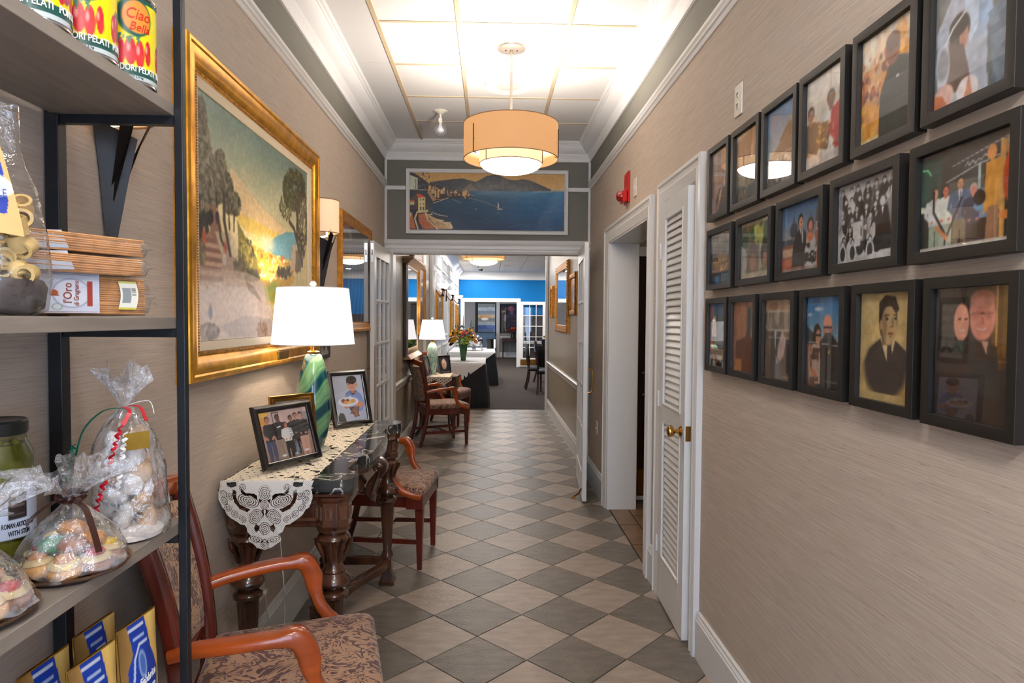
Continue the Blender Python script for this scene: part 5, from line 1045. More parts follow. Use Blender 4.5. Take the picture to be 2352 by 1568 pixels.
def armchair(label, x, y, rz, group='brocade armchairs along the left wall'):
    t = thing('armchair', label, 'chair', (x, y, 0), rz, group)
    # legs
    for s in (-1, 1):
        f = MB().tube([(.235, s*.215, .0), (.235, s*.215, .30), (.235, s*.215, .345), (.235, s*.215, .42)], [.0145, .022, .024, .024], sec=[(1, 1), (-1, 1), (-1, -1), (1, -1)], upv=(1, 0, 0))
        f.build('leg', M['mahog'], t, bevel=.003)
        pts = spline([(-.335, s*.19, 0), (-.275, s*.195, .22), (-.245, s*.20, .43), (-.255, s*.205, .62), (-.285, s*.215, .80), (-.335, s*.225, .985)], 5)
        r_ = [(.017+.006*min(1, i/10), .019+.004*min(1, i/10)) for i in range(len(pts))]
        MB().tube(pts, r_, sec=RSEC, upv=(1, 0, 0)).build('leg' if False else 'rear_post', M['mahog'], t, smooth=50)
    # seat rails
    rl = MB().tube([(-.245, -.20, .405), (.235, -.222, .405)], (.032, .013), sec=RSEC).tube([(-.245, .20, .405), (.235, .222, .405)], (.032, .013), sec=RSEC).tube([(.245, -.22, .405), (.245, .22, .405)], (.032, .012), sec=RSEC).tube([(-.245, -.2, .405), (-.245, .2, .405)], (.032, .012), sec=RSEC)
    rl = MB()
    for p0, p1 in (((-.245, -.20), (.235, -.222)), ((-.245, .20), (.235, .222)), ((.246, -.22), (.246, .22)), ((-.245, -.2), (-.245, .2))):
        rl.tube([(*p0, .407), (*p1, .407)], (.012, .034), sec=[(1, 1), (-1, 1), (-1, -1), (1, -1)])
    rl.build('seat_rail', M['mahog'], t, bevel=.003)
    st = MB()
    for p0, p1, z in (((-.285, -.195), (.235, -.215), .165), ((-.285, .195), (.235, .215), .165), ((-.02, -.205), (-.02, .205), .168)):
        st.tube([(*p0, z), (*p1, z)], (.010, .014), sec=[(1, 1), (-1, 1), (-1, -1), (1, -1)])
    st.build('stretcher', M['mahog'], t, bevel=.002)
    poly = rpoly([(-.235, -.215), (.268, -.262), (.268, .262), (-.235, .215)], [.03, .05, .05, .03], 5)
    sp = MB(); layers(sp, poly, [(.014, .438), (.004, .445), (-.001, .462), (.0, .478), (.008, .490), (.024, .499), (.06, .507), (.11, .513), (.16, .516)])
    sp.build('seat', M['brocade'], t, smooth=60)
    # back panel, slightly curved
    def bk(u, v):
        yy = (u-.5)*.375; z = .53+v*.405; lean = -.247-.028*((v)**1.6)*2.6-.012; cur = -.030*(1-(2*u-1)**2)
        return yy, z, lean+cur
    mb = MB(); nu, nv = 10, 10
    for side, off in ((1, .022), (-1, -.022)):
        def fn(u, v, off=off, side=side):
            yy, z, x_ = bk(u, v); e = min(1, 6*min(u, 1-u))**.5*min(1, 8*min(v, 1-v))**.5; return (x_+off*(.35+.65*e), yy, z)
        mb.grid(fn, nu, nv)
    n1 = (nu+1)*(nv+1)
    def idx(i, j): return j*(nu+1)+i
    edge = [idx(i, 0) for i in range(nu)]+[idx(nu, j) for j in range(nv)]+[idx(i, nv) for i in range(nu, 0, -1)]+[idx(0, j) for j in range(nv, 0, -1)]
    for a_, b_ in zip(edge, edge[1:]+edge[:1]): mb.f.append((b_, a_, a_+n1, b_+n1)); mb.m.append(0)
    mb.build('backrest', M['brocade_b'], t, smooth=70)
    tr = MB(); pts = [(-.335-.036*(1-(k/6-1)**2), (k/6-1)*.245, .972+.022*(1-(k/6-1)**2)) for k in range(13)]
    tr.tube(pts, (.016, .030), sec=RSEC, upv=(0, 0, 1)).build('top_rail', M['cherry'], t, smooth=50)
    lr = MB(); lr.tube([(-.262-.02*(1-(k/4-1)**2), (k/4-1)*.20, .525) for k in range(9)], (.012, .016), sec=RSEC).build('back_rail', M['mahog'], t, smooth=50)
    for s in (-1, 1):
        pts = spline([(-.262, s*.222, .645), (-.20, s*.240, .660), (-.10, s*.262, .672), (-.01, s*.272, .679), (.042, s*.272, .676), (.068, s*.270, .635), (.078, s*.264, .580), (.098, s*.256, .525), (.140, s*.250, .476), (.200, s*.247, .450), (.250, s*.245, .442)], 5)
        n = len(pts); rr = []
        for i in range(n):
            q = i/(n-1); wside = .023+.005*math.sin(PI*min(1, q*1.8)) if q < .55 else .020
            hh = .0165+.011*(1 if .34 < q < .60 else 0)+.002*q
            rr.append((wside, hh))
        # smooth heights
        rr = [(sum(rr[max(0, min(n-1, i+d))][0] for d in (-2, -1, 0, 1, 2))/5, sum(rr[max(0, min(n-1, i+d))][1] for d in (-2, -1, 0, 1, 2))/5) for i in range(n)]
        MB().tube(pts, rr, sec=RSEC, upv=(0, 0, 1)).build('arm', M['cherry'], t, smooth=50)
        MB().prism(rpoly([(.16, s*.236), (.262, s*.236), (.262, s*.262), (.16, s*.262)], .006, 2), .372, .452).build('arm_block', M['mahog'], t, bevel=.003)
    return t
armchair('brocade armchair with orange-brown arms in the foreground under the shelf edge', -.598, 1.935, .24)
armchair('brocade armchair just past the console table, half hidden by its legs', -.626, 4.13, -.10)
armchair('brocade armchair turned away in the hallway, nearest the side table lamp', -.578, 7.90, .42)
armchair('brocade armchair behind the small side table, next to the draped black skirt', -.597, 9.36, -.30)

# console table ------------------------------------------------------------------
ct = thing('console_table', 'carved dark walnut console table with grey marble top under the gold painting', 'table', (0, 0, 0))
ZT = .915; y0, y1 = 2.35, 3.77; xb = -.968; xf = -.495
top = [(xb, y0), (xf-.03, y0), (xf, y0+.03), (xf+.004, y0+.11), (xf-.02, y0+.15), (xf-.052, y0+.18), (xf-.052, y0+.40), (xf-.02, y0+.46), (xf-.012, y0+.50), (xf-.012, y1-.50), (xf-.02, y1-.46), (xf-.052, y1-.40), (xf-.052, y1-.18), (xf-.02, y1-.15), (xf+.004, y1-.11), (xf, y1-.03), (xf-.03, y1), (xb, y1)]
tp = rpoly(top, [.01, .03, .03, .03, .03, .02, .03, .02, .01, .01, .02, .03, .02, .03, .03, .03, .03, .01], 3)
mb = MB(); layers(mb, tp, [(.016, ZT-.052), (.010, ZT-.046), (.002, ZT-.040), (0, ZT-.030), (.001, ZT-.022), (.006, ZT-.014), (.008, ZT-.008), (.014, ZT)])
mb.build('marble_top', M['marble'], ct, smooth=35)
mb = MB(); layers(mb, tp, [(.045, ZT-.078), (.030, ZT-.070), (.020, ZT-.062), (.018, ZT-.052)]); mb.build('cornice', M['walnut'], ct, smooth=35)
# apron boards
ap = MB().box(xb+.02, xf-.085, y0+.05, y0+.075, .735, ZT-.07).box(xb+.02, xf-.085, y1-.075, y1-.05, .735, ZT-.07).box(xf-.10, xf-.075, y0+.06, y1-.06, .735, ZT-.07).box(xb+.005, xb+.03, y0+.06, y1-.06, .735, ZT-.07)
ap.box(xb+.02, xf-.085, y0+.043, y0+.052, .735, .750).box(xb+.02, xf-.085, y1-.052, y1-.043, .735, .750)
ap.build('apron', M['walnut'], ct, bevel=.003)
for (px0, px1) in ((xb+.13, -.78), (-.765, xf-.13)):
    MB().frame(px0, px1, .755, .83, [(0, 0), (.004, .006), (.010, .006), (.014, .001)]).build('apron_panel', M['walnut_p'], ct, loc=(0, y0+.05, 0))
LEG = [(.034, .16), (.030, .175), (.024, .19), (.040, .455), (.043, .462), (.052, .470), (.053, .482), (.045, .492), (.034, .497), (.036, .503), (.054, .512), (.064, .528), (.060, .545), (.046, .556), (.042, .562), (.044, .568), (.038, .575), (.031, .592), (.033, .615), (.041, .645), (.050, .668), (.058, .676), (.062, .690), (.056, .702), (.046, .708), (.052, .714), (.060, .720), (.060, .730)]
OCT = [(math.cos(PI/8+k*PI/4), math.sin(PI/8+k*PI/4)) for k in range(8)]
lxs, lys = (-.575, -.890), (2.425, 3.695)
for lx in lxs:
    for ly in lys:
        g = MB().lathe(LEG, 40, (lx, ly, 0), flute=(12, .10, .19, .455)).build('leg', M['walnut'], ct, smooth=40)
        MB().lathe([(.062, .728), (.066, .735), (.070, .745), (.064, .752), (.064, ZT-.085), (.070, ZT-.078), (.074, ZT-.066)], 8, (0, 0, 0)).xf(Matrix.Translation((lx, ly, 0)) @ Matrix.Rotation(PI/8, 4, 'Z')).build('top_block', M['walnut'], g, bevel=.002)
        for k in range(8):
            a = k*PI/4
            pf = MB().frame(-.017, .017, .765, ZT-.100, [(0, 0), (.002, .004), (.006, .004), (.008, .0012), (.0165, .002)]).xf(Matrix.Translation((lx, ly, 0)) @ Matrix.Rotation(a+PI/2, 4, 'Z') @ Matrix.Translation((0, -.0595, 0)))
            pf.build('recessed_panel', M['walnut_p'], g)
        lf = MB()
        for k in range(8):
            a = k*PI/4; ca, sa = math.cos(a), math.sin(a)
            pts = [(lx+ca*r, ly+sa*r, z) for r, z in ((.036, .60), (.047, .64), (.060, .668), (.066, .684), (.060, .676))]
            lf.tube(pts, [.004, .009, .011, .007, .003], 6)
        lf.build('carved_leaf', M['walnut'], g, smooth=60)
        MB().lathe([(.060, 0), (.060, .018), (.052, .026), (.040, .06), (.034, .10), (.036, .135), (.040, .15), (.036, .165)], 4, (0, 0, 0)).xf(Matrix.Translation((lx, ly, 0)) @ Matrix.Rotation(PI/4, 4, 'Z')).build('foot', M['walnut'], g, smooth=35, bevel=.003)
# serpentine stretcher
SQ = [(1, .8), (.7, 1), (-.7, 1), (-1, .8), (-1, -.8), (-.7, -1), (.7, -1), (1, -.8)]
s1 = MB()
for ly, s in ((lys[0], 1), (lys[1], -1)):
    s1.tube([(lxs[1], ly, .13), (lxs[0], ly, .13)], (.018, .022), sec=SQ)
s1.tube(spline([(lxs[0], lys[0], .13), (-.60, 2.55, .125), (-.66, 2.66, .12), (-.70, 2.78, .13), (-.745, 2.90, .12), (-.775, 3.06, .125), (-.745, 3.22, .12), (-.70, 3.34, .13), (-.66, 3.46, .12), (-.60, 3.57, .125), (lxs[0], lys[1], .13)], 5), (.024, .022), sec=SQ)
s1.build('stretcher', M['walnut'], ct, smooth=50)
MB().lathe([(.062, .10), (.070, .12), (.066, .15), (.05, .16), (.056, .18), (.066, .21), (.060, .25), (.040, .275), (.028, .285), (.034, .295), (.042, .305), (.036, .325), (.018, .345), (.012, .352), (.018, .362), (.016, .378), (0, .392)], 28, (-.775, 3.06, 0), flute=(14, .12, .16, .30)).build('finial', M['walnut'], ct, smooth=45)
# carved corbel in the middle of the apron
cb = MB().tube(spline([(xf-.06, 3.06, ZT-.070), (xf-.012, 3.06, ZT-.085), (xf+.002, 3.06, ZT-.115), (xf-.030, 3.06, ZT-.155), (xf-.060, 3.06, ZT-.20), (xf-.052, 3.06, ZT-.245)], 5), [(.045*(1-i/40), .018) for i in range(26)], sec=SQ)
for s in (-1, 1):
    cb.tube([(xf-.018+.020*math.cos(a)*(1-a/14), 3.06+s*.044, ZT-.105+.020*math.sin(a)*(1-a/14)) for a in np.linspace(0, 9, 22)], .007, 6)
for k in range(-3, 4):
    cb.tube(spline([(xf-.008, 3.06+.008*k, ZT-.11), (xf-.026, 3.06+.015*k, ZT-.17), (xf-.045, 3.06+.017*k, ZT-.23), (xf-.040, 3.06+.013*k, ZT-.275+.006*abs(k))], 4), [.005+.005*math.sin(i/12*PI) for i in range(13)], 6)
cb.build('carved_corbel', M['walnut'], ct, smooth=50)
for yy in (2.70, 3.42):
    MB().frame(-.14, .14, .752, ZT-.085, [(0, 0), (.004, .008), (.012, .008), (.018, .002)]).xf(Matrix.Translation((xf-.075, yy, 0)) @ Matrix.Rotation(PI/2, 4, 'Z')).build('apron_panel', M['walnut_p'], ct)

# lace runner ----------------------------------------------------------------------
def raster(mask, fn, thick=None):
    h, w_ = mask.shape; mb = MB(); ids = {}
    def vid(i, j):
        if (i, j) not in ids: ids[(i, j)] = len(mb.v); mb.v.append(fn(i/w_, j/h))
        return ids[(i, j)]
    for j in range(h):
        for i in range(w_):
            if mask[j, i]: mb.f.append((vid(i, j), vid(i+1, j), vid(i+1, j+1), vid(i, j+1))); mb.m.append(0)
    return mb
def lace_flat(nx, ny, seed):
    n = vnoise((ny, nx), (max(3, nx//5), max(3, ny//5)), seed); m = n < .80
    j, i = np.mgrid[0:ny, 0:nx]
    edge = 1.6+1.4*np.abs(np.sin(j*.42)); m &= (i > edge) & (nx-1-i > edge)
    holes = (np.sin(i*.9)*np.sin(j*.55) > .86); return m & ~holes
lc = thing('lace_runner', 'cream lace runner over the marble console with a pointed scalloped end hanging down', 'lace cloth', (0, 0, 0))
xa, xb2 = -.955, -.625
mask = lace_flat(74, 262, 5)
raster(mask, lambda u, v: (xa+(xb2-xa)*u, y0-.003+(3.66-y0)*v, ZT+.0022+.0009*math.sin(u*31+v*57))).build('runner', M['lace'], lc, smooth=60)
def lace_drop():
    W_, H_ = 236, 168; p = Pic(W_, H_, (0, 0, 0)); q = lambda pts: [((x-145)/680., 1-(y-500)/485.) for x, y in pts]
    Wt = (255, 255, 255); K = (0, 0, 0)
    outl = [(160, 500), (165, 545), (150, 580), (150, 625), (165, 660), (180, 690), (195, 705), (205, 735), (235, 765), (270, 785), (300, 808), (330, 812), (345, 830), (350, 860), (375, 888), (358, 905), (362, 930), (395, 948), (420, 975), (475, 985), (520, 972), (555, 948), (588, 925), (590, 900), (565, 880), (600, 860), (612, 828), (622, 812), (650, 808), (690, 780), (725, 755), (745, 735), (760, 705), (785, 690), (800, 655), (812, 620), (808, 580), (800, 550), (818, 500)]
    p.poly(q(outl), Wt)
    for sgn in (0, 1):
        mx = (lambda pts: [(955-x-5, y) for x, y in pts]) if sgn else (lambda pts: pts)
        p.poly(q(mx([(250, 560), (275, 570), (275, 620), (300, 665), (345, 690), (372, 700), (352, 722), (300, 700), (262, 655), (246, 600)])), K)
        p.poly(q(mx([(305, 548), (340, 585), (400, 590), (420, 602), (425, 640), (380, 606), (330, 600), (305, 580)])), K)
        p.poly(q(mx([(205, 512), (272, 508), (278, 535), (240, 548), (210, 538)])), K)
        p.poly(q(mx([(432, 626), (458, 635), (440, 662)])), K); p.poly(q(mx([(398, 835), (412, 802), (438, 820), (432, 850), (412, 862)])), K); p.poly(q(mx([(452, 705), (468, 700), (470, 740), (460, 765), (462, 735)])), K)
    # gaps between cords: thin curves around the paisley centres
    X_ = 145+p.U*680.; Y_ = 500+(1-p.V)*485.
    def rings(cx, cy, rx, ry, rot, step, ph=0, wd=.36):
        dx, dy = X_-cx, Y_-cy; ca, sa = math.cos(rot), math.sin(rot); ex, ey = (dx*ca+dy*sa)/rx, (-dx*sa+dy*ca)/ry
        d = np.sqrt(ex*ex+ey*ey); m = (d < 1) & (np.mod(d*min(rx, ry)/step+ph, 1) < wd); p.put(m.astype(float), K)
    for s in (0, 1):
        f = (lambda x: 950-x) if s else (lambda x: x); r = -1 if s else 1
        rings(f(360), 640, 82, 46, r*.35, 10); rings(f(410), 752, 62, 46, -r*.9, 10); rings(f(318), 545, 30, 30, 0, 10)
        for (cx, cy) in ((190, 640), (215, 690), (262, 735), (318, 770), (185, 590), (230, 610)): rings(f(cx), cy, 30, 22, r*.8, 9)
    rings(475, 672, 34, 34, 0, 9); rings(475, 590, 60, 46, 1.57, 11); rings(475, 835, 40, 44, 0, 12); rings(415, 915, 50, 22, .3, 9); rings(535, 915, 50, 22, -.3, 9); rings(475, 945, 30, 34, 0, 9)
    b = np.hypot((X_-475)/330, (Y_-500)/330); dots = (np.sin(X_*.42)*np.sin(Y_*.42) > .72) & (b > .55); p.put(dots.astype(float), K)
    return p.a[..., 0] > .5
dm = lace_drop(); xl_, xr_ = -.962, -.622; hd = .245
def dropf(u, v):   # v 1 at the table edge
    d = (1-v); z = ZT+.004-hd*d
    yy = y0-.003-(.004 if d > .01 else 0)-.004*math.sin(min(1, d*8)*PI/2)+.004*math.sin(u*9)*d
    return (xl_+(xr_-xl_)*u, yy, z)
raster(dm, dropf).build('hanging_lace', M['lace_w'], lc, smooth=60)

# table lamps ------------------------------------------------------------------------
def swirl_mat(name, cols, scale, stretch, rot=(0, 0, 0), rough=.08, dist=1.5):
    m, nt, b = nmat(name); N, L = nt.nodes, nt.links
    tc = N.new('ShaderNodeTexCoord'); mp = N.new('ShaderNodeMapping'); mp.inputs['Scale'].default_value = stretch; mp.inputs['Rotation'].default_value = rot
    L.new(tc.outputs['Object'], mp.inputs[0]); n = N.new('ShaderNodeTexNoise'); n.inputs['Scale'].default_value = scale; n.inputs['Detail'].default_value = 3; n.inputs['Distortion'].default_value = dist
    L.new(mp.outputs[0], n.inputs['Vector']); r = N.new('ShaderNodeValToRGB'); L.new(n.outputs[0], r.inputs[0])
    e = r.color_ramp.elements; e[0].position = cols[0][0]; e[0].color = (*sr(cols[0][1]), 1); e[1].position = cols[-1][0]; e[1].color = (*sr(cols[-1][1]), 1)
    for ps, c in cols[1:-1]: q = e.new(ps); q.color = (*sr(c), 1)
    L.new(r.outputs[0], b.inputs['Base Color']); b.inputs['Roughness'].default_value = rough; b.inputs['Coat Weight'].default_value = .6
    return m
def band_mat(name):
    m, nt, b = nmat(name); N, L = nt.nodes, nt.links
    tc = N.new('ShaderNodeTexCoord'); mp = N.new('ShaderNodeMapping'); mp.inputs['Rotation'].default_value = (.25, .75, .3); L.new(tc.outputs['Object'], mp.inputs[0])
    wv = N.new('ShaderNodeTexWave'); wv.bands_direction = 'Z'; wv.inputs['Scale'].default_value = 3.4; wv.inputs['Distortion'].default_value = 5; wv.inputs['Detail'].default_value = 1.5; wv.inputs['Detail Scale'].default_value = 1.3
    L.new(mp.outputs[0], wv.inputs['Vector']); r = N.new('ShaderNodeValToRGB'); L.new(wv.outputs['Fac'], r.inputs[0]); e = r.color_ramp.elements
    e[0].position = .12; e[0].color = (*sr((10, 62, 72)), 1); e[1].position = .98; e[1].color = (*sr((112, 158, 112)), 1)
    for ps, c in ((.26, (16, 82, 90)), (.36, (74, 128, 92)), (.55, (92, 140, 98)), (.62, (132, 172, 126)), (.72, (84, 132, 90))): q = e.new(ps); q.color = (*sr(c), 1)
    L.new(r.outputs[0], b.inputs['Base Color']); b.inputs['Roughness'].default_value = .08; b.inputs['Coat Weight'].default_value = .6
    return m
M['swirl'] = band_mat('green blue swirled glass')
M['seaglass'] = swirl_mat('pale sea green glass', [(.35, (120, 166, 154)), (.5, (176, 210, 200)), (.62, (206, 228, 218)), (.7, (96, 140, 130))], 16, (1, 1, .45))
M['lampshade'] = glow('lit white lampshade', (255, 248, 250), .80, (235, 232, 230))
def table_lamp(label, x, y, z, prof, body, r0, r1, zs0, zs1, group=None, power=10):
    t = thing('table_lamp', label, 'lamp', (x, y, z), 0, group)
    MB().lathe([(0, 0), (.062, 0), (.064, .004), (.062, .012), (.058, .014), (0, .014)], 32).build('base', M['acryl'], t, smooth=40)
    MB().lathe([(r, h+.014) for r, h in prof], 40).build('body', body, t, smooth=70)
    zt = prof[-1][1]+.014
    MB().lathe([(.026, zt), (.028, zt+.006), (.020, zt+.010), (.013, zt+.012), (.013, zs0+.02), (.018, zs0+.03), (.018, zs0+.07)], 20).build('neck', M['brass'], t, smooth=40)
    MB().lathe([(r0, zs0), (r1, zs1), (r1-.002, zs1), (r0-.002, zs0), (r0, zs0)], 64, cap=False).build('lamp_shade', M['lampshade'], t, smooth=40)
    for r, h in ((r0, zs0), (r1, zs1)): MB().tube([(r*math.cos(k*PI/32), r*math.sin(k*PI/32), h) for k in range(64)], .0016, 5, closed=True).build('shade_rim', M['white'], t, smooth=60)
    hp = MB().tube([(0, 0, zs0+.05), (0, 0, zs1+.004)], .003, 6)
    for a in (0, 2.1, 4.2): hp.tube([(0, 0, zs1-.006), (r1*math.cos(a), r1*math.sin(a), zs1-.006)], .002, 5)
    hp.build('harp', M['brass'], t)
    MB().lathe([(.0, zs1+.002), (.007, zs1+.003), (.005, zs1+.008), (.013, zs1+.013), (.015, zs1+.02), (.010, zs1+.03), (0, zs1+.033)], 16).build('finial', M['finial'], t, smooth=60)
    MB().ball((0, 0, zs0+.11), .03, 16, 10).build('bulb', M['bulb'], t, smooth=60)
    return t
M['acryl'] = mat('clear acrylic foot', (196, 196, 176), .08, spec=.7)
M['finial'] = mat('glass finial', (226, 228, 236), .06, spec=.8)
M['bulb'] = glow('lit bulb', (255, 236, 210), 14)
B1 = [(.030, 0), (.042, .006), (.058, .05), (.070, .11), (.0755, .17), (.072, .235), (.060, .31), (.045, .375), (.034, .405), (.024, .412)]
table_lamp('green and blue swirled glass lamp with white shade on the marble console', -.768, 2.88, ZT+.004, B1, M['swirl'], .175, .151, .466, .708)
point('console_lamp_bulb', (-.768, 2.88, ZT+.60), .035, 15, (1, .78, .54))
# easel frames on the console ------------------------------------------------------------
def easel(name, label, ax, ay, yaw, w_, h_, tilt, prof, fm, pic, z, group=None, gm=None):
    z += prof[1][1]*0+ .0
    t = thing(name, label, 'photo frame', (ax, ay, z), 0, group)
    t.rotation_euler = (math.radians(-tilt), 0, 0)
    t.rotation_mode = 'XYZ'
    Mx = Matrix.Rotation(yaw, 4, 'Z') @ Matrix.Rotation(math.radians(-tilt), 4, 'X'); t.rotation_euler = Mx.to_euler('XYZ')
    MB().frame(0, w_, 0, h_, prof).build('frame', fm, t, smooth=30)
    pi_, po = prof[-1]; pic.mesh('print', flat(pi_-.001, w_-pi_+.001, pi_-.001, h_-pi_+.001, -po), M['photo'], t)
    MB().box(pi_-.002, w_-pi_+.002, -po-.004, -po-.002, pi_-.002, h_-pi_+.002).build('glass_pane', gm or M['glass'], t)
    MB().box(.004, w_-.004, -.003, 0, .004, h_-.004).build('backing', M['black'], t)
    L_ = h_*.62; a = math.radians(tilt)
    MB().add([(w_*.42, 0, L_), (w_*.58, 0, L_), (w_*.60, L_*math.tan(a*1.15)+.01, .012+L_*.0), (w_*.40, L_*math.tan(a*1.15)+.01, .012), (w_*.42, .004, L_), (w_*.58, .004, L_), (w_*.60, L_*math.tan(a*1.15)+.014, .012), (w_*.40, L_*math.tan(a*1.15)+.014, .012)], [(0, 1, 2, 3), (7, 6, 5, 4), (0, 3, 7, 4), (1, 5, 6, 2)]).build('easel_leg', M['black'], t)
    return t
def ph_team():
    p = Pic(104, 88, (206, 172, 160)); p.grad((150, 108, 92), (214, 182, 174), .1, .7); p.rect(0, 1, .0, .18, (160, 120, 100)); p.noise((8, 6), .08, 2); p.ell(.06, .82, .12, .08, (226, 160, 70)); p.ell(.09, .95, .12, .05, (240, 190, 90)); p.rect(.26, .40, .66, .98, (110, 86, 76)); p.rect(.28, .38, .70, .95, (196, 176, 170)); p.rect(.82, 1, .60, .9, (120, 130, 130), .6)
    for x, y, h, c, l, sk in ((.15, -.02, .92, (52, 52, 56), (70, 80, 110), (190, 130, 104)), (.36, -.02, .94, (44, 42, 44), (150, 132, 116), (110, 74, 60)), (.62, .04, .82, (40, 40, 44), (40, 40, 44), (150, 104, 84)), (.73, .04, .86, (50, 52, 58), (40, 40, 44), (196, 140, 116)), (.84, -.02, .92, (54, 54, 58), (206, 160, 140), (210, 150, 124)), (.50, .02, .72, (226, 222, 216), (36, 34, 38), (196, 120, 96))):
        p.person(x, y, h, top=c, legs=l, skin=sk, hair=(50, 36, 30), arms=sk if x < .3 else None, wd=.9)
    for k in range(4): p.rect(.55, .98, .42+k*.05, .44+k*.05, (90, 88, 92), .5)
    p.line([(.33, .66), (.39, .67)], .012, (230, 230, 230)); p.poly([(.62, .10), (.65, .36), (.69, .10)], (120, 160, 196), .8); p.ell(.36, .08, .05, .02, (230, 230, 230)); p.ell(.62, .07, .05, .02, (150, 190, 210)); p.ell(.83, .1, .05, .02, (230, 230, 230)); return p
def ph_boy():
    p = Pic(84, 110, (196, 204, 224)); p.grad((176, 184, 210), (206, 214, 230)); p.noise((4, 4), .03, 2)
    p.poly([(.34, .42), (.38, .60), (.52, .66), (.74, .66), (.90, .56), (.98, .34), (.86, .2), (.5, .16)], (128, 152, 210)); p.poly([(.52, .66), (.63, .60), (.76, .66), (.70, .58), (.60, .56)], (52, 40, 60)); p.rect(.58, .70, .60, .72, (206, 142, 116))
    p.ell(.62, .78, .16, .135, (226, 166, 142)); p.ell(.80, .78, .03, .04, (220, 156, 130)); p.ell(.64, .89, .17, .09, (62, 50, 44)); p.poly([(.46, .90), (.47, .82), (.60, .83), (.80, .84), (.82, .92)], (62, 50, 44)); p.line([(.52, .79), (.57, .80)], .006, (50, 36, 34)); p.line([(.65, .80), (.70, .80)], .006, (50, 36, 34)); p.line([(.54, .72), (.60, .705), (.66, .72)], .007, (176, 84, 80)); p.line([(.585, .78), (.575, .745)], .006, (196, 130, 110))
    p.ell(.80, .34, .14, .07, (216, 150, 124)); p.ell(.36, .32, .08, .05, (206, 140, 116)); p.poly([(.44, .30), (.78, .30), (.70, .12), (.62, .06), (.54, .14)], (84, 64, 62)); p.blotch((12, 12), .5, (150, 110, 100), 6, (p.U > .45) & (p.U < .75) & (p.V > .08) & (p.V < .3))
    p.ell(.44, .42, .34, .10, (236, 236, 246)); p.ell(.44, .43, .27, .07, (214, 216, 232)); 
    for x, y, c in ((.28, .45, (150, 90, 60)), (.42, .44, (120, 66, 54)), (.36, .41, (226, 170, 96)), (.50, .41, (236, 190, 110)), (.60, .43, (214, 160, 90)), (.52, .50, (230, 230, 236))): p.ell(x, y, .07, .04, c)
    p.poly([(.05, 0), (.05, .12), (.12, .2), (.24, .18), (.30, .0)], (70, 76, 74)); p.line([(.52, .98), (.75, 1.0)], .004, (240, 240, 240)); p.line([(.0, .55), (.6, .72)], .0035, (230, 234, 244)); return p
EPB = [(0, 0), (0, .010), (.003, .016), (.012, .020), (.020, .017), (.026, .012), (.028, .006)]
easel('easel_photo_frame', 'black photo frame of a team standing in a row, nearest on the marble table', -.842, 2.449, math.radians(60), .296, .245, 17, EPB, M['blackgloss'] if 'blackgloss' in M else mat('black lacquer', (16, 16, 18), .16, coat=.5), ph_team(), ZT+.0098)
M['blackgloss'] = bpy.data.materials['black lacquer']
easel('easel_photo_frame', 'black photo frame of a boy holding a plate of cupcakes', -.810, 3.421, math.radians(45.3), .238, .300, 15, EPB, M['blackgloss'], ph_boy(), ZT+.0098)
def ph_gold():
    p = Pic(30, 40, (206, 206, 200)); p.noise((5, 6), .2, 3); return p
easel('easel_photo_frame', 'thin gold photo frame tucked behind the team photo', -.8525, 2.608, math.radians(49.5), .205, .262, 9, [(0, 0), (0, .010), (.002, .013), (.010, .013), (.012, .009), (.018, .011), (.024, .010), (.026, .004)], M['brass'], ph_gold(), ZT+.0098)
t = thing('lamp_cord', 'thin clear lamp cord dropping under the console to the wall outlet', 'cord', (0, 0, 0))
MB().tube(spline([(-.80, 2.50, .72), (-.79, 2.52, .50), (-.80, 2.56, .30), (-.86, 2.62, .10), (-.90, 2.70, .02), (-.93, 2.80, .06), (-.96, 2.83, .25), (-.968, 2.83, .31)], 6), .0022, 6).build('cord', mat('clear cord', (196, 196, 190), .2), t, smooth=60)
MB().cbox(-.970, 2.83, .316, .024, .022, .02).build('plug', M['plate'], t, bevel=.003)
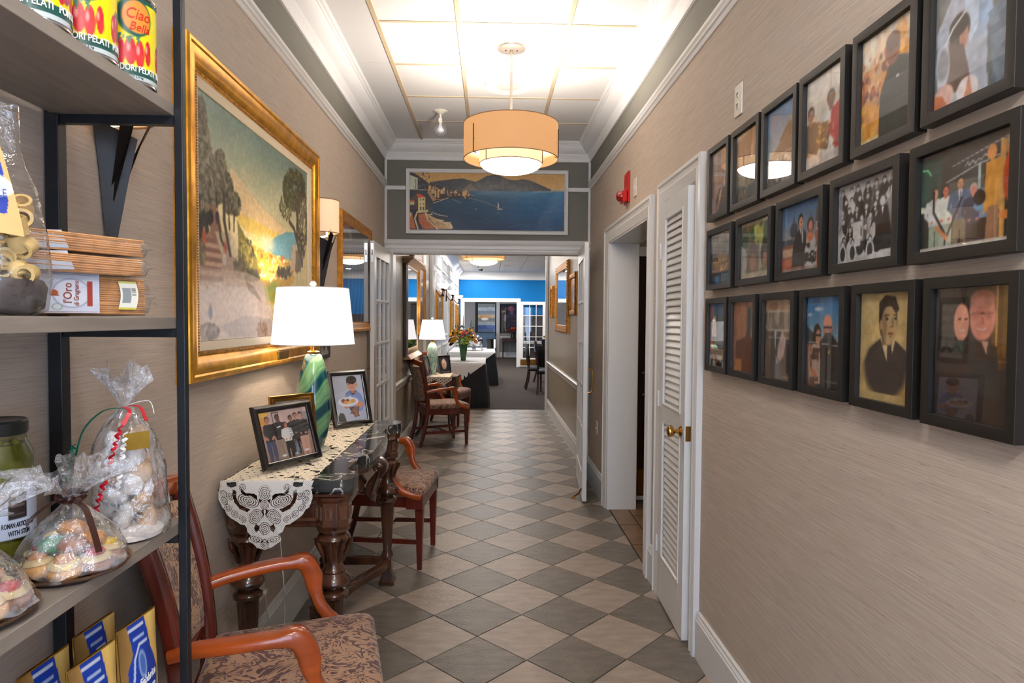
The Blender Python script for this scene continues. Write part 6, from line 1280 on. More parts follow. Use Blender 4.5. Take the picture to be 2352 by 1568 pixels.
# sconces ------------------------------------------------------------------------
def sconce(label, y, z, x=XL):
    t = thing('wall_sconce', label, 'wall lamp', (x, y, z), PI/2, 'black torch sconces on the left wall')
    # local: -y out of the wall; bottom tip at z=0
    MB().add([(0, -.01, 0), (-.028, -.005, .26), (.028, -.005, .26), (-.010, -.012, .0), (0, -.062, .26), (.052, -.004, .40), (-.052, -.004, .40), (0, -.085, .36)], [(0, 4, 1), (0, 2, 4), (1, 4, 6), (4, 2, 5), (4, 5, 7), (4, 7, 6), (0, 1, 2), (6, 7, 5), (1, 6, 5, 2)]).build('torch_body', M['iron_s'], t)
    MB().add([(.01, -.02, .22), (.075, -.09, .43), (.030, -.095, .40), (.012, -.03, .2)], [(0, 1, 2, 3), (3, 2, 1, 0)]).add([(-.01, -.02, .22), (-.075, -.09, .43), (-.030, -.095, .40), (-.012, -.03, .2)], [(0, 1, 2, 3), (3, 2, 1, 0)]).build('fin', M['iron_s'], t)
    n = 20; R_, h0, h1 = .098, .415, .60
    vs = [(R_*math.cos(PI+k*PI/n), -.02+R_*math.sin(PI+k*PI/n)*1.0, h) for h in (h0, h1) for k in range(n+1)]
    MB().add(vs, [(k, k+1, n+2+k, n+1+k) for k in range(n)]).build('shade', M['sconce_shade'], t, smooth=50)
    MB().tube([(R_*math.cos(PI+k*PI/n), -.02+R_*math.sin(PI+k*PI/n), h0) for k in range(n+1)], .003, 6).tube([(R_*math.cos(PI+k*PI/n), -.02+R_*math.sin(PI+k*PI/n), h1) for k in range(n+1)], .003, 6).build('shade_rim', M['rim'], t, smooth=60)
    MB().tube([(0, 0, .39), (0, -.05, .40), (0, -.05, .45)], .006, 8).ball((0, -.05, .48), .022, 10, 6).build('bulb_holder', M['bulb_dim'], t, smooth=60)
    return t
M['iron_s'] = mat('dark bronze metal', (46, 42, 40), .4, metal=.3)
M['sconce_shade'] = glow('lit sconce shade', (255, 206, 150), .38, (226, 206, 180))
M['bulb_dim'] = glow('small lit bulb', (255, 220, 180), 5)
sconce('black torch wall sconce with cream half shade right of the gold painting', 3.80, 1.565)
sconce('black torch wall sconce partly hidden behind the top wooden shelf', 1.72, 1.59)

# open shelving unit -----------------------------------------------------------------
su = thing('shelving_unit', 'black metal shelving unit with grey wood shelves at the left edge', 'shelf', (0, 0, 0))
YF, XF, XW = 1.50, -.684, -.948
for (x, w_, d) in ((XF-.008, .019, .019), (XW-.016, .030, .030)):
    for y in (YF, -.05):
        MB().box(x-w_/2, x+w_/2, y-d/2, y+d/2, 0, 2.45).build('post', M['iron'], su, bevel=.0015)
SH = [(1.969, 1.944), (1.499, 1.473), (1.034, 1.008), (.566, .540), (.10, .075), (2.42, 2.395)]
for zt, zb in SH:
    MB().box(-.965, XF-.019, -.08, YF+.034, zb, zt).build('shelf_board', M['shade_wood'], su, bevel=.0015)
    for y in (YF, -.05):
        MB().box(XW, XF-.018, y-.0095, y+.0095, zb-.0195, zb-.0003).build('crossbar', M['iron'], su)

# groceries ---------------------------------------------------------------------------
def cyl(cx, cy, r, z0, z1, a0, a1):   # label wrapped on a can: u around, v up
    def f(U, V):
        a = a0+(a1-a0)*U; return cx+r*np.cos(a), cy+r*np.sin(a), z0+(z1-z0)*V
    return f
def can_pic():
    p = Pic(170, 110, (246, 226, 20), 2.8)
    rg = random.Random(3)
    for b_ in range(3):
        o = b_/3.
        p.rect(o, o+.333, .0, .155, (30, 82, 74)); p.rect(o, o+.333, .0, .055, (196, 206, 206)); p.rect(o, o+.333, .95, 1, (26, 84, 72))
        for x, y, rx, ry, c in ((.06, .38, .036, .17, (150, 36, 84)), (.115, .32, .034, .17, (206, 36, 56)), (.175, .34, .030, .17, (196, 34, 44)), (.225, .32, .026, .17, (214, 46, 50)), (.275, .36, .020, .15, (206, 40, 46)), (.03, .34, .024, .15, (196, 30, 50))):
            p.ell(o+x, y, rx, ry, c, 1, .15); p.ell(o+x-.010, y+.04, rx*.34, ry*.34, (250, 196, 190), .75, .9); p.ell(o+x+.01, y-.06, rx*.6, ry*.4, (226, 70, 70), .5, .8)
        for x, y in ((.06, .54), (.15, .50), (.20, .53), (.10, .52)): p.poly([(o+x, y), (o+x+.02, y-.10), (o+x+.03, y+.02)], (70, 130, 100)); p.poly([(o+x, y), (o+x-.02, y-.06), (o+x-.01, y+.03)], (120, 170, 130))
        p.ell(o+.20, .76, .098, .235, (22, 86, 78)); p.ell(o+.212, .76, .080, .195, (248, 146, 56))
    return p
def tomato_can(label, x, y, z, rot, detail=True):
    t = thing('tomato_can', label, 'can', (x, y, z), rot, 'tomato cans on the top shelf')
    R_, H_ = .0555, .180
    MB().lathe([(R_-.002, 0), (R_, .002), (R_, .006), (R_-.0015, .008), (R_-.0015, H_-.008), (R_, H_-.006), (R_, H_-.001), (R_-.002, H_), (R_-.004, H_-.004), (0, H_-.004)], 40).build('tin', M['chrome'], t, smooth=40)
    can_pic().mesh('printed_label', cyl(0, 0, R_-.0008, .008, H_-.008, 0, 2*PI), M['label'], t)
    def wrap(z0, a0):
        return lambda a, b, c: ((R_+.0001+c)*math.cos(a0+a/R_), (R_+.0001+c)*math.sin(a0+a/R_), z0+b)
    for k in range(3):
        a0 = 2*PI*(k+.5)/3
        text_mb('POMODORI PELATI', .0175, wrap(.029, a0), bold=.0003, maxw=.106).build('lettering', M['ink_w'], t)
        text_mb('PESO NETTO 2.5 kg', .006, wrap(.0135, a0)).build('lettering', M['ink_g'], t)
        text_mb('Ciao', .030, wrap(.138, a0+.30), shear=.3, maxw=.046).build('lettering', M['ink_r'], t)
        text_mb('Bella', .024, wrap(.113, a0+.36), shear=.3, maxw=.040).build('lettering', M['ink_r'], t)
    return t
M['ink_w'] = mat('white ink', (240, 242, 240), .5); M['ink_g'] = mat('grey ink', (70, 90, 90), .5); M['ink_r'] = mat('red ink', (214, 50, 24), .5); M['ink_k'] = mat('black ink', (24, 22, 26), .5); M['ink_b'] = mat('blue ink', (26, 60, 150), .5); M['ink_m'] = mat('brown ink', (150, 70, 50), .5); M['ink_s'] = mat('slate ink', (96, 110, 130), .5)
tomato_can('tomato can nearest the black post on the top shelf', -.755, 1.405, 1.9695, -2.05)
tomato_can('tomato can in the middle of the three on the top shelf', -.757, 1.262, 1.9695, -2.25)
tomato_can('tomato can cut by the top left picture corner', -.757, 1.125, 1.9695, -2.45)

M['cello'] = glass('clear cellophane', f0=.13, rough=.05, haze=.16, bump=(38, 1.0), p=2.5)
M['cello_h'] = glass('gathered cellophane', f0=.16, rough=.10, haze=.24, bump=(90, 1.0), p=3)
M['bagfilm'] = glass('shiny pasta film', f0=.08, rough=.05, haze=.03, bump=(40, .7), p=3)
def bag(prof, seg, amp, seed, sq=1.0, cap=False):
    """crumpled film bag: prof (rx, ry, z); vertical pleats"""
    rg = np.random.RandomState(seed); ph = rg.rand(4)*6; mb = MB(); vs = []
    for (rx, ry, z) in prof:
        for k in range(seg):
            a = 2*PI*k/seg; q = 1+rg.uniform(-.35, .35)*amp+amp*(math.sin(5*a+ph[0]+z*20)*.5+math.sin(9*a+ph[1]-z*30)*.35+math.sin(17*a+ph[2]+z*50)*.3)
            ca, sa = math.cos(a), math.sin(a)
            if sq != 1: ca = math.copysign(abs(ca)**sq, ca); sa = math.copysign(abs(sa)**sq, sa)
            vs.append((rx*q*ca, ry*q*sa, z+amp*.04*math.sin(7*a+ph[3])))
    n = len(prof); fs = [(i*seg+k, i*seg+(k+1) % seg, (i+1)*seg+(k+1) % seg, (i+1)*seg+k) for i in range(n-1) for k in range(seg)]
    return mb.add(vs, fs)
def ruff(z0, r0, r1, h, seg, pleats, seed, lean=(0, 0)):
    rg = np.random.RandomState(seed); mb = MB(); vs = []; L_ = 7; w_ = rg.rand(seg)
    for i in range(L_):
        t = i/(L_-1)
        for k in range(seg):
            a = 2*PI*k/seg; R_ = r0+(r1-r0)*t**1.2; q = 1+.42*t*math.sin(pleats*a+seed)+.2*t*math.sin(pleats*2.3*a+1)
            vs.append((R_*q*math.cos(a)+lean[0]*t, R_*q*math.sin(a)+lean[1]*t, z0+h*t*(.72+.42*math.sin(3*a+seed)*t*.6+.3*w_[k]*t)))
    return mb.add(vs, [(i*seg+k, i*seg+(k+1) % seg, (i+1)*seg+(k+1) % seg, (i+1)*seg+k) for i in range(L_-1) for k in range(seg)])
# pasta bag with rings and blue label, hanging into the left edge
S2 = 1.4995
M['pasta'] = mat('pale yellow pasta', (224, 190, 120), .5, noise=(40, .15))
M['spag'] = mat('wholewheat spaghetti', (214, 158, 104), .5, noise=(30, .18))
def ringtube(cx, cy, cz, r, L_, rot):
    m_ = MB().lathe([(r, -L_/2), (r, L_/2), (r*.66, L_/2), (r*.66, -L_/2), (r, -L_/2)], 14, cap=False)
    return m_.xf(Matrix.Translation((cx, cy, cz)) @ Matrix.Rotation(rot[0], 4, 'X') @ Matrix.Rotation(rot[1], 4, 'Y'))
t = thing('pasta_bag', 'clear bag of ring pasta with tan card top and blue label, far left middle shelf', 'pasta bag', (-.775, 1.045, S2+.0008), .64)
bag([(.055, .045, .001), (.075, .062, .01), (.078, .064, .06), (.074, .060, .13), (.064, .050, .19), (.050, .03, .23), (.042, .012, .27), (.04, .006, .33)], 40, .05, 4).build('film', M['bagfilm'], t, smooth=60)
rg = random.Random(8); proto = None
me_ = ringtube(0, 0, 0, .0145, .026, (0, 0)); pr0 = me_.build('pasta_ring', M['pasta'], t, smooth=40); k = 0
for i in range(64):
    zz = .06+.13*rg.random(); a = rg.uniform(0, 2*PI); r = .055*math.sqrt(rg.random())*(1-.3*(zz-.06)/.15)
    o = pr0 if i == 0 else link(bpy.data.objects.new('pasta_ring', pr0.data), t)
    o.location = (r*math.cos(a)*1.05, r*math.sin(a)*.9, zz); o.rotation_euler = (rg.uniform(0, 3), rg.uniform(0, 3), 0)
bag([(.052, .042, .002), (.070, .057, .012), (.072, .058, .045), (.068, .054, .056), (.0, .0, .060)], 30, .03, 4).build('dark_lower_band', mat('dark paper band', (58, 50, 50), .35, noise=(14, .3)), t, smooth=60)
# card label: tan header with blue shield, faces the corridor and camera
def plab():
    p = Pic(70, 110, (226, 178, 116)); p.poly([(.10, 1), (.80, .96), (.93, .60), (.90, .30), (.4, .2), (.1, .3)], (36, 66, 160)); p.ell(.54, .42, .46, .13, (226, 228, 236)); p.ell(.54, .42, .40, .09, (200, 206, 224)); p.ell(.5, .72, .24, .15, (206, 212, 230)); p.ell(.5, .72, .18, .11, (52, 84, 170)); p.line([(.2, .93), (.85, .90)], .008, (206, 206, 220)); p.poly([(.62, .30), (.9, .30), (.85, .18), (.7, .16)], (40, 64, 160)); p.ell(.42, .10, .22, .07, (196, 160, 130)); return p
pc = plab(); c0 = Vector((.005, -.020, 0)); 
def labf(U, V):
    x = -.07+U*(.112-.036*V**1.2); return x, -.070-.010*np.sin(PI*U)+.030*V, .118+.175*V+.012*(1-U)
pc.mesh('card_label', labf, M['label'], t)
text_mb('ARTIGIANALE', .017, lambda a, b, c: (-.012+a*.9, -.0815-c+.030*.40, .185+b+a*-.15), maxw=.075).build('lettering', M['ink_b'], t)
# stack of spaghetti packs
def spag_pack(label, x, y, z, rz, L_, w_, h_, seed, lab=False):
    t = thing('spaghetti_pack', label, 'pasta pack', (x, y, z), rz, 'spaghetti packs on the middle shelf')
    rg = random.Random(seed); mb = MB()
    me = MB().tube([(-L_/2, 0, 0), (L_/2, 0, 0)], .0017, 5).build('spaghetti', M['spag'], t); n = 0
    rows = int(h_/.0042); cols = int(w_/.0040)
    big = MB()
    for r in range(rows):
        for c in range(cols):
            yy = -w_/2+.003+c*.0040+rg.uniform(-.0006, .0006); zz = .004+r*.0042+rg.uniform(-.0006, .0006)
            if c in (0, cols-1) or r == rows-1 or r == 0: big.tube([(-L_/2+rg.uniform(0, .006), yy, zz), (0, yy+rg.uniform(-.001, .001), zz+rg.uniform(-.001, .001)), (L_/2-rg.uniform(0, .006), yy, zz)], .00195, 5)
    C.objects.unlink(me); bpy.data.objects.remove(me)
    o = big.build('spaghetti', M['spag'], t, kind='stuff')
    MB().box(-L_/2+.004, L_/2-.004, -w_/2+.004, w_/2-.004, .005, h_-.004).build('spaghetti_core', M['spag'], t)
    sec = [(math.copysign(abs(math.cos(a))**.35, math.cos(a)), math.copysign(abs(math.sin(a))**.35, math.sin(a))) for a in np.linspace(0, 2*PI, 25)[:-1]]
    MB().tube([(-L_/2-.012, 0, h_/2), (-L_/2-.004, 0, h_/2), (-L_/4, 0, h_/2), (0, 0, h_/2), (L_/4, 0, h_/2), (L_/2+.004, 0, h_/2), (L_/2+.010, 0, h_/2), (L_/2+.022, 0, h_/2+.004)], [(w_/2*a, h_/2*b) for a, b in ((.95, .1), (1.02, 1.02), (1.03, 1.04), (1.02, 1.03), (1.03, 1.04), (1.02, 1.02), (.98, .25), (.98, .06))], sec=sec, cap=False).build('film', M['bagfilm'], t, smooth=60)
    return t
# packs lie along the shelf-front direction with ends towards the far post
pz = .072
for i, (lab_, dx, dy, dz, rot, hh) in enumerate((('lowest spaghetti pack with white card and crest label', 0, 0, .002, 0, .074), ('middle spaghetti pack of the loose stack of three', .005, -.02, .079, .03, .036), ('topmost spaghetti pack of the loose stack of three', -.006, -.01, .119, -.045, .034))):
    sp_ = spag_pack(lab_, -.800+dx, 1.285+dy, S2+dz, PI/2*.0+rot+1.12, (.255, .245, .25)[i], .078 if i == 0 else .10, hh, 5+i)
    if i == 0: main_pack = sp_
    else:
        MB().add([(-.135, -.05, .0), (-.02, -.05, .006), (-.06, .05, .006), (-.135, .05, 0), (-.15, -.05, hh*.8), (-.03, -.045, hh+.004), (-.08, .05, hh+.004), (-.15, .05, hh*.8)], [(0, 1, 2, 3), (4, 7, 6, 5), (0, 4, 5, 1)]).build('paper_header', mat('white blue paper header', (196, 206, 222), .35), sp_)
def olab():
    p = Pic(100, 66, (206, 214, 232)); p.ell(.70, .5, .20, .36, (120, 130, 156)); p.ell(.70, .5, .19, .345, (214, 220, 236)); p.rect(.86, .92, .18, .82, (170, 70, 58)); p.rect(.03, .97, .955, .97, (150, 130, 130)); p.rect(.03, .97, .03, .045, (150, 130, 130)); p.ell(.52, .5, .045, .075, (176, 92, 60)); p.rect(.47, .57, .42, .46, (150, 70, 50)); p.ell(.55, .16, .055, .08, (130, 160, 150)); p.ell(.55, .16, .045, .066, (206, 216, 220)); return p
hh = .074; yy = -.0415
sec_ = olab(); sec_.mesh('card_label', lambda U, V: (-.150+.175*U, yy-.0015+0*U, .004+.073*V), M['label'], main_pack)
text_mb("l'Oro", .022, lambda a, b, c: (-.150+.175*.66+b*-1.0, yy-.0022-c, .041+a*1), shear=.0, maxw=.036).build('lettering', M['ink_m'], main_pack)
text_mb("di Gragnano", .013, lambda a, b, c: (-.150+.175*.75+b*-1.0, yy-.0022-c, .041+a*1), maxw=.046).build('lettering', M['ink_m'], main_pack)
text_mb("PASTIFICIO ARTIGIANALE", .009, lambda a, b, c: (-.150+.175*.30+b*-1.0, yy-.0022-c, .041+a*1), maxw=.062).build('lettering', M['ink_s'], main_pack)
def blab():
    p = Pic(30, 50, (240, 240, 226)); p.rect(.15, .6, .25, .75, (150, 156, 160)); 
    for k in range(8): p.rect(.62, .85, .5+k*.035, .515+k*.035, (70, 70, 74))
    p.rect(0, 1, 0, .07, (220, 206, 90)); p.rect(0, 1, .93, 1, (206, 206, 120)); return p
blab().mesh('barcode_label', lambda U, V: (.062+.038*U+.006*np.sin(V*PI), yy-.0015+0*U, .012+.056*V), M['label'], main_pack)

# glass jar of pickled artichokes -----------------------------------------------------
S3 = 1.0345
t = thing('glass_jar', 'glass jar of yellow-green pickled vegetables with black lid and white label', 'jar', (-.908, 1.232, S3+.002), .35); t.scale = (.95, .95, 1.32)
jp = [(.046, 0), (.058, .003), (.061, .012), (.061, .15), (.058, .162), (.049, .176), (.047, .186), (.047, .200)]
MB().lathe(jp, 44, cap=False).build('glass', glass('jar glass', (226, 236, 216), f0=.06, p=4), t, smooth=60)
bm_ = MB(); rg = random.Random(5)
for i in range(44):
    a = rg.uniform(0, 2*PI); r = .042*math.sqrt(rg.random()); z = .015+.15*rg.random(); bm_.ball((r*math.cos(a), r*math.sin(a), z), (.013, .013, .022), 8, 6, .12)
bm_.build('artichokes', mat('pickled artichoke', (176, 166, 88), .35, noise=(30, .35)), t, smooth=60, kind='stuff')
MB().lathe([(.040, .004), (.055, .01), (.056, .15), (.045, .172), (0, .172)], 30).build('brine', mat('olive brine', (118, 110, 44), .3, noise=(24, .5)), t, smooth=60)
MB().lathe([(.050, .186), (.0515, .189), (.0515, .203), (.049, .206), (.045, .2045), (0, .2045)], 40).build('lid', mat('black green lid', (22, 30, 30), .3), t, smooth=30)
def jlab():
    p = Pic(80, 40, (206, 216, 236)); p.rect(.58, .76, .38, .92, (50, 40, 40)); p.rect(.60, .74, .6, .66, (120, 110, 104)); p.rect(.60, .74, .44, .48, (100, 92, 88)); p.rect(0, 1, .96, 1, (70, 80, 90)); p.rect(0, 1, 0, .03, (90, 100, 110)); p.ell(.53, .86, .05, .09, (196, 176, 150)); return p
jlab().mesh('printed_label', cyl(0, 0, .0618, .045, .118, -2.7, .2), M['label'], t)
text_mb('ROMAN ARTICHOKES', .0095, lambda a, b, c: ((.0621+c)*math.cos(-.72+a/.062), (.0621+c)*math.sin(-.72+a/.062), .064+b), maxw=.06, bold=.0002).build('lettering', M['ink_k'], t)
text_mb('WITH STEM', .0095, lambda a, b, c: ((.0621+c)*math.cos(-.72+a/.062), (.0621+c)*math.sin(-.72+a/.062), .053+b), maxw=.04, bold=.0002).build('lettering', M['ink_k'], t)

# tall cellophane bag of biscuits ---------------------------------------------------------
t = thing('biscuit_bag', 'tall clear cellophane bag of sugared biscuits tied with green and red ribbon', 'gift bag', (-.768, 1.405, S3+.001), .2); t.scale = (1.0, 1.0, 1.1)
cells = [(.074, .060, .002), (.084, .070, .010), (.084, .068, .03), (.080, .066, .055), (.079, .063, .08), (.074, .061, .105), (.072, .058, .13), (.066, .056, .155), (.062, .05, .175), (.054, .045, .195), (.042, .036, .213), (.028, .024, .228), (.016, .014, .241), (.011, .010, .250)]
bag(cells, 64, .10, 3).build('cellophane', M['cello'], t, smooth=60)
ruff(.250, .010, .040, .075, 60, 6, 4, (-.005, 0)).build('gathered_top', M['cello_h'], t, smooth=60)
rg = random.Random(12)
bis = mat('sugared biscuit', (206, 168, 128), .7, noise=(60, .2), bump=(90, .8)); pw = mat('icing sugar', (236, 228, 222), .9, noise=(40, .12), bump=(60, 1))
for i in range(22):
    zz = .03+.165*(i/22); a = i*2.4; r = .038*(1-.35*i/22)
    b_ = MB().ball((0, 0, 0), (.028, .022, .016), 12, 8, .10).build('biscuit', pw if rg.random() < .45 else bis, t, smooth=70)
    b_.location = (r*math.cos(a), r*.85*math.sin(a), zz); b_.rotation_euler = (rg.uniform(0, 3), rg.uniform(0, 3), 0)
MB().lathe([(.0, .003), (.068, .003), (.07, .012), (.05, .022), (0, .026)], 30).build('sugar', pw, t, smooth=60)
def ribbon(pts, w_, m_, name, parent, upv=(0, 0, 1)):
    P_ = spline(pts, 6); return MB().tube(P_, (w_, .0006), sec=[(1, 1), (-1, 1), (-1, -1), (1, -1)], upv=upv).build(name, m_, parent)
rgn = mat('green ribbon', (10, 96, 76), .35); rrd = mat('red ribbon', (196, 20, 40), .35); rwh = mat('white ribbon', (236, 236, 236), .4)
ribbon([(0, -.012, .248), (-.03, -.035, .246), (-.058, -.058, .215), (-.072, -.068, .16), (-.085, -.068, .13)], .004, rgn, 'ribbon', t)
def curl(p0, p1, m_, n=9, amp=.006):
    pts = []
    for i in range(n*6+1):
        q = i/(n*6); a = q*n*2*PI; pts.append((p0[0]+(p1[0]-p0[0])*q+amp*math.cos(a), p0[1]+(p1[1]-p0[1])*q-.004-amp*.5*math.sin(a), p0[2]+(p1[2]-p0[2])*q))
    return MB().tube(pts, (.0030, .0006), sec=[(1, 1), (-1, 1), (-1, -1), (1, -1)])
curl((.012, -.062, .222), (-.028, -.085, .07), rrd, 12, .004).build('curled_ribbon', rrd, t)
curl((.020, -.062, .210), (.010, -.085, .10), rwh, 10, .004).build('curled_ribbon', rwh, t)
curl((-.074, -.060, .19), (-.090, -.055, .12), rgn, 7, .004).build('curled_ribbon', rgn, t)
ribbon([(0, -.012, .250), (.02, -.04, .245), (.014, -.062, .222)], .004, rrd, 'ribbon', t); ribbon([(0, .0, .250), (.03, -.01, .25), (.048, -.03, .225)], .004, rrd, 'ribbon', t)
MB().tube(spline([(.004, 0, .252), (.05, -.02, .262), (.066, -.04, .24)], 6), .0008, 5).build('tie', rwh, t)
MB().add([(.018, -.070, .175), (.062, -.056, .178), (.062, -.056, .210), (.018, -.070, .207)], [(0, 1, 2, 3), (3, 2, 1, 0)]).build('gold_sticker', mat('gold sticker', (176, 136, 50), .25, metal=.8), t)

# plates of decorated cookies in cellophane -------------------------------------------------
def cookie_tray(label, x, y, seed, k_=1.0, rz=0, group='cellophane cookie plates on the lower shelf', ribbon_=True):
    t = thing('cookie_plate', label, 'cookie plate', (x, y, S3+.001), rz, group); t.scale = (k_, k_, k_)
    MB().lathe([(0, .001), (.070, .001), (.098, .008), (.106, .016), (.108, .0165), (.098, .006), (.07, 0)], 48).build('gold_plate', mat('bronze foil plate', (176, 140, 110), .25, metal=.8), t, smooth=50)
    bag([(.096, .096, .012), (.102, .102, .020), (.094, .094, .035), (.088, .088, .05), (.080, .080, .065), (.070, .070, .08), (.058, .058, .095), (.045, .045, .108), (.032, .032, .120), (.020, .020, .132), (.012, .012, .141), (.008, .008, .146)], 72, .085, seed).build('cellophane', M['cello'], t, smooth=60)
    ruff(.146, .008, .086, .072, 90, 9, seed).build('gathered_top', M['cello_h'], t, smooth=60)
    rg = random.Random(seed)
    dough = mat('golden cookie', (222, 164, 84), .55, noise=(30, .2), bump=(50, .5)); brn = mat('brown cookie', (150, 92, 56), .6, noise=(30, .3), bump=(60, .6)); crm = mat('cream icing', (232, 206, 150), .45)
    tops = [mat('yellow icing', (240, 200, 30), .4), mat('red sprinkles', (206, 40, 46), .6, bump=(200, 1)), mat('green icing', (30, 140, 90), .4), mat('orange crumble', (216, 146, 78), .7, bump=(80, 1)), mat('pink icing', (226, 80, 110), .4)]
    n = 7
    for i in range(n):
        a = 2*PI*i/n+.3; r = .062
        c = MB().lathe([(0, 0), (.026, 0), (.031, .006), (.031, .016), (.026, .022), (0, .024)], 20).build('cookie', dough if i % 3 else brn, t, smooth=50); c.location = (r*math.cos(a), r*math.sin(a), .010); c.rotation_euler = (rg.uniform(-.15, .15), rg.uniform(-.15, .15), 0)
        MB().lathe([(.024, .021), (.028, .024), (.027, .030), (.018, .034), (0, .035)], 18).build('filling', crm, c, smooth=60)
        MB().ball((0, 0, .036), (.018, .018, .009), 12, 7, .12).build('topping', tops[[0, 0, 2, 1, 3, 3, 1][i % 7]], c, smooth=60)
    for i in range(5):
        a = 2*PI*i/5; c = MB().ball((0, 0, 0), (.028, .024, .017), 12, 8, .08).build('cookie', [tops[3], dough, tops[0], tops[2], brn][i], t, smooth=60); c.location = (.034*math.cos(a), .034*math.sin(a), .062)
    c = MB().ball((0, 0, .088), (.026, .022, .016), 12, 8, .08).build('cookie', tops[3], t, smooth=60)
    if ribbon_:
        rb = mat('brown satin ribbon', (64, 38, 32), .25)
        ribbon([(0, -.010, .148), (.03, -.03, .135), (.050, -.055, .10), (.066, -.075, .055)], .0065, rb, 'ribbon', t)
        ribbon([(-.002, -.010, .148), (-.02, -.03, .150), (-.05, -.045, .128), (-.062, -.05, .112)], .007, rb, 'ribbon', t)
        MB().tube([(.004+.022*math.cos(a), -.014+.010*math.cos(a), .155+.010*math.sin(a)) for a in np.linspace(0, 2*PI, 16)], (.0065, .0008), sec=[(1, 1), (-1, 1), (-1, -1), (1, -1)], upv=(0, 1, 0)).build('bow', rb, t)
        MB().ball((0, -.01, .148), .010, 10, 6).build('knot', rb, t, smooth=60)
    return t
cookie_tray('cellophane-wrapped plate of iced cookies with brown ribbon on the lower shelf', -.762, 1.212, 3, .90, .3)
cookie_tray('cellophane-wrapped cookie plate cut off by the left picture edge', -.800, 1.010, 9, .92, 1.1, ribbon_=False)

# gold pouches with blue labels on the shelf below ---------------------------------------------
S4 = .5665
def plab2():
    p = Pic(60, 100, (208, 168, 84), .6); p.grad((150, 110, 60), (222, 186, 104), 0, .8, 'u'); p.noise((4, 6), .12, 5)
    p.poly([(.22, 1), (.66, 1), (.70, .78), (.86, .60), (.74, .44), (.78, .0), (.36, 0), (.40, .42), (.16, .56), (.12, .70), (.26, .80)], (22, 62, 168)); p.ell(.46, .62, .34, .20, (22, 62, 168)); p.ell(.44, .70, .10, .10, (150, 176, 214), .9); p.ell(.44, .70, .06, .07, (70, 110, 190)); p.line([(.22, .62), (.28, .76), (.42, .84), (.62, .84)], .012, (196, 212, 236)); p.line([(.24, .96), (.60, .96)], .01, (206, 216, 236)); p.line([(.30, .89), (.58, .89)], .006, (180, 196, 226))
    for k in range(5): p.line([(.40, .36-k*.035), (.72, .37-k*.035)], .005, (190, 206, 236))
    p.rect(.56, .60, .30, .33, (206, 40, 50)); p.poly([(.30, .02), (.5, .16), (.8, .18), (.8, .04), (.5, .0)], (206, 220, 236)); p.rect(.74, .80, .06, .12, (206, 40, 50)); p.rect(.74, .80, .12, .17, (60, 130, 90)); return p
GP_ = mat('gold foil pouch', (206, 158, 72), .22, metal=.75, noise=(8, .2), bump=(14, .4))
def pouch(label, x, y, rz, tilt=0):
    t = thing('coffee_pouch', label, 'pouch', (x, y, S4+.001), 0, 'gold pouches on the bottom shelf'); t.rotation_euler = (tilt, 0, rz)
    W_, H_ = .128, .300; N_ = 12
    def th(u, v): return .032*(math.sin(PI*min(1, max(0, u)))**.5)*max(0, math.cos(v*PI/2*.985))**.75
    mb = MB()
    mb.grid(lambda u, v: ((u-.5)*W_*(1-.05*math.sin(PI*v)), -th(u, v)-.0006, v*H_), N_, N_); mb.grid(lambda u, v: ((.5-u)*W_*(1-.05*math.sin(PI*v)), th(u, v)+.0006, v*H_), N_, N_)
    mb.build('foil', GP_, t, smooth=60)
    plab2().mesh('printed_label', lambda U, V: ((U-.5)*W_*.96*(1-.05*np.sin(PI*V)), -.032*np.sin(PI*np.clip(U*.96+.02, 0, 1))**.5*np.maximum(0, np.cos(V*PI/2*.985))**.75-.0016, V*H_*.985+.002), M['label'], t)
    f3 = lambda z0, x0, sl=.0: (lambda a, b, c: (x0+a, -.0018-.032*max(0, math.sin(PI*min(.98, max(.02, (x0+a)/W_+.5))))**.5*max(0, math.cos((z0+b+a*sl)/H_*PI/2*.985))**.75-c, z0+b+a*sl))
    text_mb('la Fabbrica', .022, f3(.175, -.004, .1), shear=.4, maxw=.072, bold=.0003).build('lettering', M['ink_w'], t)
    text_mb('DELLA PASTA', .009, f3(.152, .0, .1), maxw=.055, bold=.0001).build('lettering', M['ink_w'], t)
    return t
pouch('gold pouch with blue label standing nearest the black post', -.738, 1.378, 1.47, 0)
pouch('gold pouch with blue label behind, left of the one by the post', -.812, 1.358, 1.50, 0)
pouch('gold pouch with blue label in front, lowest in view', -.742, 1.232, 1.46, 0)
pouch('gold pouch with blue label half cut at the lower left', -.816, 1.212, 1.50, 0)
# ================================================================ HALLWAY AND DINING ROOM BEYOND THE GLAZED DOORS
# tall mirror with cornice on the hallway's left wall
def shadowpic(w_, h_, cols, s):
    p = Pic(w_, h_, cols[0]); n = len(cols)
    for k, c in enumerate(cols): p.rect(0, 1, k/n, (k+1)/n, c)
    return p.noise((5, 9), .15, s)
t = thing('tall_mirror', 'tall black and gold mirror with a cornice on the hallway left wall', 'mirror', (XL, 8.05, 1.03), PI/2)
MB().box(-.60, .60, -.036, 0, .04, 1.09).build('black_case', M['black'], t, bevel=.004)
MB().frame(-.52, .52, .06, 1.10, [(0, .036), (.006, .044), (.02, .048), (.04, .044), (.055, .039), (.06, .036)]).build('gold_frame', mat('dull gold', (206, 164, 116), .35, metal=.6), t, smooth=30)
MB().box(-.462, .462, -.040, -.0365, .12, 1.04).build('mirror_glass', mat('mirror silver', (206, 210, 214), .03, metal=1), t)
g_ = mat('stone gold cornice', (170, 140, 112), .4, metal=.35)
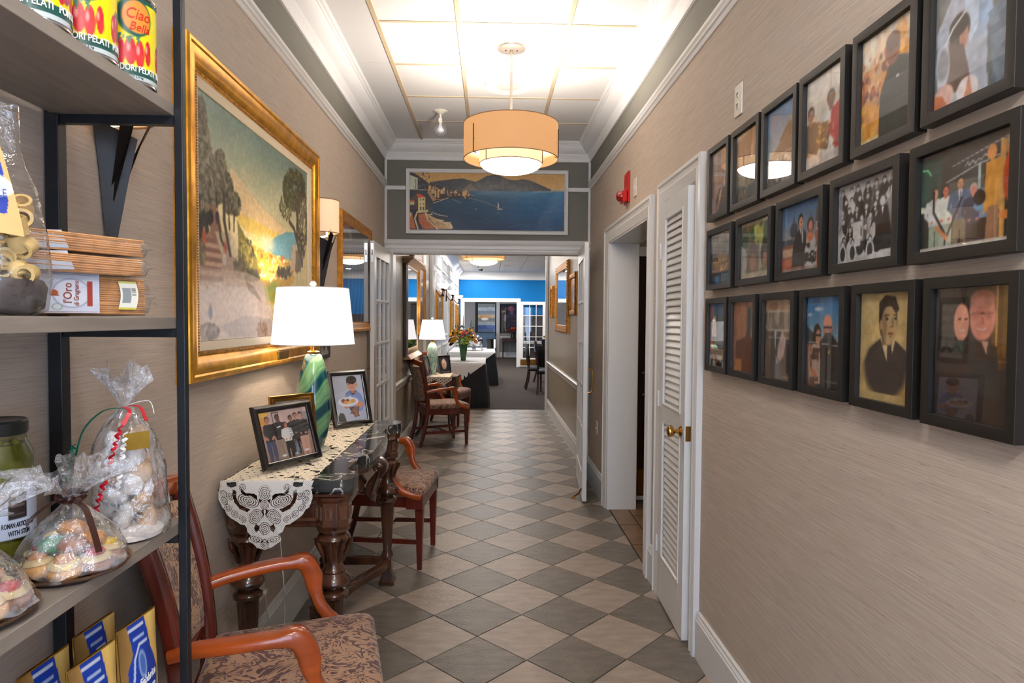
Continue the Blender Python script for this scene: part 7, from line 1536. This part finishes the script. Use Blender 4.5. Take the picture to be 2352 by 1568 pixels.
MB().add([(-.58, -.05, 1.08), (.58, -.05, 1.08), (.66, -.13, 1.14), (-.66, -.13, 1.14), (-.66, 0, 1.14), (.66, 0, 1.14), (.58, 0, 1.08), (-.58, 0, 1.08), (-.66, -.13, 1.165), (.66, -.13, 1.165), (.66, 0, 1.165), (-.66, 0, 1.165)],
   [(0, 1, 2, 3), (1, 6, 5, 2), (7, 0, 3, 4), (6, 7, 4, 5), (3, 2, 9, 8), (2, 5, 10, 9), (4, 3, 8, 11), (8, 9, 10, 11), (0, 7, 6, 1)]).build('cornice', g_, t, bevel=.006)
MB().add([(-.60, -.10, .0), (.60, -.10, .0), (.56, -.05, .05), (-.56, -.05, .05), (-.60, 0, 0), (.60, 0, 0), (.56, 0, .05), (-.56, 0, .05)], [(0, 1, 2, 3), (4, 5, 1, 0), (1, 5, 6, 2), (4, 0, 3, 7), (7, 3, 2, 6), (5, 4, 7, 6)]).build('base_ledge', g_, t, bevel=.005)
t = thing('carved_oval_plaque', 'carved oval plaque above the tall mirror in the hallway', 'plaque', (XL, 8.15, 2.20), PI/2)
MB().box(-.10, .10, -.03, 0, 0, .36).build('backboard', M['black'], t, bevel=.004)
mb = MB(); layers(mb, [(.085*math.cos(a), .15*math.sin(a)) for a in np.linspace(0, 2*PI, 29)[:-1]], [(0, .03), (.006, .045), (.02, .05), (.03, .044), (.05, .05)])
mb.xf(Matrix.Translation((0, 0, .18)) @ Matrix.Rotation(PI/2, 4, 'X')); mb.build('medallion', mat('carved wood', (150, 110, 80), .5, noise=(60, .5), bump=(80, 1)), t, smooth=40)
# gold frames on the left
GPL = [(0, .03), (.01, .05), (.05, .055), (.09, .045), (.11, .03)]
GRL = 'gold frames along the left walls'
def dim(s, c): return Pic(20, 26, c).noise((4, 5), .3, s)
framed('gold_picture', 'carved gold frame on the hallway left wall just past the tall mirror', 'picture', .86, 1.0, GPL, M['gold_y'], dim(2, (120, 90, 60)), (XL, 9.20, 1.28), 'L', GRL)
framed('gold_picture', 'gold frame below the first two-arm sconce in the dining room', 'picture', 1.25, .84, GPL, M['gold_y'], dim(4, (96, 84, 66)), (-.965, 12.25, 1.16), 'L', GRL)
framed('gold_picture', 'gold frame below the farther two-arm sconce in the dining room', 'picture', 1.25, .84, GPL, M['gold_y'], dim(6, (150, 120, 80)), (-.965, 16.0, 1.10), 'L', GRL)
framed('gold_picture', 'farthest gold frame on the dining room left wall', 'picture', 1.1, .84, GPL, M['gold_y'], dim(8, (150, 120, 80)), (-.965, 18.6, 1.05), 'L', GRL)
# two-arm sconces
M['bronze'] = mat('bronze', (74, 50, 38), .35, metal=.7)
M['cup'] = glow('lit alabaster cup', (255, 242, 222), 2.2, (236, 226, 206))
def sconce2(label, y, z):
    t = thing('two_arm_sconce', label, 'wall lamp', (-.965, y, z), PI/2, 'two-arm sconces on the left wall')
    MB().add([(-.035, 0, -.16), (.035, 0, -.16), (.05, 0, .0), (.035, 0, .12), (-.035, 0, .12), (-.05, 0, 0), (-.03, -.025, -.14), (.03, -.025, -.14), (.042, -.025, 0), (.03, -.025, .10), (-.03, -.025, .10), (-.042, -.025, 0)],
       [(0, 1, 7, 6), (1, 2, 8, 7), (2, 3, 9, 8), (3, 4, 10, 9), (4, 5, 11, 10), (5, 0, 6, 11), (6, 7, 8, 9, 10, 11)]).build('back_plate', M['bronze'], t)
    for s in (-1, 1):
        pts = spline([(0, -.02, -.02), (s*.05, -.07, -.10), (s*.11, -.12, -.13), (s*.165, -.15, -.08), (s*.16, -.15, -.03)], 5)
        am = MB().tube(pts, .009, 7).tube([(s*.16+.03*math.cos(a)*(1-a/12), -.15, -.12+.03*math.sin(a)*(1-a/12)) for a in np.linspace(0, 8, 18)], .007, 6)
        am.lathe([(.010, -.04), (.028, -.03), (.034, -.012), (.016, -.004)], 14, (s*.16, -.15, 0)); am.build('arm', M['bronze'], t, smooth=60)
        MB().lathe([(.016, -.008), (.050, .004), (.078, .032), (.100, .070), (.104, .078), (.098, .076), (.072, .036), (.044, .010), (0, .004)], 24, (s*.16, -.15, 0), cap=False).build('glass_cup', M['cup'], t, smooth=60)
    return t
sconce2('two-arm bronze sconce with lit cups, nearer one on the left', 11.45, 2.02)
sconce2('two-arm bronze sconce with lit cups, middle one on the left', 14.3, 2.02)
sconce2('two-arm bronze sconce with lit cups, farthest on the left', 17.2, 2.02)
for y in (11.45, 14.3, 17.2): point('two_arm_sconce_bulb', (-.80, y, 2.10), .05, 1.2, (1, .9, .78))

# small side table between the two hallway armchairs
st_ = thing('side_table', 'small dark carved side table between the hallway armchairs', 'table', (-.70, 8.60, 0))
ZS = .76
poly = rpoly([(-.27, -.33), (.16, -.33), (.22, -.24), (.28, -.22), (.31, 0), (.28, .22), (.22, .24), (.16, .33), (-.27, .33)], .03, 3)
mb = MB(); layers(mb, poly, [(.012, ZS-.03), (0, ZS-.022), (0, ZS-.012), (.010, ZS)]); mb.build('top', M['walnut'], st_, smooth=35)
mb = MB(); layers(mb, poly, [(.05, ZS-.18), (.035, ZS-.165), (.035, ZS-.04), (.02, ZS-.03)]); mb.build('apron', M['walnut'], st_, smooth=35)
dr_ = MB().box(.27, .282, -.15, .15, ZS-.145, ZS-.055).build('drawer', M['walnut_p'], st_, bevel=.005); MB().ball((.296, 0, ZS-.10), .014, 10, 6).build('knob', M['brass_d'], dr_, smooth=60)
for sx, sy in ((.2, -.22), (.2, .22), (-.2, -.24), (-.2, .24)):
    MB().tube(spline([(sx, sy, ZS-.16), (sx*1.12, sy*1.1, ZS-.30), (sx*.9, sy*.92, .30), (sx*.95, sy*.95, .10), (sx*1.2, sy*1.12, .02)], 5), [.034, .036, .038, .038, .036, .034, .030, .027, .024, .022, .019, .017, .016, .015, .015, .015, .016, .017, .018, .020, .022], 10).build('leg', M['walnut'], st_, smooth=60)
l2 = thing('lace_doily', 'cream lace doily with hanging points on the small side table', 'lace cloth', (-.70, 8.60, ZS+.001))
raster(lace_flat(44, 60, 15), lambda u, v: (-.24+.47*u, -.325+.65*v, .001)).build('doily', M['lace'], l2)
dmask = np.zeros((26, 60), bool)
for j in range(26):
    for i in range(60):
        q = abs((i/60*2) % 1-.5)*2; dmask[j, i] = (j/26) > .15+.6*q and not (math.sin(i*.9)*math.sin(j*.9) > .5)
raster(dmask, lambda u, v: (-.22+.44*u, -.337, -.135+.135*v)).build('hanging_edge', M['lace'], l2)
B2 = [(.040, 0), (.050, .01), (.052, .03), (.062, .12), (.070, .20), (.072, .27), (.066, .33), (.052, .375), (.034, .395), (.020, .40)]
table_lamp('pale sea-green glass lamp with white shade on the hallway side table', -.755, 8.62, ZS+.003, B2, M['seaglass'], .176, .132, .462, .72)
point('side_table_lamp_bulb', (-.755, 8.62, ZS+.62), .035, 14, (1, .82, .62))
def ph_d(c, s): return Pic(24, 30, c).ell(.5, .5, .25, .35, (196, 170, 150)).noise((5, 6), .2, s)
easel('easel_photo_frame', 'black photo frame seen from its side left of the sea-green lamp', -.80, 8.305, math.radians(78), .19, .26, 14, EPB, M['blackgloss'], ph_d((120, 60, 56), 2), ZS+.005)
easel('easel_photo_frame', 'black photo frame with a dark picture right of the sea-green lamp', -.685, 8.76, math.radians(30), .19, .25, 14, EPB, M['blackgloss'], ph_d((34, 40, 60), 3), ZS+.005)

# draped buffet tables --------------------------------------------------------------
def buffet(label, y, yl, xf, gname, dslope=.72):
    t = thing('buffet_table', label, 'table', (0, 0, 0))
    x0, x1 = -.93, xf; h = .745; ya, yb = y, y+yl
    MB().box(x0, x1, ya, yb, h-.03, h).build('table_top', M['dk_wood'], t)
    for a in (x0+.06, x1-.06):
        for b in (ya+.06, yb-.06): MB().tube([(a, b, 0), (a, b, h-.03)], .018, 8).build('leg', M['chrome'], t)
    k = thing('table_skirt', 'black pleated skirt around ' + gname, 'table skirt', (0, 0, 0))
    per = [];
    def seg(p, q, n):
        for i in range(n): per.append((p[0]+(q[0]-p[0])*i/n, p[1]+(q[1]-p[1])*i/n))
    seg((x0, ya), (x1, ya), 60); seg((x1, ya), (x1, yb), 80); seg((x1, yb), (x0, yb), 60); seg((x0, yb), (x0, ya), 40)
    n = len(per); vs = []; cx, cy = (x0+x1)/2, (ya+yb)/2
    for (z, f) in ((.008, 1.0), (.25, .75), (.5, .4), (.735, .0)):
        for i, (px, py) in enumerate(per):
            w_ = .010+(.018*math.sin(i*1.25)+.008*math.sin(i*.61+1))*(f+.12)*.8+.075*f; d = Vector((px-cx, py-cy)); 
            ax = (1 if abs(px-x1) < 1e-6 else -1 if abs(px-x0) < 1e-6 else 0); ay = (1 if abs(py-yb) < 1e-6 else -1 if abs(py-ya) < 1e-6 else 0)
            vs.append((max(-.962, px+ax*w_), py+ay*w_, z))
    MB().add(vs, [(r*n+i, r*n+(i+1) % n, (r+1)*n+(i+1) % n, (r+1)*n+i) for r in range(3) for i in range(n)]).build('skirt', M['black_cloth'], k, smooth=60)
    c = thing('tablecloth', 'white square cloth laid diagonally over ' + gname, 'tablecloth', (0, 0, 0))
    c2 = MB(); o_ = .032
    c2.grid(lambda u, v: (max(-.955, x0)+(x1+o_*.6-max(-.955, x0))*u, ya-o_*.6+(yb-ya+o_*.6)*v, h+.004), 10, 14)
    def front(u, v):
        x = max(-.955, x0)+(x1+o_*.6-max(-.955, x0))*u; dr = .012+min(.60, dslope*(x1+.01-x)); q = v*dr
        return (x, ya-o_*.6-.014*min(1, q*30)-.02*q+.010*math.sin(x*15)*q*2, h+.004-q)
    def right(u, v):
        y_ = ya-o_*.6+(yb-ya+o_*.6)*u; dr = .012+max(0, .23-1.1*abs(y_-ya-.10)); q = v*dr
        return (x1+o_*.6+.014*min(1, q*30)+.03*q, y_, h+.004-q)
    c2.grid(front, 30, 12); c2.grid(right, 30, 8)
    c2.build('cloth', M['white_cloth'], c, smooth=70)
    return t
buffet('long buffet table nearest the hallway, under white cloth with the flower vase', 11.05, 1.65, -.10, 'the nearer buffet table')
buffet('second buffet table farther back carrying the silver chafing dish', 14.7, 2.3, .10, 'the farther buffet table')
# vase with flowers
vz = .751
t = thing('flower_vase', 'green glass vase full of orange and yellow flowers on the nearer white table', 'flowers', (-.475, 11.72, vz))
MB().lathe([(.045, 0), (.048, .01), (.062, .15), (.080, .29), (.076, .29), (.06, .15), (.04, .012), (0, .012)], 28).build('vase', mat('green glass vase', (44, 92, 44), .1, coat=.5), t, smooth=60)
rg = random.Random(9)
yel, org, red_, grn, ygr, dkr, blu = [mat(n_, c, .6) for n_, c in (('yellow petals', (246, 176, 20)), ('orange petals', (236, 96, 26)), ('red orange petals', (206, 56, 20)), ('leaf green', (112, 158, 40)), ('yellow green bloom', (176, 190, 90)), ('burgundy petals', (96, 20, 34)), ('grey blue thistle', (96, 106, 122)))]
def flower(parent, c, r, m_, name, up_=(0, 0, 1), pet=9, core=None):
    mb = MB(); R_ = Vector(up_).normalized().to_track_quat('Z', 'Y').to_matrix().to_4x4()
    for lay in range(2):
        for k in range(pet):
            a = 2*PI*(k+.5*lay)/pet; rr = r*(1-.3*lay); ca, sa = math.cos(a), math.sin(a); w_ = rr*.46
            mb.add([(0, 0, .01*lay), (ca*rr*.6-sa*w_, sa*rr*.6+ca*w_, r*(.16+.16*lay)), (ca*rr, sa*rr, r*(.10+.25*lay)), (ca*rr*.6+sa*w_, sa*rr*.6-ca*w_, r*(.16+.16*lay))], [(0, 1, 2, 3)])
    mb.xf(Matrix.Translation(c) @ R_); f = mb.build(name, m_, parent)
    if core: MB().ball(tuple(Vector(c)+Vector(up_).normalized()*r*.25), r*.25, 8, 5).build('flower_centre', core, f)
blk = mat('dark flower centre', (50, 34, 24), .8)
spec_ = [((-.17, -.05, .47), .085, yel, 1), ((-.16, -.08, .37), .07, yel, 0), ((.15, -.08, .40), .075, yel, 1), ((.12, -.02, .54), .055, yel, 0), ((-.05, -.10, .45), .06, org, 1), ((.03, -.10, .49), .055, red_, 0), ((-.02, -.02, .50), .05, yel, 0), ((-.22, 0, .36), .06, dkr, 0), ((-.20, -.06, .30), .055, dkr, 0), ((.04, -.13, .36), .075, ygr, 0), ((.21, -.02, .34), .055, org, 0), ((-.10, .05, .52), .05, org, 0), ((.08, .06, .48), .06, dkr, 0), ((0, .1, .44), .08, yel, 0), ((.18, .08, .46), .06, org, 0), ((-.2, .1, .42), .06, yel, 0)]
for c, r, m_, co in spec_: flower(t, c, r*1.15, m_, 'flower', (c[0]*2.2, c[1]*2.2-.25, .5), core=blk if co else None)
lv = MB()
for k in range(260):
    a = rg.uniform(0, 2*PI); z = rg.uniform(.25, .48); r = rg.uniform(.03, .20)*(1 if z > .3 else .8); c = Vector((r*math.cos(a), r*math.sin(a), z)); d = Vector((math.cos(a), math.sin(a), rg.uniform(-.5, .6))).normalized()*rg.uniform(.05, .10); s_ = d.cross(Vector((0, 0, 1))).normalized()*.022
    lv.add([c, c+d*.5+s_, c+d, c+d*.5-s_], [(0, 1, 2, 3)])
lv.build('foliage', grn, t, kind='stuff')
th_ = MB()
for k in range(36): a = rg.uniform(0, 2*PI); r = rg.uniform(.05, .2); th_.ball((r*math.cos(a), r*math.sin(a), rg.uniform(.44, .62)), rg.uniform(.010, .022), 6, 4, .2)
th_.build('thistle_heads', blu, t, kind='stuff')
for (x, h) in ((.0, .80), (-.10, .66), (.14, .72)):
    sp_ = MB()
    for k in range(60): a = k*2.4; z = .45+(h-.45)*k/60; r = .020*(1-k/70); sp_.add([(x, 0, z), (x+r*math.cos(a), r*math.sin(a), z+.02), (x+r*.6*math.cos(a+.5), r*.6*math.sin(a+.5), z+.025)], [(0, 1, 2)])
    sp_.tube([(x*.3, 0, .2), (x, 0, h)], .004, 5); sp_.build('flower_spike', mat('fern green', (84, 122, 50), .7), t)
st2 = MB()
for k in range(10): a = k*.63; st2.tube([(0, 0, .02), (.04*math.cos(a), .04*math.sin(a), .28), (.13*math.cos(a), .13*math.sin(a), .40)], .004, 5)
st2.build('stems', grn, t, kind='stuff')
# chafing dish
t = thing('chafing_dish', 'shiny silver chafing dish on curly legs on the farther white table', 'serving dish', (-.38, 15.55, vz+.002))
MB().lathe([(.10, .10), (.20, .12), (.22, .20), (.225, .21)], 32, cap=False).build('pan', M['chrome'], t, smooth=50)
MB().lathe([(.225, .21), (.22, .24), (.18, .31), (.10, .355), (.02, .37), (0, .37)], 32, cap=False).build('dome_lid', M['chrome'], t, smooth=60)
MB().tube(spline([(-.03, 0, .37), (-.035, 0, .41), (0, 0, .43), (.035, 0, .41), (.03, 0, .37)], 4), .007, 6).build('lid_handle', M['chrome'], t, smooth=60)
for a in (.6, 2.5, 3.8, 5.6):
    c_, s_ = math.cos(a), math.sin(a); MB().tube(spline([(c_*.2, s_*.2, .20), (c_*.245, s_*.245, .15), (c_*.21, s_*.21, .08), (c_*.25, s_*.25, .012), (c_*.27, s_*.27, .012)], 4), .011, 7).build('leg', M['chrome'], t, smooth=60)
MB().lathe([(.21, .09), (.215, .095), (.21, .10)], 28, cap=False).lathe([(.05, .0), (.05, .05), (.03, .06)], 14).build('burner_stand', M['chrome'], t, smooth=50)
t = thing('ice_bucket', 'dark ice bucket with steel side at the end of the farther table', 'bucket', (.0, 16.5, vz))
MB().lathe([(.09, 0), (.11, .24), (.105, .24), (.085, .01), (0, .01)], 24).build('bucket', M['leather'], t, smooth=50); MB().box(.09, .14, -.06, .06, .0, .23).build('steel_sleeve', M['chrome'], t, bevel=.004)
# black leather dining chairs
def dchair(label, x, y, rz):
    t = thing('dining_chair', label, 'chair', (x, y, 0), rz, 'black leather dining chairs')
    for sx, sy in ((.2, -.2), (.2, .2)): MB().tube([(sx, sy, 0), (sx, sy, .42)], [.015, .021], sec=[(1, 1), (-1, 1), (-1, -1), (1, -1)]).build('leg', M['dk_wood'], t)
    for sy in (-.2, .2): MB().tube(spline([(-.27, sy, 0), (-.21, sy, .25), (-.20, sy, .46), (-.24, sy, .72)], 4), .019, sec=RSEC).build('leg', M['dk_wood'], t, smooth=50)
    mb = MB(); layers(mb, rpoly([(-.22, -.225), (.24, -.235), (.24, .235), (-.22, .225)], .04, 4), [(.01, .40), (0, .41), (-.002, .46), (.006, .475), (.03, .487), (.09, .495)]); mb.build('seat', M['leather'], t, smooth=60)
    mb = MB()
    def bk(off):
        def fn(u, v):
            a = (u-.5)*2; z = .54+.42*v; hw = .21+.03*v; e = min(1, 8*min(u, 1-u), 8*min(v, 1-v))**.5
            return (-.215-.05*v+.035*a*a+off*(.3+.7*e), a*hw, z+(.02*(1-a*a) if v > .95 else 0))
        return fn
    mb.grid(bk(.022), 12, 8); mb.grid(bk(-.022), 12, 8); n1 = 13*9
    idx = lambda i, j: j*13+i
    edge = [idx(i, 0) for i in range(12)]+[idx(12, j) for j in range(8)]+[idx(i, 8) for i in range(12, 0, -1)]+[idx(0, j) for j in range(8, 0, -1)]
    for a_, b_ in zip(edge, edge[1:]+edge[:1]): mb.f.append((b_, a_, a_+n1, b_+n1)); mb.m.append(0)
    mb.build('backrest', M['leather'], t, smooth=70); return t
c1 = dchair('black leather dining chair farthest left of those at the right', 1.03, 14.0, .0)
def dc(label, x, y, rz): return dup(c1, label, (x, y, 0), rz)
dc('black leather dining chair nearest the hallway with its back towards us', 1.20, 13.2, 1.35)
dc('black leather dining chair behind, between the other two', 1.33, 15.7, -.1)
dc('black leather dining chair farthest back by the glazed door', 1.62, 16.8, -.4)
t = thing('dining_table', 'dining table at the right edge of the dining room', 'table', (1.62, 14.35, 0))
MB().box(-.36, .5, -.5, .5, .70, .735).build('table_top', M['dk_wood'], t, bevel=.01); MB().lathe([(.25, 0), (.24, .02), (.05, .05), (.04, .65), (.12, .70)], 20).build('pedestal', M['dk_wood'], t, smooth=40)
t = thing('tablecloth', 'white cloth corner on the dining table at the right', 'tablecloth', (1.62, 14.35, .737))
def tcf(u, v):
    x, y = -.46+1.02*u, -.6+1.2*v; ex = max(0, -.362-x, x-.502); ey = max(0, -.502-y, y-.502); return (min(max(x, -.37), .51), min(max(y, -.51), .51), .003-ex-ey)
MB().grid(tcf, 24, 24).build('cloth', M['white_cloth'], t, smooth=40)
# back room furnishings
def ph_chef():
    p = Pic(54, 74, (44, 36, 50)); p.noise((6, 8), .3, 3); p.ell(.55, .86, .16, .10, (214, 120, 90)); p.poly([(.3, .2), (.3, .62), (.5, .74), (.75, .70), (.9, .5), (.85, .2)], (70, 66, 84)); p.ell(.58, .74, .10, .09, (190, 110, 90)); p.ell(.22, .52, .07, .14, (170, 196, 240), .9, .5); p.line([(.08, .74), (.2, .76)], .02, (220, 226, 240)); p.blotch((10, 12), .6, (150, 96, 100), 7, al=.5); return p
framed('framed_portrait', 'dark framed portrait of a person above the far console in the back room', 'picture', .78, 1.12, [(0, .02), (.02, .03), (.04, .02)], M['black'], ph_chef(), (.78, 25.5, .95), 'E', glassm=M['glass_mirror'])
def ph_refl():  # what the mirror reflects, glow included, is painted into its colours
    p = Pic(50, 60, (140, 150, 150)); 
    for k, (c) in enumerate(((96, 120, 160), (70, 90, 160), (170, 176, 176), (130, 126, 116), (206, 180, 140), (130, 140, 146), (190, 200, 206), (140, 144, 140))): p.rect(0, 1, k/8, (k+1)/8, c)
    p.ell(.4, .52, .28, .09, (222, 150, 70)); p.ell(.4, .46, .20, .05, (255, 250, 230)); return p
framed('framed_mirror', 'black framed mirror at the far left of the back room', 'mirror', .86, 1.30, [(0, .03), (.03, .05), (.09, .04), (.10, .02)], M['black'], ph_refl(), (-.14, 25.5, .88), 'E')
t = thing('bluish_stand_in', 'added blue-grey box standing in for a bluish patch under the far mirror', 'stand-in', (-.25, 25.15, 0))  # made-up box, stands in for a bluish patch low on the wall
MB().box(-.6, .45, -.3, .3, .0, .95).build('carcass', mat('blue grey patch', (66, 88, 108), .5), t, bevel=.01)
for k in range(2): MB().box(-.57+k*.51, -.08+k*.51, -.315, -.30, .06, .9).build('door', mat('blue grey front panel', (76, 100, 122), .45), t, bevel=.006)
t = thing('far_console', 'thin dark console table under the far portrait', 'table', (.80, 25.2, 0))
MB().box(-.36, .42, -.22, .22, .73, .76).build('top', M['dk_wood'], t, bevel=.01); MB().box(-.33, .39, -.19, .19, .62, .73).build('apron', M['dk_wood'], t)
for sx in (-.31, .37):
    for sy in (-.18, .18): MB().tube([(sx, sy, 0), (sx*.99, sy, .4), (sx, sy, .63)], [.015, .02, .026], 8).build('leg', M['dk_wood'], t)
t = thing('dark_flower_bowl', 'dark vase of red flowers on the far console', 'flowers', (.88, 25.15, .761))
MB().lathe([(.07, 0), (.09, .02), (.08, .12), (.12, .22), (.10, .22), (0, .1)], 20).build('vase', M['leather'], t, smooth=50)
fb = MB()
for k in range(60): a = rg.uniform(0, 6.28); r = rg.uniform(0, .24); fb.ball((r*math.cos(a), r*math.sin(a)*.6, .26+rg.uniform(0, .14)*(1-r*2)), .035, 6, 4, .2)
fb.build('blooms', mat('dark red blooms', (86, 22, 20), .7, noise=(20, .6)), t, kind='stuff')
for k in range(5): MB().ball((.06*math.cos(k*1.26), .05*math.sin(k*1.26)-.06, .38), .035, 8, 5, .1).build('orange_bloom', org, t)
t = thing('security_camera', 'small dark dome camera on the dining room ceiling', 'camera', (-.27, 18.9, ZH-.002))
MB().lathe([(.0, -.09), (.04, -.08), (.055, -.05), (.055, -.03)][::1], 18).build('dome', M['leather'], t, smooth=60); MB().lathe([(.055, -.03), (.075, -.02), (.075, 0)], 18).build('base', M['plate'], t)
for x, y in DOWN: 
    r_ = MB().lathe([(.075, -.004), (.10, -.008), (.105, 0)], 28, (x, y, ZH-.002), cap=False).build('downlight_trim', M['white'], ch_)
t = thing('wall_bracket_ornament', 'pinkish scrolled ornament high at the right edge of the dining room', 'ornament', (1.02, 10.95, 2.55))
MB().tube(spline([(0, 0, -.30), (.0, 0, -.16), (-.06, 0, -.06), (-.02, 0, .04), (-.10, 0, .12), (-.04, 0, .22)], 5), [.02+.012*math.sin(i*.9) for i in range(26)], 10).build('scroll', mat('rose gold plaster', (176, 128, 110), .4), t, smooth=60)
